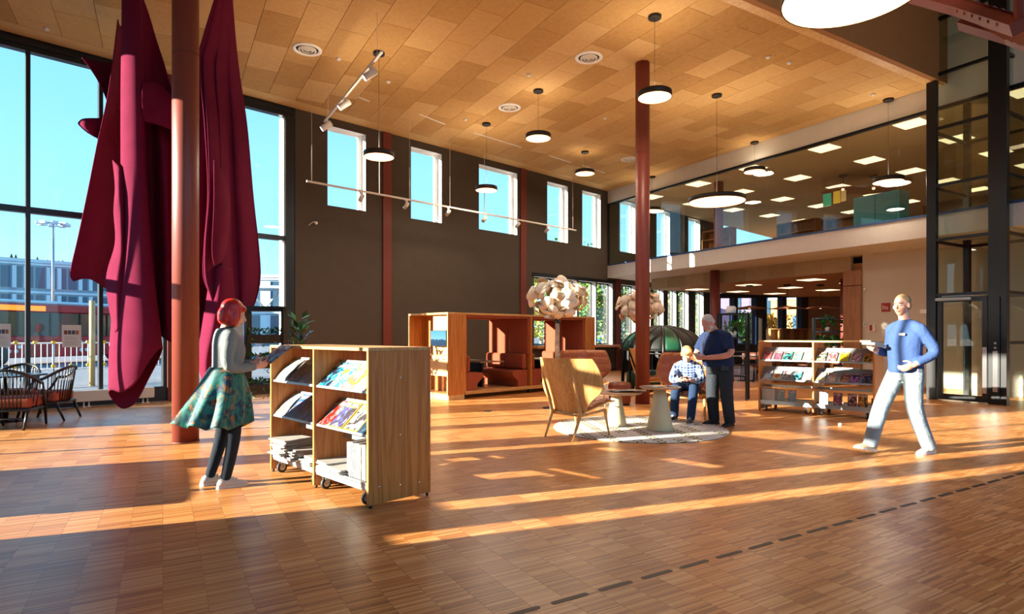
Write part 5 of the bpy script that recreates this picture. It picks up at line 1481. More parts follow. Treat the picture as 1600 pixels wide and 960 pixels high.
fr_ = thing('frame_shelf', 'black frame shelf with a white potted plant behind the standing man', 'shelf', loc=(px0.x, px0.y, 0), rz=R(-30))
for x in (-0.28, 0.28):
    for y in (-0.15, 0.15):
        MB().box(x - 0.02, x + 0.02, y - 0.02, y + 0.02, 0, 1.82).build('upright', MT['frame_black'], fr_)
for z in (0.5, 1.0, 1.3, 1.8):
    MB().box(-0.28, 0.28, -0.17, 0.17, z - 0.015, z + 0.015).build('shelf_board', MT['frame_black'], fr_)
potted('trailing green plant in a white pot on the black frame shelf', (px0.x, px0.y, 1.315), 0.16, 4, r=0.2, n=80, size=0.1)
t = thing('white_canister', 'small white canister on top of the black frame shelf', 'canister', loc=(px0.x - .05, px0.y, 1.815))
MB().lathe([(0.09, 0), (0.1, 0.02), (0.1, 0.12), (0.08, 0.14)], 20).build('body', MT['pot'], t); MB().lathe([(0.085, 0.14), (0.085, 0.155), (0.01, 0.16)], 20).build('lid', MT['white'], t)
# wooden box dividers and plant rack in front of the far wall
for i, u in enumerate((1208, 1226, 1243, 1258, 1272)):
    p = dp(u, 520, 20.0)
    t = thing('display_cube', '%s wooden display cube from the left above the right bookcase' % ordn[i], 'cube', loc=(p.x, p.y, 1.12), group='wooden display cubes')
    MB().box(-0.17, 0.17, -0.15, 0.15, 0, 0.03).box(-0.17, 0.17, -0.15, 0.15, 0.42, 0.45).box(-0.17, -0.14, -0.15, 0.15, 0.03, 0.42).box(0.14, 0.17, -0.15, 0.15, 0.03, 0.42).build('carcass', MT['oak_light'] if i in (0, 4) else MT['woodwall'], t)
    MB().box(-0.14, 0.14, 0.12, 0.15, 0.03, 0.42).build('back_panel', MT['oak_light'] if i in (0, 4) else MT['woodwall'], t)
pl_ = dp(1240, 560, 20.0)
lc = thing('low_cabinet', 'long low wooden cabinet carrying the display cubes', 'cabinet', loc=(pl_.x, pl_.y, 0))
MB().box(-1.1, 1.1, -0.2, 0.2, 0.08, 1.1).build('body', MT['woodwall'], lc); MB().box(-1.12, 1.12, -0.22, 0.22, 1.1, 1.12).build('top', MT['oak_h'], lc); MB().box(-1.0, 1.0, -0.15, 0.15, 0, 0.08).build('plinth', MT['black'], lc)
pr_ = dp(1305, 560, 17.0)
rk = thing('plant_rack', 'dark steel rack with green plants left of the wood clad pillar', 'rack', loc=(pr_.x, pr_.y, 0), rz=R(-20))
for x in (-0.55, 0.55):
    MB().box(x - 0.03, x + 0.03, -0.15, 0.15, 0, 1.85).build('upright', MT['frame_black'], rk)
for z in (0.9, 1.45, 1.83):
    MB().box(-0.55, 0.55, -0.15, 0.15, z - 0.02, z + 0.02).build('shelf_board', plain('rack_blue_%d' % int(z * 100), '2b3340', 0.4), rk)
for i, (dx, zz_) in enumerate(((-0.35, 0.92), (0.0, 0.92), (0.35, 0.92), (-0.2, 1.47), (0.3, 1.47))):
    potted('green plant on the dark rack, %s of five' % ordn[i], (pr_.x + dx * math.cos(R(-20)), pr_.y + dx * math.sin(R(-20)), zz_), 0.25, 20 + i, r=0.17, n=70, size=0.12, group='plants on the dark rack')

# ---- green dome shelter
MT['domegreen'] = plain('green_mesh', '0c5a3c', 0.6)
nt2 = MT['domegreen'].node_tree; bs = nt2.nodes['Principled BSDF']; bs.inputs['Transmission Weight'].default_value = 0.35; bs.inputs['Roughness'].default_value = 0.5
MT['domeblack'] = plain('black_green_mesh', '0a1612', 0.6)
dc = dp(1035, 560, 15.2)
dm_ = thing('dome_shelter', 'dark green dome shelter with black ribs behind the seated man', 'shelter', loc=(dc.x, dc.y, 0))
NR, RD = 14, 1.02
def dome(a, f): return (RD * math.sin(f * math.pi / 2) * math.cos(a), RD * math.sin(f * math.pi / 2) * math.sin(a), 0.98 + 0.6 * math.cos(f * math.pi / 2))
for k in range(NR):
    a = 2 * math.pi * k / NR
    MB().tube([dome(a, f / 10) for f in range(1, 11)] + [(RD * math.cos(a), RD * math.sin(a), 0.03)], 0.034, 6).build('rib', MT['black'], dm_)
    if True:
        a2 = 2 * math.pi * (k + 1) / NR
        m = MB(); m.rings([[dome(a + (a2 - a) * j / 4, f / 10 * 0.9 + 0.1) for j in range(5)] for f in range(0, 11)], False, False, 0, True)
        o = m.build('fabric_gore', MT['domegreen'] if k % 3 == 1 else MT['domeblack'], dm_); md = o.modifiers.new('t', 'SOLIDIFY'); md.thickness = 0.006
MB().lathe([(0.12, 1.575), (0.1, 1.6), (0.02, 1.605)], 16).build('crown_cap', MT['black'], dm_)
MB().tube([(RD * math.cos(2 * math.pi * j / 40), RD * math.sin(2 * math.pi * j / 40), 0.98) for j in range(40)], 0.02, 6, loop=True).build('ring', MT['black'], dm_)
MB().lathe([(0.9, 0.02), (0.9, 0.4), (0.85, 0.42), (0.05, 0.42)], 36).build('bench', plain('dome_bench', '123f2c', 0.7), dm_)

# ================================================================== by the glazing: plant shelf and rubber plant
ps = dp(424, 560, 9.6)
pw = thing('planter_shelf', 'dark shelf with planters full of herbs behind the woman', 'shelf', loc=(ps.x, ps.y, 0), rz=R(8))
for x in (-0.36, 0.20):
    MB().box(x - 0.02, x + 0.02, -0.14, 0.14, 0, 1.80).build('upright', MT['frame_black'], pw)
MB().box(-0.36, 0.22, -0.15, 0.15, 1.74, 1.82).build('top_board', MT['frame_black'], pw)
rnd = random.Random(8)
for z in (0.55, 0.95, 1.35):
    tr_ = MB().box(-0.34, 0.18, -0.13, 0.13, z - 0.12, z + 0.02, c=0.006).build('planter_box', MT['soil'], pw)
    m = MB()
    for k in range(7):
        leafy(m, (-0.3 + 0.075 * k, rnd.uniform(-.05, .05), z + 0.05), (0.07, 0.09, 0.06), 26, rnd, 0.05)
    for k in range(3):
        leafy(m, (-0.25 + 0.2 * k, -0.14, z - 0.12), (0.03, 0.02, 0.12), 12, rnd, 0.04, 0)
    m.build('herbs', MT['green'], tr_)['kind'] = 'stuff'
pp = dp(468, 560, 11.8)
rp_ = thing('rubber_plant', 'dark green leafy plant standing against the olive wall', 'plant', loc=(pp.x, pp.y, 0))
MB().lathe([(0.14, 0), (0.17, 0.32), (0.155, 0.32), (0.15, 0.28), (0.01, 0.28)], 24).build('pot', MT['pot'], rp_)
for k in range(5):
    MB().tube([(0.03 * k - 0.06, 0, 0.28), (0.04 * k - 0.08, 0.02 * k - 0.04, 0.9), (0.06 * k - 0.12, 0.03 * k - 0.06, 1.5)], [0.012, 0.01, 0.005], 6).build('stem', MT['soil'], rp_)
lfm = MB()
pts = [(0, 0), (0.035, 0.06), (0.042, 0.12), (0.02, 0.2), (0, 0.23), (-0.02, 0.2), (-0.042, 0.12), (-0.035, 0.06)]
lfm.poly([(x, y, 0.012 * (abs(x) / 0.04)) for x, y in pts], 0, True)
lfm = lfm.mesh('leaf'); lfm.materials.append(MT['green_dark'])
for k in range(64):
    a = rnd.uniform(0, 6.28); z = 0.75 + 0.95 * rnd.random()
    rr = rnd.uniform(0.02, 0.14)
    M = Matrix.Translation((rr * math.cos(a), rr * math.sin(a), z)) @ Matrix.Rotation(a - math.pi / 2, 4, 'Z') @ Matrix.Rotation(R(rnd.uniform(10, 65)), 4, 'X') @ Matrix.Rotation(rnd.uniform(-.5, .5), 4, 'Y')
    obj('leaf', lfm, None, rp_, M)

# posters on the glass
for i, (u0, u1, v0, v1, lb) in enumerate(((97, 127, 508, 543, 'white poster with small photos on the glass left of the felt'), (-12, 17, 506, 543, 'white poster cut by the left edge of the picture'))):
    x0, z1 = onplane(u0, v0, FA, 0.085); x1, z0 = onplane(u1, v1, FA, 0.085)
    t = thing('poster', lb, 'poster', M=FA @ Matrix.Translation((0, 0.085, 0)), group='posters on the glazing')
    w, h = x1 - x0, z1 - z0
    MB().box(x0, x1, -0.003, 0.0, z0, z1).build('sheet', MT['paper'], t)
    for k in range(4):
        a = x0 + w * (0.1 + 0.2 * k)
        MB().box(a, a + w * 0.17, -0.004, -0.003, z0 + h * 0.58, z0 + h * 0.76).build('photo', plain('poster_photo_%d_%d' % (i, k), ['7a2a20', '4a4a50', '2a4a6a', 'a0583a'][k], 0.6), t)
    m = MB()
    for k, (f, g_) in enumerate(((0.12, 0.72), (0.18, 0.6), (0.24, 0.72), (0.34, 0.66), (0.40, 0.72), (0.46, 0.5))):
        m.box(x0 + w * 0.12, x0 + w * (0.12 + g_), -0.0035, -0.003, z0 + h * f, z0 + h * (f + 0.02))
    m.build('text_lines', plain('poster_text_%d' % i, '9a9a9e', 0.6), t)

# ================================================================== outside
MT['facade'] = plain('far_facade', '8fa3ad', 0.7, var=0.05)
MT['darkglass'] = plain('far_window', '3c5a70', 0.2)
MT['pale_panel'] = plain('far_panel', 'c9dae2', 0.5)
def far_building(label, F, L, H, dz, nf, nb, mat=MT['facade'], rng=None):
    b = thing('office_building', label, 'building', M=F)
    MB().box(0, L, 0, 8, -0.05, H).build('wall', mat, b)
    MB().box(-0.2, L + 0.2, -0.2, 8.2, H, H + 0.35).build('roof_edge', MT['pale_panel'], b)
    wm = MB().box(0.1, L / nb - 0.1, -0.06, 0.02, 0.3, H / nf - 0.5).mesh('window'); wm.materials.append(MT['darkglass'])
    pmh = MB().box(0.05, L / nb * 0.42, -0.14, -0.06, 0.25, H / nf - 0.45).mesh('panel'); pmh.materials.append(MT['pale_panel'])
    for f in range(nf):
        MB().box(0, L, -0.12, 0.0, f * H / nf + H / nf - 0.3, f * H / nf + H / nf - 0.05).build('floor_band', MT['pale_panel'], b)
        for k in range(nb):
            w = obj('window', wm, None, b, Matrix.Translation((k * L / nb, 0, f * H / nf)))
            if (k * 7 + f * 3) % 3: obj('panel', pmh, None, w)
    return b
a0 = dp(-60, 523, 62); a1 = dp(215, 523, 74)
far_building('long pale office block with rows of windows beyond the bus', Matrix.Translation((a0.x, a0.y, 0)) @ Matrix.Rotation(math.atan2(a1.y - a0.y, a1.x - a0.x), 4, 'Z'), 26, 9.4, 0, 3, 26)
a0 = dp(330, 523, 75)
far_building('blue grey block seen above the woman', Matrix.Translation((a0.x, a0.y, 0)) @ Matrix.Rotation(R(5), 4, 'Z'), 30, 8.6, 0, 2, 10)
# bus shelter roof truss behind the woman
a0 = dp(390, 523, 34)
sh = thing('bus_shelter', 'light steel bus shelter behind the woman', 'shelter', loc=(a0.x, a0.y, -0.05), rz=R(10))
MB().box(-1, 9, -1.2, 1.2, 4.0, 4.15).build('roof', MT['pale_panel'], sh)
for k in range(6):
    MB().tube([(k * 1.7 - 0.9, 0, 2.9), (k * 1.7, 0, 4.0), (k * 1.7 + 0.8, 0, 2.9)], 0.07, 6).build('truss_bar', MT['white'], sh)
MB().box(-1, 9, -0.1, 0.1, 2.75, 2.9).build('beam', MT['pale_panel'], sh)
for k in (-0.9, 4, 8.8):
    MB().tube([(k, 0, 0), (k, 0, 4.0)], 0.1, 8).build('post', MT['steel'], sh)
# red bus
a0, a1 = dp(-110, 523, 24), dp(250, 523, 34)
ang = math.atan2(a1.y - a0.y, a1.x - a0.x)
bus = thing('bus', 'red city bus with dark windows standing outside the glazing', 'bus', loc=(a0.x, a0.y, -0.05), rz=ang)
MT['busred'] = plain('bus_red', 'b5212b', 0.35)
MT['busglass'] = plain('bus_glass', '28343c', 0.1)
LB = 17.0
MB().box(0, LB, 0, 2.5, 0.35, 1.35, c=0.05).build('lower_body', MT['busred'], bus)
MB().box(0.05, LB - 0.05, 0.03, 2.47, 1.35, 2.45).build('window_band', MT['busglass'], bus)
MB().box(0, LB, 0, 2.5, 2.45, 2.85, c=0.06).build('upper_body', MT['busred'], bus)
MB().box(0.2, LB - 0.2, 0.15, 2.35, 2.85, 3.02, c=0.05).build('roof', MT['pale_panel'], bus)
for k in range(12):
    MB().box(0.4 + k * 1.4, 0.46 + k * 1.4, -0.01, 0.03, 1.35, 2.45).build('window_post', MT['black'], bus)
for x in (2.4, 8.0, 14.2):
    MB().lathe([(0.2, -0.05), (0.45, -0.05), (0.5, 0.0), (0.5, 0.25)], 24, (x, 0.02, 0.5), ax='y').build('wheel', MT['rubber'], bus)
MB().box(1.2, 4.4, -0.015, 0.0, 2.52, 2.76).build('destination_sign', emit('bus_sign', 'ff8c20', 0.9), bus)
for x in (3.0, 6.2, 11.0):
    m = MB()
    for k in range(6):
        a = 2 * math.pi * k / 6
        m.ball((x + 0.28 * math.cos(a), -0.008, 0.85 + 0.22 * math.sin(a)), (0.09, 0.006, 0.09), 8, 6)
    m.build('flower_emblem', MT['white'], bus)
# railing with yellow markers
a0, a1 = dp(-40, 523, 15.0), dp(290, 523, 19.5)
ang = math.atan2(a1.y - a0.y, a1.x - a0.x); LR = (a1 - a0).length
rl = thing('railing', 'pale steel railing with yellow markers along the street', 'railing', loc=(a0.x, a0.y, -0.05), rz=ang)
for z in (0.45, 1.18):
    MB().tube([(0, 0, z), (LR, 0, z)], 0.02, 6).build('rail', MT['white'], rl)
nb = int(LR / 0.14)
bar = MB().tube([(0, 0, 0.4), (0, 0, 1.18)], 0.011, 5).mesh('baluster'); bar.materials.append(MT['white'])
mk = MB().box(-0.045, 0.045, -0.03, 0.03, -0.04, 0.04, c=0.01).mesh('yellow_marker'); mk.materials.append(plain('marker_yellow', 'f0b400', 0.5))
for k in range(nb):
    obj('baluster', bar, None, rl, Matrix.Translation((k * 0.14, 0, 0)))
    if k % 3 == 0:
        for z in (0.55, 1.2): obj('yellow_marker', mk, None, rl, Matrix.Translation((k * 0.14, 0, z)))
for k in range(0, nb, 12):
    MB().tube([(k * 0.14, 0, 0), (k * 0.14, 0, 1.2)], 0.03, 6).build('post', MT['steel'], rl)
pw_ = dp(144, 523, 16.4)
tag(MB().tube([(0, 0, 0), (0, 0, 2.35)], 0.07, 10).build('wooden_post', MT['oak_light'], None, loc=(pw_.x, pw_.y, -0.05)), 'pale wooden post outside next to the felt', 'post')
lmst = dp(83, 523, 48)
lt_ = thing('light_mast', 'tall light mast with a ring of floodlights against the sky', 'light mast', loc=(lmst.x, lmst.y, -0.05))
MB().tube([(0, 0, 0), (0, 0, 10.3)], [0.14, 0.08], 10).build('mast', MT['steel'], lt_)
MB().lathe([(0.9, 10.25), (0.95, 10.3), (0.9, 10.35)], 24, caps=False).build('ring', MT['steel'], lt_)
for k in range(8):
    a = 2 * math.pi * k / 8
    MB().box(-0.28, 0.28, -0.2, 0.2, -0.1, 0.12).build('floodlight', MT['pale_panel'], lt_, Matrix.Translation((0.85 * math.cos(a), 0.85 * math.sin(a), 10.32)) @ Matrix.Rotation(a, 4, 'Z'))
# wooded ridge
def ridge(u): return 21.0 - 0.028 * max(u, -60) - (0.03 * max(0, u - 130) if u > 130 else 0)
us = list(range(-160, 560, 20))
rd = MB()
rd.rings([[dp(u, 523, 150).xy.to_tuple() + (-1,) for u in us], [dp(u, 523, 165).xy.to_tuple() + (ridge(u) * 0.7,) for u in us], [dp(u, 523, 180).xy.to_tuple() + (ridge(u),) for u in us], [dp(u, 523, 215).xy.to_tuple() + (ridge(u) * 0.9,) for u in us]], False, False, 0, True)
struct('hillside', rd, plain('far_forest', '35503a', 0.95, var=0.3, scale=0.4), None, label='dark wooded hillside on the horizon')
cm = MB()
for k in range(4):
    cm.lathe([(1.5 - 0.3 * k, 0.7 + k * 1.1), (0.08, 2.6 + k * 1.1)], 7)
cm.tube([(0, 0, -0.6), (0, 0, 1.0)], 0.2, 6)
cm = cm.mesh('conifer'); cm.materials.append(plain('conifer_green', '2d4a30', 0.9))
for k in range(30):
    u = -14 + k * 8.0 + rnd.uniform(-1.5, 1.5)
    p = dp(u, 523, 178); p.z = ridge(u) - 0.5
    o = obj('conifer', cm, None, None, loc=p); o.scale = [1, 1, rnd.uniform(0.6, 1.0)]
    tag(o, 'small dark conifer on the wooded ridge above the office block', 'tree', 'conifers on the ridge')
# leafy trees outside the low windows
def street_tree(label, p, h, r, seed, mats):
    rn = random.Random(seed)
    t = thing('street_tree', label, 'tree', loc=(p[0], p[1], -0.05), group='street trees behind the low windows')
    MB().tube([(0, 0, 0), (0.05, 0, h * 0.4), (0, 0.05, h * 0.9)], [0.1, 0.07, 0.02], 8).build('trunk', MT['birch'], t)
    m = MB()
    for _ in range(16):
        leafy(m, (rn.gauss(0, r * 0.4), rn.gauss(0, r * 0.4), h * rn.uniform(0.25, 0.95)), (r * 0.55, r * 0.55, r * 0.6), 110, rn, 0.2, 0.2, 0)
    m.build('crown', mats, t)
    return t
MT['tree_green'] = plain('tree_green', '5f8a35', 0.6, var=0.35, scale=3)
MT['tree_yellow'] = plain('tree_yellow', 'a8a83a', 0.6, var=0.35, scale=3)
for i, (u, Y, m) in enumerate(((845, 30, 'tree_yellow'), (885, 27, 'tree_green'), (915, 33, 'tree_yellow'), (942, 29, 'tree_green'), (975, 31, 'tree_green'), (1024, 32, 'tree_yellow'), (1056, 35, 'tree_green'), (1085, 39, 'tree_green'), (1101, 43, 'tree_green'), (1168, 36, 'tree_green'))):
    p = dp(u, 523, Y)
    street_tree('%s leafy tree %s behind the low windows' % ('yellowing' if 'yel' in m else 'green', ordn[i] + ' from the left'), p, 5.5 if u < 1100 else 2.6, 1.3 if u < 1100 else 0.9, 40 + i, MT[m])
p = dp(1203, 523, 36)
street_tree('small orange autumn shrub outside the far windows', p, 2.4, 0.9, 77, plain('tree_orange', 'd89020', 0.6, var=0.3, scale=3))
# neighbouring houses outside the far windows
def house(label, p, w, d, h, rz, mat, trim):
    b = thing('neighbour_house', label, 'building', loc=(p[0], p[1], -0.05), rz=rz)
    MB().box(-w / 2, w / 2, 0, d, 0, h).build('wall', mat, b)
    MB().box(-w / 2 - 0.15, w / 2 + 0.15, -0.15, d + 0.15, h, h + 0.25).build('roof_edge', trim, b)
    for k in range(3):
        f = MB().box(-w / 2 + w * (0.16 + 0.28 * k), -w / 2 + w * (0.26 + 0.28 * k), -0.05, 0, h * 0.35, h * 0.7).build('window', MT['darkglass'], b)
p = dp(1243, 523, 44); house('sunlit orange wooden house beyond the far windows', p, 3.4, 5, 4.0, R(-35), wood('orange_boards', 'd89248', 'eab068', 0.7), MT['pale_panel'])
p = dp(1150, 523, 52); house('violet grey block beyond the far windows', p, 9, 6, 8, R(-5), plain('violet_wall', '8a7f9c', 0.8), MT['facade'])
p = dp(975, 523, 50); house('pale brick house beyond the low windows', p, 9, 6, 4.5, R(-10), plain('brick_wall', 'b8906a', 0.8), MT['facade'])
cr_ = dp(978, 533, 34)
car = thing('parked_car', 'blue parked car glimpsed through the low windows', 'car', loc=(cr_.x, cr_.y, -0.05), rz=R(15))
MB().prism([(-2.0, 0.3), (2.0, 0.3), (2.05, 0.75), (1.2, 0.9), (0.6, 1.4), (-1.1, 1.42), (-1.7, 0.95), (-2.05, 0.85)], -0.85, 0.85, ax='y').build('body', plain('car_blue', '2a6ac0', 0.25), car) if False else None
mb = MB()
prf = [(-2.0, 0.3), (2.0, 0.3), (2.05, 0.75), (1.2, 0.9), (0.6, 1.4), (-1.1, 1.42), (-1.7, 0.95), (-2.05, 0.85)]
lo = [mb.pt((a, -0.85, b)) for a, b in prf]; hi = [mb.pt((a, 0.85, b)) for a, b in prf]
mb.face(lo); mb.face(hi[::-1])
for j in range(8): mb.face((lo[j], hi[j], hi[(j + 1) % 8], lo[(j + 1) % 8]))
mb.build('body', plain('car_blue', '2a6ac0', 0.25), car)
MB().box(-1.0, 0.5, -0.86, 0.86, 0.95, 1.33).build('side_glass', MT['busglass'], car)
for x in (-1.3, 1.3):
    for y in (-0.86, 0.7):
        MB().lathe([(0.1, 0), (0.3, 0), (0.32, 0.08), (0.3, 0.16)], 18, (x, y, 0.32), ax='y').build('wheel', MT['rubber'], car)
# ================================================================== people
def fuse(mb, voxel=0.008, it=4, name='body'):
    """melt overlapping closed shapes into one continuous surface"""
    me = mb.mesh(name)
    o = bpy.data.objects.new('tmp', me); col.objects.link(o)
    md = o.modifiers.new('r', 'REMESH'); md.mode = 'VOXEL'; md.voxel_size = voxel; md.use_smooth_shade = True
    if it:
        sm = o.modifiers.new('s', 'SMOOTH'); sm.factor = 0.5; sm.iterations = it
    dg = bpy.context.evaluated_depsgraph_get(); dg.update()
    out = bpy.data.meshes.new_from_object(o.evaluated_get(dg))
    bpy.data.objects.remove(o); bpy.data.meshes.remove(me)
    out.name = name; out.materials.clear()
    return out
def limb(mb, pts, rs, n=14, round0=True, round1=True, flat=1.0):
    pts = [Vector(p) for p in pts]
    # subdivide for smooth tapering
    P, Q = [], []
    m = len(pts) - 1
    for k in range(m * 5 + 1):
        t = k / (m * 5)
        P.append(cr(pts, t))
        f = t * m; i = min(int(f), m - 1); f -= i
        Q.append(rs[i] + (rs[i + 1] - rs[i]) * f)
    mb.tube(P, Q, n, True, 0, True, flat=flat)
    if round0: mb.ball(pts[0], rs[0] * 0.98, n, 8)
    if round1: mb.ball(pts[-1], rs[-1] * 0.98, n, 8)
def torso(mb, rings, n=22, grow=0.0):
    out = []
    for (x, y, z, rx, ry) in rings:
        out.append([(x + (rx + grow) * math.cos(a), y + (ry + grow) * math.sin(a), z) for a in (2 * math.pi * j / n for j in range(n))])
    # interpolate between rings
    res = []
    K = 6
    for k in range((len(out) - 1) * K + 1):
        res.append([cr([Vector(r[j]) for r in out], k / ((len(out) - 1) * K)) for j in range(n)])
    mb.rings(res, True, True, 0, True)
def hand(mb, W, d, n, curl=25, thumb=1, s=1.0, spread=0.02):
    """W wrist, d finger direction, n palm normal (the side fingers curl to)"""
    W, d, n = Vector(W), Vector(d).normalized(), Vector(n)
    n = (n - d * n.dot(d)).normalized()
    side = d.cross(n) * thumb
    rot = Matrix((side, d, n)).transposed()
    mb.ball(W + d * 0.048 * s, (0.041 * s, 0.055 * s, 0.017 * s), 14, 10, rot=rot)
    mb.ball(W, 0.026 * s, 10, 8)
    for k, (o_, L) in enumerate(((0.031, 0.9), (0.0105, 1.0), (-0.0105, 0.94), (-0.031, 0.74))):
        p = W + d * (0.088 if k != 3 else 0.08) * s + side * o_ * s
        dirv = (d + side * (o_ * spread * 20)).normalized()
        pts = [p - d * 0.02 * s, p]
        a = R(curl) * 0.8
        for seg, ln in enumerate((0.040, 0.027, 0.022)):
            dd = dirv * math.cos(a) + n * math.sin(a)
            pts.append(pts[-1] + dd * ln * L * s); a += R(curl) * 1.1
        limb(mb, pts, [0.0098 * s, 0.0098 * s, 0.0092 * s, 0.0085 * s, 0.0075 * s], 9, False, True)
    p = W + d * 0.025 * s + side * 0.036 * s
    t1 = p + (side * 0.7 + d * 0.7 + n * 0.35).normalized() * 0.042 * s
    t2 = t1 + (side * 0.15 + d * 0.9 + n * 0.45).normalized() * 0.032 * s
    limb(mb, [p - side * 0.012 * s, p, t1, t2], [0.012 * s, 0.013 * s, 0.011 * s, 0.009 * s], 9, False, True)
def head_rot(yaw, pitch, roll=0):
    return (Matrix.Rotation(R(yaw), 3, 'Z') @ Matrix.Rotation(R(-pitch), 3, 'X') @ Matrix.Rotation(R(roll), 3, 'Y'))
def head(mb, C, H, s=0.96, jaw=1.0):
    C = Vector(C)
    def E(c, r): mb.ball(C + H @ (Vector(c) * s), tuple(x * s for x in r), 20, 14, rot=H)
    E((0, -0.012, 0.035), (0.077, 0.097, 0.092))
    E((0, 0.03, -0.035), (0.060 * jaw, 0.066, 0.080))
    E((0, 0.055, -0.088), (0.034 * jaw, 0.028, 0.026))
    E((0, 0.072, 0.034), (0.055, 0.022, 0.016))
    E((0, 0.094, -0.056), (0.026, 0.009, 0.007)); E((0, 0.091, -0.068), (0.022, 0.009, 0.007))
    for sx in (-1, 1):
        E((sx * 0.077, -0.008, -0.005), (0.010, 0.022, 0.034)); E((sx * 0.044, 0.062, -0.02), (0.024, 0.022, 0.024))
    pts = [C + H @ (Vector(p) * s) for p in ((0, 0.088, 0.028), (0, 0.104, 0.0), (0, 0.117, -0.022), (0, 0.095, -0.034))]
    limb(mb, pts, [0.008 * s, 0.010 * s, 0.015 * s, 0.010 * s], 10)
def face_parts(t, C, H, s, iris='3a2c20', lip='b06a5c', brow='6a4a34', glasses=False):
    C = Vector(C)
    at_ = lambda p: C + H @ (Vector(p) * s)
    e_w = plain('eye_white_' + t.name, 'e8e2da', 0.3); e_i = plain('iris_' + t.name, iris, 0.2); bm_ = plain('brow_' + t.name, brow, 0.9); lm_ = plain('lip_' + t.name, lip, 0.5)
    for sx in (-1, 1):
        ey = MB().ball(at_((sx * 0.031, 0.082, 0.008)), tuple(x * s for x in (0.0145, 0.011, 0.0085)), 12, 8, rot=H).build('eye', e_w, t)
        MB().ball(at_((sx * 0.031, 0.0905, 0.008)), 0.0052 * s, 8, 6).build('iris', e_i, ey)
        MB().tube([at_((sx * 0.014, 0.096, 0.030)), at_((sx * 0.031, 0.095, 0.036)), at_((sx * 0.05, 0.082, 0.030))], 0.0042 * s, 6).build('eyebrow', bm_, t)
    MB().tube([at_((-0.024, 0.094, -0.062)), at_((0, 0.1045, -0.060)), at_((0.024, 0.094, -0.062))], [0.003, 0.0045, 0.003], 6).build('mouth', lm_, t)
def skin_mat(name, c, c2):
    m, nt, b = new_mat(name)
    t = nd(nt, 'ShaderNodeTexCoord'); n = nd(nt, 'ShaderNodeTexNoise', i_Scale=9.0, i_Detail=4.0); nt.links.new(t.outputs['Object'], n.inputs['Vector'])
    r_ = ramp(nt, [(0.35, c), (0.7, c2)]); nt.links.new(n.outputs['Fac'], r_.inputs[0]); nt.links.new(r_.outputs[0], b.inputs['Base Color'])
    b.inputs['Roughness'].default_value = 0.5
    b.inputs['Subsurface Weight'].default_value = 0.1
    b.inputs['Subsurface Radius'].default_value = (0.02, 0.008, 0.004)
    return m
def cloth_mat(name, c, var=0.1, fold=0.5, fs=7.0, rough=0.9):
    m, nt, b = new_mat(name)
    t = nd(nt, 'ShaderNodeTexCoord')
    n = nd(nt, 'ShaderNodeTexNoise', i_Scale=fs, i_Detail=3.0, i_Distortion=1.5); nt.links.new(t.outputs['Object'], n.inputs['Vector'])
    n2 = nd(nt, 'ShaderNodeTexNoise', i_Scale=220.0, i_Detail=2.0); nt.links.new(t.outputs['Object'], n2.inputs['Vector'])
    L = lin(c)
    r_ = ramp(nt, [(0.3, tuple(x * (1 - var) for x in L[:3])), (0.7, tuple(min(1, x * (1 + var)) for x in L[:3]))]); nt.links.new(n2.outputs['Fac'], r_.inputs[0]); nt.links.new(r_.outputs[0], b.inputs['Base Color'])
    bp = nd(nt, 'ShaderNodeBump', i_Strength=fold, i_Distance=0.03); nt.links.new(n.outputs['Fac'], bp.inputs['Height']); nt.links.new(bp.outputs[0], b.inputs['Normal'])
    b.inputs['Roughness'].default_value = rough
    b.inputs['Specular IOR Level'].default_value = 0.2
    return m
def hair_mat(name, c1, c2, rough=0.4):
    m, nt, b = new_mat(name)
    t = nd(nt, 'ShaderNodeTexCoord'); mp = nd(nt, 'ShaderNodeMapping'); mp.inputs['Scale'].default_value = (110, 110, 8)
    nt.links.new(t.outputs['Object'], mp.inputs[0])
    n = nd(nt, 'ShaderNodeTexNoise', i_Scale=1.0, i_Detail=3.0); nt.links.new(mp.outputs[0], n.inputs['Vector'])
    r_ = ramp(nt, [(0.35, c1), (0.65, c2)]); nt.links.new(n.outputs['Fac'], r_.inputs[0]); nt.links.new(r_.outputs[0], b.inputs['Base Color'])
    bp = nd(nt, 'ShaderNodeBump', i_Strength=0.5, i_Distance=0.008); nt.links.new(n.outputs['Fac'], bp.inputs['Height']); nt.links.new(bp.outputs[0], b.inputs['Normal'])
    b.inputs['Roughness'].default_value = rough
    return m
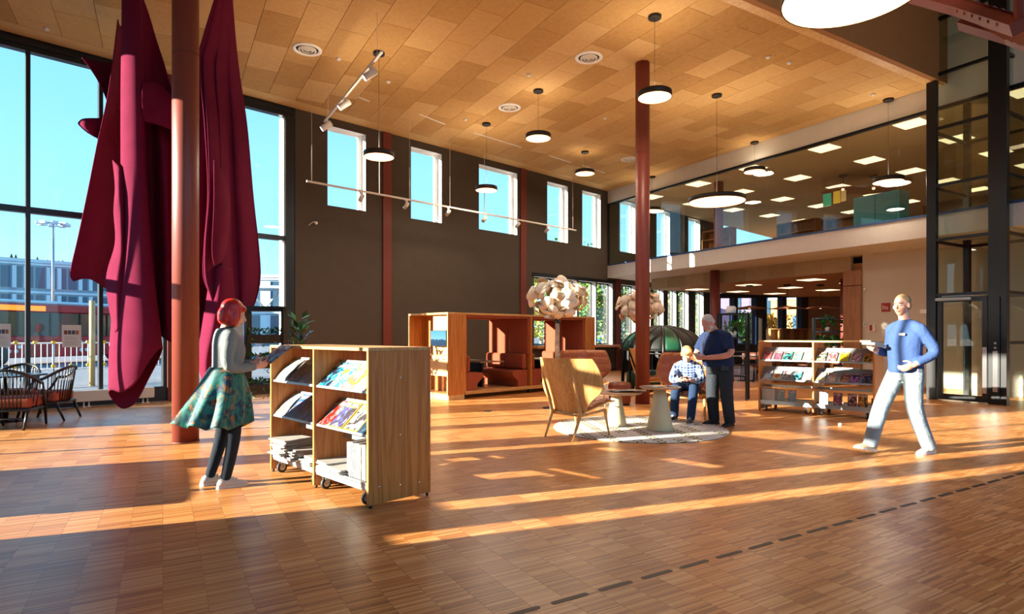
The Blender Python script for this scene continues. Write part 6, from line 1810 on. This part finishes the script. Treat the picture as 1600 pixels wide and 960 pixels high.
def shoe(t, A, d, mat, sole, L=0.27, h=0.09, name='shoe', pitch=0):
    """A: ankle point; d: toe direction on the floor"""
    A = Vector(A); d = Vector((d[0], d[1], 0)).normalized(); s = Vector((-d.y, d.x, 0))
    heel_z = A.z - 0.085
    M = Matrix.Translation((A.x, A.y, heel_z)) @ Matrix((( s.x, d.x, 0, 0), (s.y, d.y, 0, 0), (0, 0, 1, 0), (0, 0, 0, 1))) @ Matrix.Rotation(R(pitch), 4, 'X')
    mb = MB(); mb.M = M
    rings = []
    for k, (y, w, z1) in enumerate(((-0.075, 0.022, 0.05), (-0.06, 0.034, 0.085), (-0.02, 0.038, 0.105), (0.03, 0.040, 0.10), (0.08, 0.045, 0.075), (0.13, 0.047, 0.058), (0.165, 0.040, 0.046), (0.19, 0.022, 0.034))):
        y *= L / 0.265
        rings.append([(w * math.cos(a), y, 0.022 + (z1 - 0.022) * max(0, math.sin(a)) if math.sin(a) >= 0 else 0.022 + 0.004 * math.sin(a)) for a in (2 * math.pi * j / 16 for j in range(16))])
    mb.rings(rings, True, True, 0, True)
    o = mb.build(name, mat, t)
    sb = MB(); sb.M = M
    rr = []
    for y, w in ((-0.08, 0.024), (-0.062, 0.037), (0.0, 0.042), (0.08, 0.049), (0.13, 0.050), (0.17, 0.042), (0.197, 0.022)):
        y *= L / 0.265
        rr.append([(-w, y, 0.0), (w, y, 0.0), (w, y, 0.024), (-w, y, 0.024)])
    sb.rings(rr, True, True, 0, False)
    sb.build('sole', sole, o)
    lb = MB(); lb.M = M
    for q in range(3):
        lb.tube([(-0.02, 0.045 + 0.022 * q, 0.094 - 0.012 * q), (0, 0.05 + 0.022 * q, 0.1 - 0.012 * q), (0.02, 0.045 + 0.022 * q, 0.094 - 0.012 * q)], 0.004, 5)
    lb.build('laces', sole, o)
    return o
def finish(t, mb, skin, voxel=0.0075, it=3):
    o = obj('body', fuse(mb, voxel, it), skin, t); return o
def cloth(t, name, mb, mat, voxel=0.009, it=9):
    return obj(name, fuse(mb, voxel, it, name), mat, t)

SK1 = skin_mat('skin_fair', 'd79a80', 'e2ab92')
SK2 = skin_mat('skin_ruddy', 'cf8a70', 'dc9f86')

# ------------------------------------------------------------------ woman by the bookcase
wm_ = thing('person', 'woman with red bob, grey jumper and teal patterned skirt reading', 'person', loc=(-2.60, 5.40, 0), rz=R(-52))
C, H, s = Vector((0.015, 0.065, 1.555)), head_rot(-6, 20), 0.95
mb = MB()
head(mb, C, H, s, 0.92)
limb(mb, [(0, 0.0, 1.38), (0, 0.015, 1.45), (0.01, 0.045, 1.52)], [0.055, 0.050, 0.052])
WR = [(0, 0, 0.84, .165, .125), (0, 0, 0.93, .175, .13), (0, 0.01, 1.06, .138, .108), (0, 0.025, 1.2, .15, .125), (0, 0.02, 1.3, .155, .115), (0, 0.005, 1.385, .125, .08), (0, 0.0, 1.43, .06, .055)]
torso(mb, WR, grow=-0.012)
RS, RE, RW = (0.155, 0.0, 1.345), (0.225, -0.02, 1.09), (0.165, 0.23, 1.08)
LS, LE, LW = (-0.155, 0.0, 1.345), (-0.22, 0.02, 1.10), (-0.05, 0.26, 1.10)
limb(mb, [RS, RE, RW], [0.05, 0.038, 0.026]); limb(mb, [LS, LE, LW], [0.05, 0.038, 0.026])
hand(mb, RW, (-0.25, 0.9, 0.25), (-0.9, -0.2, 0.3), 30, 1, 0.93)
hand(mb, LW, (0.25, 0.9, 0.2), (0.9, -0.2, 0.3), 30, -1, 0.93)
legsW = [((0.085, 0, 0.88), (0.095, 0.05, 0.49), (0.09, -0.02, 0.09)), ((-0.085, 0, 0.88), (-0.10, 0.0, 0.49), (-0.11, -0.11, 0.09))]
for a, b, c in legsW: limb(mb, [a, b, c], [0.085, 0.056, 0.036])
for a, b, c in legsW: limb(mb, [c, (c[0], c[1] + 0.07, 0.045)], [0.03, 0.02])
finish(wm_, mb, SK1)
face_parts(wm_, C, H, s, lip='b84a50', brow='7a3020')
mb = MB()
torso(mb, [(0, 0, 1.0, .155, .12), (0, 0.01, 1.06, .148, .118), (0, 0.03, 1.2, .16, .135), (0, 0.022, 1.3, .166, .124), (0, 0.005, 1.38, .14, .092), (0, 0.0, 1.425, .075, .068)], grow=0.004)
for S, E_, W_ in ((RS, RE, RW), (LS, LE, LW)):
    limb(mb, [S, E_, Vector(E_).lerp(Vector(W_), 0.93)], [0.062, 0.05, 0.037], round1=False)
for S in (RS, LS): limb(mb, [(0, 0.0, 1.385), Vector((0, 0.0, 1.385)).lerp(Vector(S), 0.55) + Vector((0, 0, 0.012)), S], [0.056, 0.056, 0.056])
cloth(wm_, 'jumper', mb, cloth_mat('grey_knit', '7d8280', 0.15, 0.35, 9))
# flared skirt
def skirt_mat():
    m, nt, b = new_mat('teal_marbled_skirt')
    t = nd(nt, 'ShaderNodeTexCoord')
    n = nd(nt, 'ShaderNodeTexNoise', i_Scale=4.2, i_Detail=3.0, i_Distortion=1.6); nt.links.new(t.outputs['Object'], n.inputs['Vector'])
    r_ = ramp(nt, [(0.28, '0a1c22'), (0.4, '14241f'), (0.46, '0e5a58'), (0.53, '177562'), (0.58, '10455c'), (0.64, '0d2030'), (0.70, '1f8470')]); nt.links.new(n.outputs['Fac'], r_.inputs[0])
    n2 = nd(nt, 'ShaderNodeTexNoise', i_Scale=6.0, i_Detail=6.0, i_Distortion=2.5)
    mp = nd(nt, 'ShaderNodeMapping'); mp.inputs['Location'].default_value = (3, 1, 7); nt.links.new(t.outputs['Object'], mp.inputs[0]); nt.links.new(mp.outputs[0], n2.inputs['Vector'])
    r2 = ramp(nt, [(0.56, '000000'), (0.6, 'ffffff'), (0.63, 'ffffff'), (0.66, '000000')]); nt.links.new(n2.outputs['Fac'], r2.inputs[0])
    mx = nd(nt, 'ShaderNodeMix', data_type='RGBA'); nt.links.new(r2.outputs[0], mx.inputs['Factor']); nt.links.new(r_.outputs[0], mx.inputs[6]); mx.inputs[7].default_value = lin('8a5c2c')
    nt.links.new(mx.outputs[2], b.inputs['Base Color']); b.inputs['Roughness'].default_value = 0.6
    return m
rows = []
for k in range(19):
    f = k / 18
    z = 1.075 - 0.52 * f
    r = []
    for j in range(73):
        a = 2 * math.pi * j / 72
        fl_ = 0.035 * f ** 1.5 * math.cos(a * 9 + 0.6) + 0.015 * f * math.cos(a * 4)
        rx = 0.148 + 0.13 * f ** 0.85 + fl_; ry = 0.122 + 0.17 * f ** 0.8 + fl_
        back = -0.10 * f ** 1.6
        r.append((rx * math.cos(a), ry * math.sin(a) + back, z + 0.02 * f * math.cos(a * 9 + 0.6) + 0.03 * f * max(0, -math.sin(a))))
    rows.append(r)
o = MB().rings(rows, False, False, 0, True).build('skirt', skirt_mat(), wm_)
md = o.modifiers.new('t', 'SOLIDIFY'); md.thickness = 0.006
mb = MB()
for a, b, c in legsW: limb(mb, [a, b, (c[0], c[1], c[2] - 0.02)], [0.092, 0.062, 0.042], round1=False)
torso(mb, [(0, 0, 0.80, .17, .13), (0, 0, .92, .17, .125), (0, 0, 1.0, .14, .11)])
cloth(wm_, 'leggings', mb, cloth_mat('dark_leggings', '1f2730', 0.1, 0.15, 10))
MT['shoewhite'] = plain('white_shoe', 'b8b6b2', 0.6); MT['solewhite'] = plain('shoe_sole', 'c8c6c2', 0.6)
shoe(wm_, (0.09, -0.02, 0.085), (0.05, 1), MT['shoewhite'], MT['solewhite'], 0.255)
shoe(wm_, (-0.11, -0.11, 0.085), (-0.1, 1), MT['shoewhite'], MT['solewhite'], 0.255)
mb = MB()
E = lambda c, r: mb.ball(C + H @ (Vector(c) * s), tuple(x * s for x in r), 22, 16, rot=H)
E((0, -0.028, 0.050), (0.096, 0.106, 0.096)); E((0, -0.055, -0.02), (0.097, 0.082, 0.098)); E((0, -0.05, -0.075), (0.090, 0.07, 0.055))
for sx in (-1, 1): E((sx * 0.072, 0.005, -0.03), (0.026, 0.058, 0.09)); E((sx * 0.068, 0.03, -0.075), (0.022, 0.03, 0.035))
E((0, 0.066, 0.075), (0.066, 0.026, 0.032))
cloth(wm_, 'hair', mb, hair_mat('red_hair', '9a1412', 'd42a1e', 0.35), 0.007, 3)
MB().tube([(0.075 * math.cos(a), 0.005 + 0.07 * math.sin(a), 1.43 + 0.012 * math.sin(a)) for a in (2 * math.pi * j / 24 for j in range(24))], 0.009, 6, loop=True).build('lanyard', MT['black'], wm_)
WMI = Matrix.Translation((-2.60, 5.40, 0)) @ Matrix.Rotation(R(-52), 4, 'Z')
mgo = thing('magazine', 'open magazine held in both hands by the woman', 'magazine', M=WMI @ Matrix.Translation((0.055, 0.365, 1.135)) @ Matrix.Rotation(R(38), 4, 'X'))
for sx in (-1, 1):
    rr = [[(sx * 0.19 * f, y, 0.016 * math.sin(math.pi * f) + 0.002) for f in (0, 0.2, 0.4, 0.6, 0.8, 1.0)] for y in (-0.05, 0.08, 0.2)]
    o = MB().rings(rr if sx > 0 else rr[::-1], False, False, 0, True).build('page', cover_mat('d8d8dc', '8a8088', 'a8a0c0'), mgo)
    md = o.modifiers.new('t', 'SOLIDIFY'); md.thickness = 0.004

# ------------------------------------------------------------------ standing man
sm_ = thing('person', 'bearded man in navy T-shirt with lanyard standing over the table', 'person', loc=(3.12, 8.98, 0), rz=R(120))
C, H, s = Vector((0.0, 0.235, 1.535)), head_rot(-8, 38), 0.97
mb = MB()
head(mb, C, H, s, 1.05)
limb(mb, [(0, 0.07, 1.38), (0, 0.12, 1.44), (0, 0.19, 1.5)], [0.075, 0.066, 0.066])
SRG = [(0, -0.02, 0.80, .19, .15), (0, 0, 0.92, .205, .185), (0, 0.045, 1.04, .215, .215), (0, 0.06, 1.16, .21, .20), (0, 0.06, 1.27, .21, .165), (0, 0.06, 1.36, .16, .11), (0, 0.07, 1.43, .08, .08)]
torso(mb, SRG, grow=-0.015)
RS, RE, RW = (0.20, 0.07, 1.325), (0.30, 0.14, 1.08), (0.09, 0.36, 1.02)
LS, LE, LW = (-0.20, 0.07, 1.325), (-0.31, 0.12, 1.09), (-0.10, 0.36, 1.03)
for S, E_, W_ in ((RS, RE, RW), (LS, LE, LW)): limb(mb, [S, E_, W_], [0.066, 0.05, 0.034])
hand(mb, RW, (-0.7, 0.6, -0.1), (-0.4, -0.4, 0.8), 38, 1, 1.05)
hand(mb, LW, (0.75, 0.55, -0.05), (0.4, -0.4, 0.8), 38, -1, 1.05)
legsS = [((0.11, -0.02, 0.86), (0.125, 0.0, 0.48), (0.12, -0.04, 0.10)), ((-0.11, -0.02, 0.86), (-0.13, -0.02, 0.48), (-0.14, -0.08, 0.10))]
for a, b, c in legsS:
    limb(mb, [a, b, c], [0.10, 0.068, 0.045]); limb(mb, [c, (c[0], c[1] + 0.08, 0.045)], [0.032, 0.02])
finish(sm_, mb, SK2)
face_parts(sm_, C, H, s, brow='b8b0a4')
mb = MB()
torso(mb, [(0, -0.005, 0.885, .222, .205), (0, 0.03, 1.0, .232, .232), (0, 0.06, 1.1, .23, .23), (0, 0.065, 1.2, .228, .205), (0, 0.06, 1.29, .22, .172), (0, 0.06, 1.365, .175, .125), (0, 0.075, 1.415, .115, .1), (0, 0.085, 1.445, .085, .085)], grow=0.004)
for S, E_ in ((RS, RE), (LS, LE)): limb(mb, [S, Vector(S).lerp(Vector(E_), 0.8)], [0.088, 0.082], round1=False)
for S in (RS, LS): limb(mb, [(0, 0.07, 1.385), Vector((0, 0.07, 1.385)).lerp(Vector(S), 0.55) + Vector((0, 0, 0.012)), S], [0.078, 0.078, 0.078])
tsh = cloth(sm_, 'tshirt', mb, cloth_mat('navy_jersey', '22304f', 0.1, 0.6, 6))
mb = MB()
for a, b, c in legsS: limb(mb, [a, b, (c[0], c[1] - 0.0, c[2] - 0.055)], [0.118, 0.094, 0.078], round1=False)
torso(mb, [(0, -0.02, 0.78, .2, .155), (0, -0.01, .9, .205, .18), (0, 0.0, .95, .2, .175)])
cloth(sm_, 'trousers', mb, cloth_mat('charcoal_trousers', '2e3238', 0.12, 0.6, 6))
MT['shoeblack'] = plain('black_shoe', '17151a', 0.5)
shoe(sm_, (0.12, -0.04, 0.085), (0.15, 1), MT['shoeblack'], MT['black'], 0.28); shoe(sm_, (-0.14, -0.08, 0.085), (-0.2, 1), MT['shoeblack'], MT['black'], 0.28)
mb = MB()
E = lambda c, r: mb.ball(C + H @ (Vector(c) * s), tuple(x * s for x in r), 20, 14, rot=H)
E((0, -0.024, 0.048), (0.081, 0.096, 0.088)); E((0, -0.06, -0.01), (0.072, 0.06, 0.06))
cloth(sm_, 'hair', mb, hair_mat('white_grey_hair', 'b8aea2', 'd8d0c4', 0.6), 0.007, 2)
mb = MB()
E((0, 0.05, -0.085), (0.050, 0.042, 0.038)); E((0, 0.072, -0.10), (0.034, 0.026, 0.03))
for sx in (-1, 1): E((sx * 0.052, 0.02, -0.06), (0.018, 0.035, 0.04))
cloth(sm_, 'beard', mb, hair_mat('white_beard', 'c8c0b6', 'e4ded6', 0.7), 0.006, 2)
ld = MB().tube([(0.09, 0.03, 1.425), (0.11, 0.16, 1.37), (0.075, 0.262, 1.22), (0.02, 0.30, 1.08), (0.0, 0.335, 0.96), (-0.02, 0.30, 1.08), (-0.075, 0.262, 1.22), (-0.11, 0.16, 1.37), (-0.09, 0.03, 1.425), (0, -0.04, 1.445)], 0.009, 6, loop=True).build('lanyard', plain('patterned_strap', '1a1a1c', 0.6, var=0.9, scale=60), sm_)
MB().box(-0.004, 0.004, 0.34, 0.352, 0.86, 0.95).box(-0.02, 0.0, 0.345, 0.35, 0.84, 0.90).build('keys', MT['chrome'], ld)
MB().box(-0.155, -0.055, 0.225, 0.24, 1.285, 1.297).build('chest_print', MT['paper'], tsh).rotation_euler = (R(6), 0, R(14))
MB().box(-0.06, 0.06, -0.006, 0.0, 0, 0.08).build('phone_pouch', MT['black'], sm_, Matrix.Translation((-0.2, 0.1, 0.84)) @ Matrix.Rotation(R(70), 4, 'Z'))
SMI = Matrix.Translation((3.12, 8.98, 0)) @ Matrix.Rotation(R(120), 4, 'Z')
tag(MB().box(-0.04, 0.04, -0.075, 0.075, 0, 0.01, c=0.003).build('phone', MT['shelfmetal'], None, SMI @ Matrix.Translation((0.0, 0.455, 1.05)) @ Matrix.Rotation(R(35), 4, 'X')), 'pale phone in the hands of the standing man', 'phone')

# ------------------------------------------------------------------ seated man
st_ = thing('person', 'blond man in blue plaid shirt sitting bent over his hands', 'person', loc=(2.86, 9.66, 0), rz=R(160))
C, H, s = Vector((0.0, 0.36, 1.055)), head_rot(4, 42), 0.96
mb = MB()
head(mb, C, H, s)
limb(mb, [(0, 0.2, 0.93), (0, 0.25, 0.98), (0, 0.31, 1.02)], [0.06, 0.056, 0.056])
TR = [(0, -0.06, 0.46, .175, .13), (0, -0.02, 0.54, .17, .125), (0, 0.06, 0.68, .165, .12), (0, 0.13, 0.80, .165, .12), (0, 0.175, 0.88, .14, .10), (0, 0.2, 0.96, .07, .065)]
torso(mb, TR, grow=-0.01)
RS, RE, RW = (0.165, 0.185, 0.855), (0.225, 0.33, 0.665), (0.09, 0.52, 0.665)
LS, LE, LW = (-0.165, 0.185, 0.855), (-0.225, 0.34, 0.665), (-0.08, 0.52, 0.665)
for S, E_, W_ in ((RS, RE, RW), (LS, LE, LW)): limb(mb, [S, E_, W_], [0.055, 0.042, 0.029])
hand(mb, RW, (-0.75, 0.55, 0.0), (-0.2, -0.3, 0.9), 35, 1)
hand(mb, LW, (0.75, 0.55, 0.0), (0.2, -0.3, 0.9), 35, -1)
legsT = [((0.10, -0.05, 0.475), (0.16, 0.40, 0.52), (0.19, 0.34, 0.10)), ((-0.10, -0.05, 0.475), (-0.11, 0.42, 0.53), (-0.07, 0.60, 0.10))]
for a, b, c in legsT:
    limb(mb, [a, b, c], [0.085, 0.06, 0.042]); limb(mb, [c, (c[0], c[1] + 0.08, 0.05)], [0.03, 0.02])
finish(st_, mb, SK1)
face_parts(st_, C, H, s, iris='3a5a7a', brow='b08a50')
def plaid_mat():
    m, nt, b = new_mat('blue_plaid')
    t = nd(nt, 'ShaderNodeTexCoord'); sx = nd(nt, 'ShaderNodeSeparateXYZ'); nt.links.new(t.outputs['Object'], sx.inputs[0])
    def mth(op, a, bb):
        q = nd(nt, 'ShaderNodeMath', operation=op)
        for i, x in enumerate((a, bb)):
            if isinstance(x, (int, float)): q.inputs[i].default_value = x
            else: nt.links.new(x, q.inputs[i])
        return q.outputs[0]
    def stripe(c, per, w, ph=0.0): return mth('LESS_THAN', mth('FRACT', mth('ADD', mth('DIVIDE', c, per), ph), 0), w)
    yz = mth('ADD', sx.outputs['Z'], mth('MULTIPLY', sx.outputs['Y'], 0.5))
    wl = mth('MAXIMUM', stripe(sx.outputs['X'], 0.05, 0.2), stripe(yz, 0.05, 0.2))
    dk = mth('ADD', mth('MULTIPLY', stripe(sx.outputs['X'], 0.1, 0.4, 0.3), 0.5), mth('MULTIPLY', stripe(yz, 0.1, 0.4, 0.3), 0.5))
    r_ = ramp(nt, [(0.0, '5f82b4'), (0.5, '35558c'), (1.0, '1c2f5a')]); nt.links.new(dk, r_.inputs[0])
    mx = nd(nt, 'ShaderNodeMix', data_type='RGBA'); nt.links.new(mth('MULTIPLY', wl, 0.8), mx.inputs['Factor']); nt.links.new(r_.outputs[0], mx.inputs[6]); mx.inputs[7].default_value = lin('dfe6ee')
    nt.links.new(mx.outputs[2], b.inputs['Base Color']); b.inputs['Roughness'].default_value = 0.85
    return m
mb = MB()
torso(mb, [(0, -0.06, 0.45, .19, .145), (0, -0.02, 0.54, .188, .142), (0, 0.06, 0.68, .182, .138), (0, 0.13, 0.80, .182, .135), (0, 0.175, 0.88, .155, .112), (0, 0.195, 0.935, .10, .09), (0, 0.215, 0.975, .07, .072)], grow=0.003)
for S, E_, W_ in ((RS, RE, RW), (LS, LE, LW)): limb(mb, [S, E_, Vector(E_).lerp(Vector(W_), 0.8)], [0.064, 0.054, 0.043], round1=False)
for S in (RS, LS): limb(mb, [(0, 0.195, 0.915), Vector((0, 0.195, 0.915)).lerp(Vector(S), 0.55) + Vector((0, 0, 0.012)), S], [0.062, 0.062, 0.062])
cloth(st_, 'plaid_shirt', mb, plaid_mat())
mb = MB()
for a, b, c in legsT: limb(mb, [a, b, (c[0], c[1], c[2] - 0.03)], [0.1, 0.076, 0.062], round1=False)
torso(mb, [(0, -0.07, 0.41, .175, .13), (0, -0.05, .47, .185, .15), (0, -0.03, .54, .17, .13)])
cloth(st_, 'jeans', mb, cloth_mat('dark_jeans', '22344f', 0.15, 0.5, 7))
shoe(st_, (0.19, 0.34, 0.10), (0.25, 1), MT['shoeblack'], MT['solewhite'], 0.275); shoe(st_, (-0.07, 0.60, 0.10), (0.1, 1), MT['shoeblack'], MT['solewhite'], 0.275)
mb = MB()
E = lambda c, r: mb.ball(C + H @ (Vector(c) * s), tuple(x * s for x in r), 20, 14, rot=H)
E((0, -0.02, 0.055), (0.088, 0.103, 0.09)); E((0, -0.06, -0.015), (0.08, 0.065, 0.07)); E((0.02, 0.06, 0.09), (0.062, 0.04, 0.03)); E((-0.03, 0.03, 0.115), (0.05, 0.05, 0.03))
for sx in (-1, 1): E((sx * 0.075, 0.0, 0.02), (0.02, 0.04, 0.05))
cloth(st_, 'hair', mb, hair_mat('blond_hair', 'b8904c', 'e0c078', 0.5), 0.007, 2)
STI = Matrix.Translation((2.86, 9.66, 0)) @ Matrix.Rotation(R(160), 4, 'Z')
tag(MB().box(-0.036, 0.036, -0.07, 0.07, 0, 0.009, c=0.003).build('phone', MT['black'], None, STI @ Matrix.Translation((0.0, 0.59, 0.69)) @ Matrix.Rotation(R(25), 4, 'X')), 'black phone in the hands of the seated man', 'phone')

# ------------------------------------------------------------------ walking man
wk = thing('person', 'man in blue sweatshirt and pale jeans walking with books', 'person', loc=(4.55, 6.88, 0), rz=R(107))
C, H, s = Vector((0.0, 0.055, 1.705)), head_rot(10, 4), 0.98
mb = MB()
head(mb, C, H, s)
limb(mb, [(0, 0.0, 1.50), (0, 0.02, 1.56), (0, 0.035, 1.63)], [0.064, 0.058, 0.058])
KR = [(0, 0, 0.88, .17, .125), (0, 0, 0.98, .175, .13), (0, 0.01, 1.1, .165, .125), (0, 0.015, 1.25, .18, .13), (0, 0.01, 1.36, .18, .12), (0, 0.0, 1.45, .15, .09), (0, 0.0, 1.52, .075, .065)]
torso(mb, KR, grow=-0.012)
RS, RE, RW = (0.178, 0.0, 1.43), (0.25, -0.03, 1.17), (0.20, 0.23, 1.19)
LS, LE, LW = (-0.178, 0.0, 1.43), (-0.265, -0.10, 1.18), (-0.20, 0.12, 1.03)
for S, E_, W_ in ((RS, RE, RW), (LS, LE, LW)): limb(mb, [S, E_, W_], [0.058, 0.045, 0.030])
hand(mb, RW, (-0.2, 0.95, 0.05), (-0.5, 0.0, 0.85), 42, 1, 1.03)
hand(mb, LW, (0.35, 0.8, -0.35), (0.9, -0.2, 0.2), 30, -1, 1.03)
legsK = [((0.10, 0.0, 0.93), (0.11, 0.24, 0.53), (0.12, 0.40, 0.115)), ((-0.10, 0.0, 0.93), (-0.10, -0.02, 0.52), (-0.10, -0.24, 0.10))]
for a, b, c in legsK: limb(mb, [a, b, c], [0.09, 0.062, 0.043])
limb(mb, [legsK[0][2], (0.125, 0.48, 0.085)], [0.032, 0.02]); limb(mb, [legsK[1][2], (-0.10, -0.16, 0.05)], [0.032, 0.02])
finish(wk, mb, SK1)
face_parts(wk, C, H, s, brow='8a6a4a')
mb = MB()
torso(mb, [(0, 0, 0.93, .192, .148), (0, 0.0, 1.02, .188, .146), (0, 0.015, 1.14, .185, .145), (0, 0.02, 1.26, .196, .148), (0, 0.01, 1.37, .198, .135), (0, 0.0, 1.45, .165, .105), (0, 0.0, 1.505, .11, .085), (0, 0.0, 1.545, .07, .068)], grow=0.003)
for S, E_, W_ in ((RS, RE, RW), (LS, LE, LW)): limb(mb, [S, E_, Vector(E_).lerp(Vector(W_), 0.88)], [0.066, 0.057, 0.044], round1=False)
for S in (RS, LS): limb(mb, [(0, 0.0, 1.485), Vector((0, 0.0, 1.485)).lerp(Vector(S), 0.55) + Vector((0, 0, 0.012)), S], [0.066, 0.066, 0.066])
sw = cloth(wk, 'sweatshirt', mb, cloth_mat('blue_jersey', '3a5280', 0.08, 0.5, 6))
mb = MB()
for a, b, c in legsK: limb(mb, [a, b, (c[0], c[1], c[2] - 0.045)], [0.108, 0.088, 0.075], round1=False)
torso(mb, [(0, 0, 0.84, .165, .12), (0, 0, .93, .182, .135), (0, 0, 1.0, .172, .128)])
cloth(wk, 'jeans', mb, cloth_mat('pale_jeans', '84939a', 0.1, 0.6, 6))
MT['shoegrey'] = plain('grey_trainer', 'b9b6ae', 0.7); MT['shoebeige'] = plain('beige_trainer', 'b8a888', 0.7)
shoe(wk, (0.12, 0.40, 0.115), (0.05, 1), MT['shoebeige'], MT['solewhite'], 0.285, pitch=10); shoe(wk, (-0.10, -0.24, 0.085), (-0.12, 1), MT['shoegrey'], MT['solewhite'], 0.285)
mb = MB()
E = lambda c, r: mb.ball(C + H @ (Vector(c) * s), tuple(x * s for x in r), 20, 14, rot=H)
E((0, -0.022, 0.05), (0.081, 0.096, 0.086)); E((0, -0.055, 0.0), (0.074, 0.06, 0.07))
cloth(wk, 'hair', mb, hair_mat('short_fair_hair', '8a6a48', 'a88860', 0.6), 0.007, 2)
MB().box(-0.12, -0.045, 0.150, 0.158, 1.36, 1.385).build('chest_print', MT['paper'], sw)
MB().box(-0.2, -0.188, 0.0, 0.06, 0.955, 0.985).build('hem_patch', MT['paper'], sw)
WKI = Matrix.Translation((4.55, 6.88, 0)) @ Matrix.Rotation(R(107), 4, 'Z')
print_item('paperback', 'white paperback lying lowest in the hand of the walking man', 'book', 0.15, 0.23, 0.025, WKI @ Matrix.Translation((0.15, 0.22, 1.222)) @ Matrix.Rotation(R(8), 4, 'X') @ Matrix.Rotation(R(12), 4, 'Z'), cover_mat('e8dcd8', 'd8b0b0', 'f0f0f0'), 'books carried by the walking man')
print_item('paperback', 'orange and yellow paperback on top in the hand of the walking man', 'book', 0.14, 0.21, 0.022, WKI @ Matrix.Translation((0.15, 0.235, 1.252)) @ Matrix.Rotation(R(8), 4, 'X') @ Matrix.Rotation(R(2), 4, 'Z'), cover_mat('f0c840', 'e88030', 'f6f0e0'), 'books carried by the walking man')
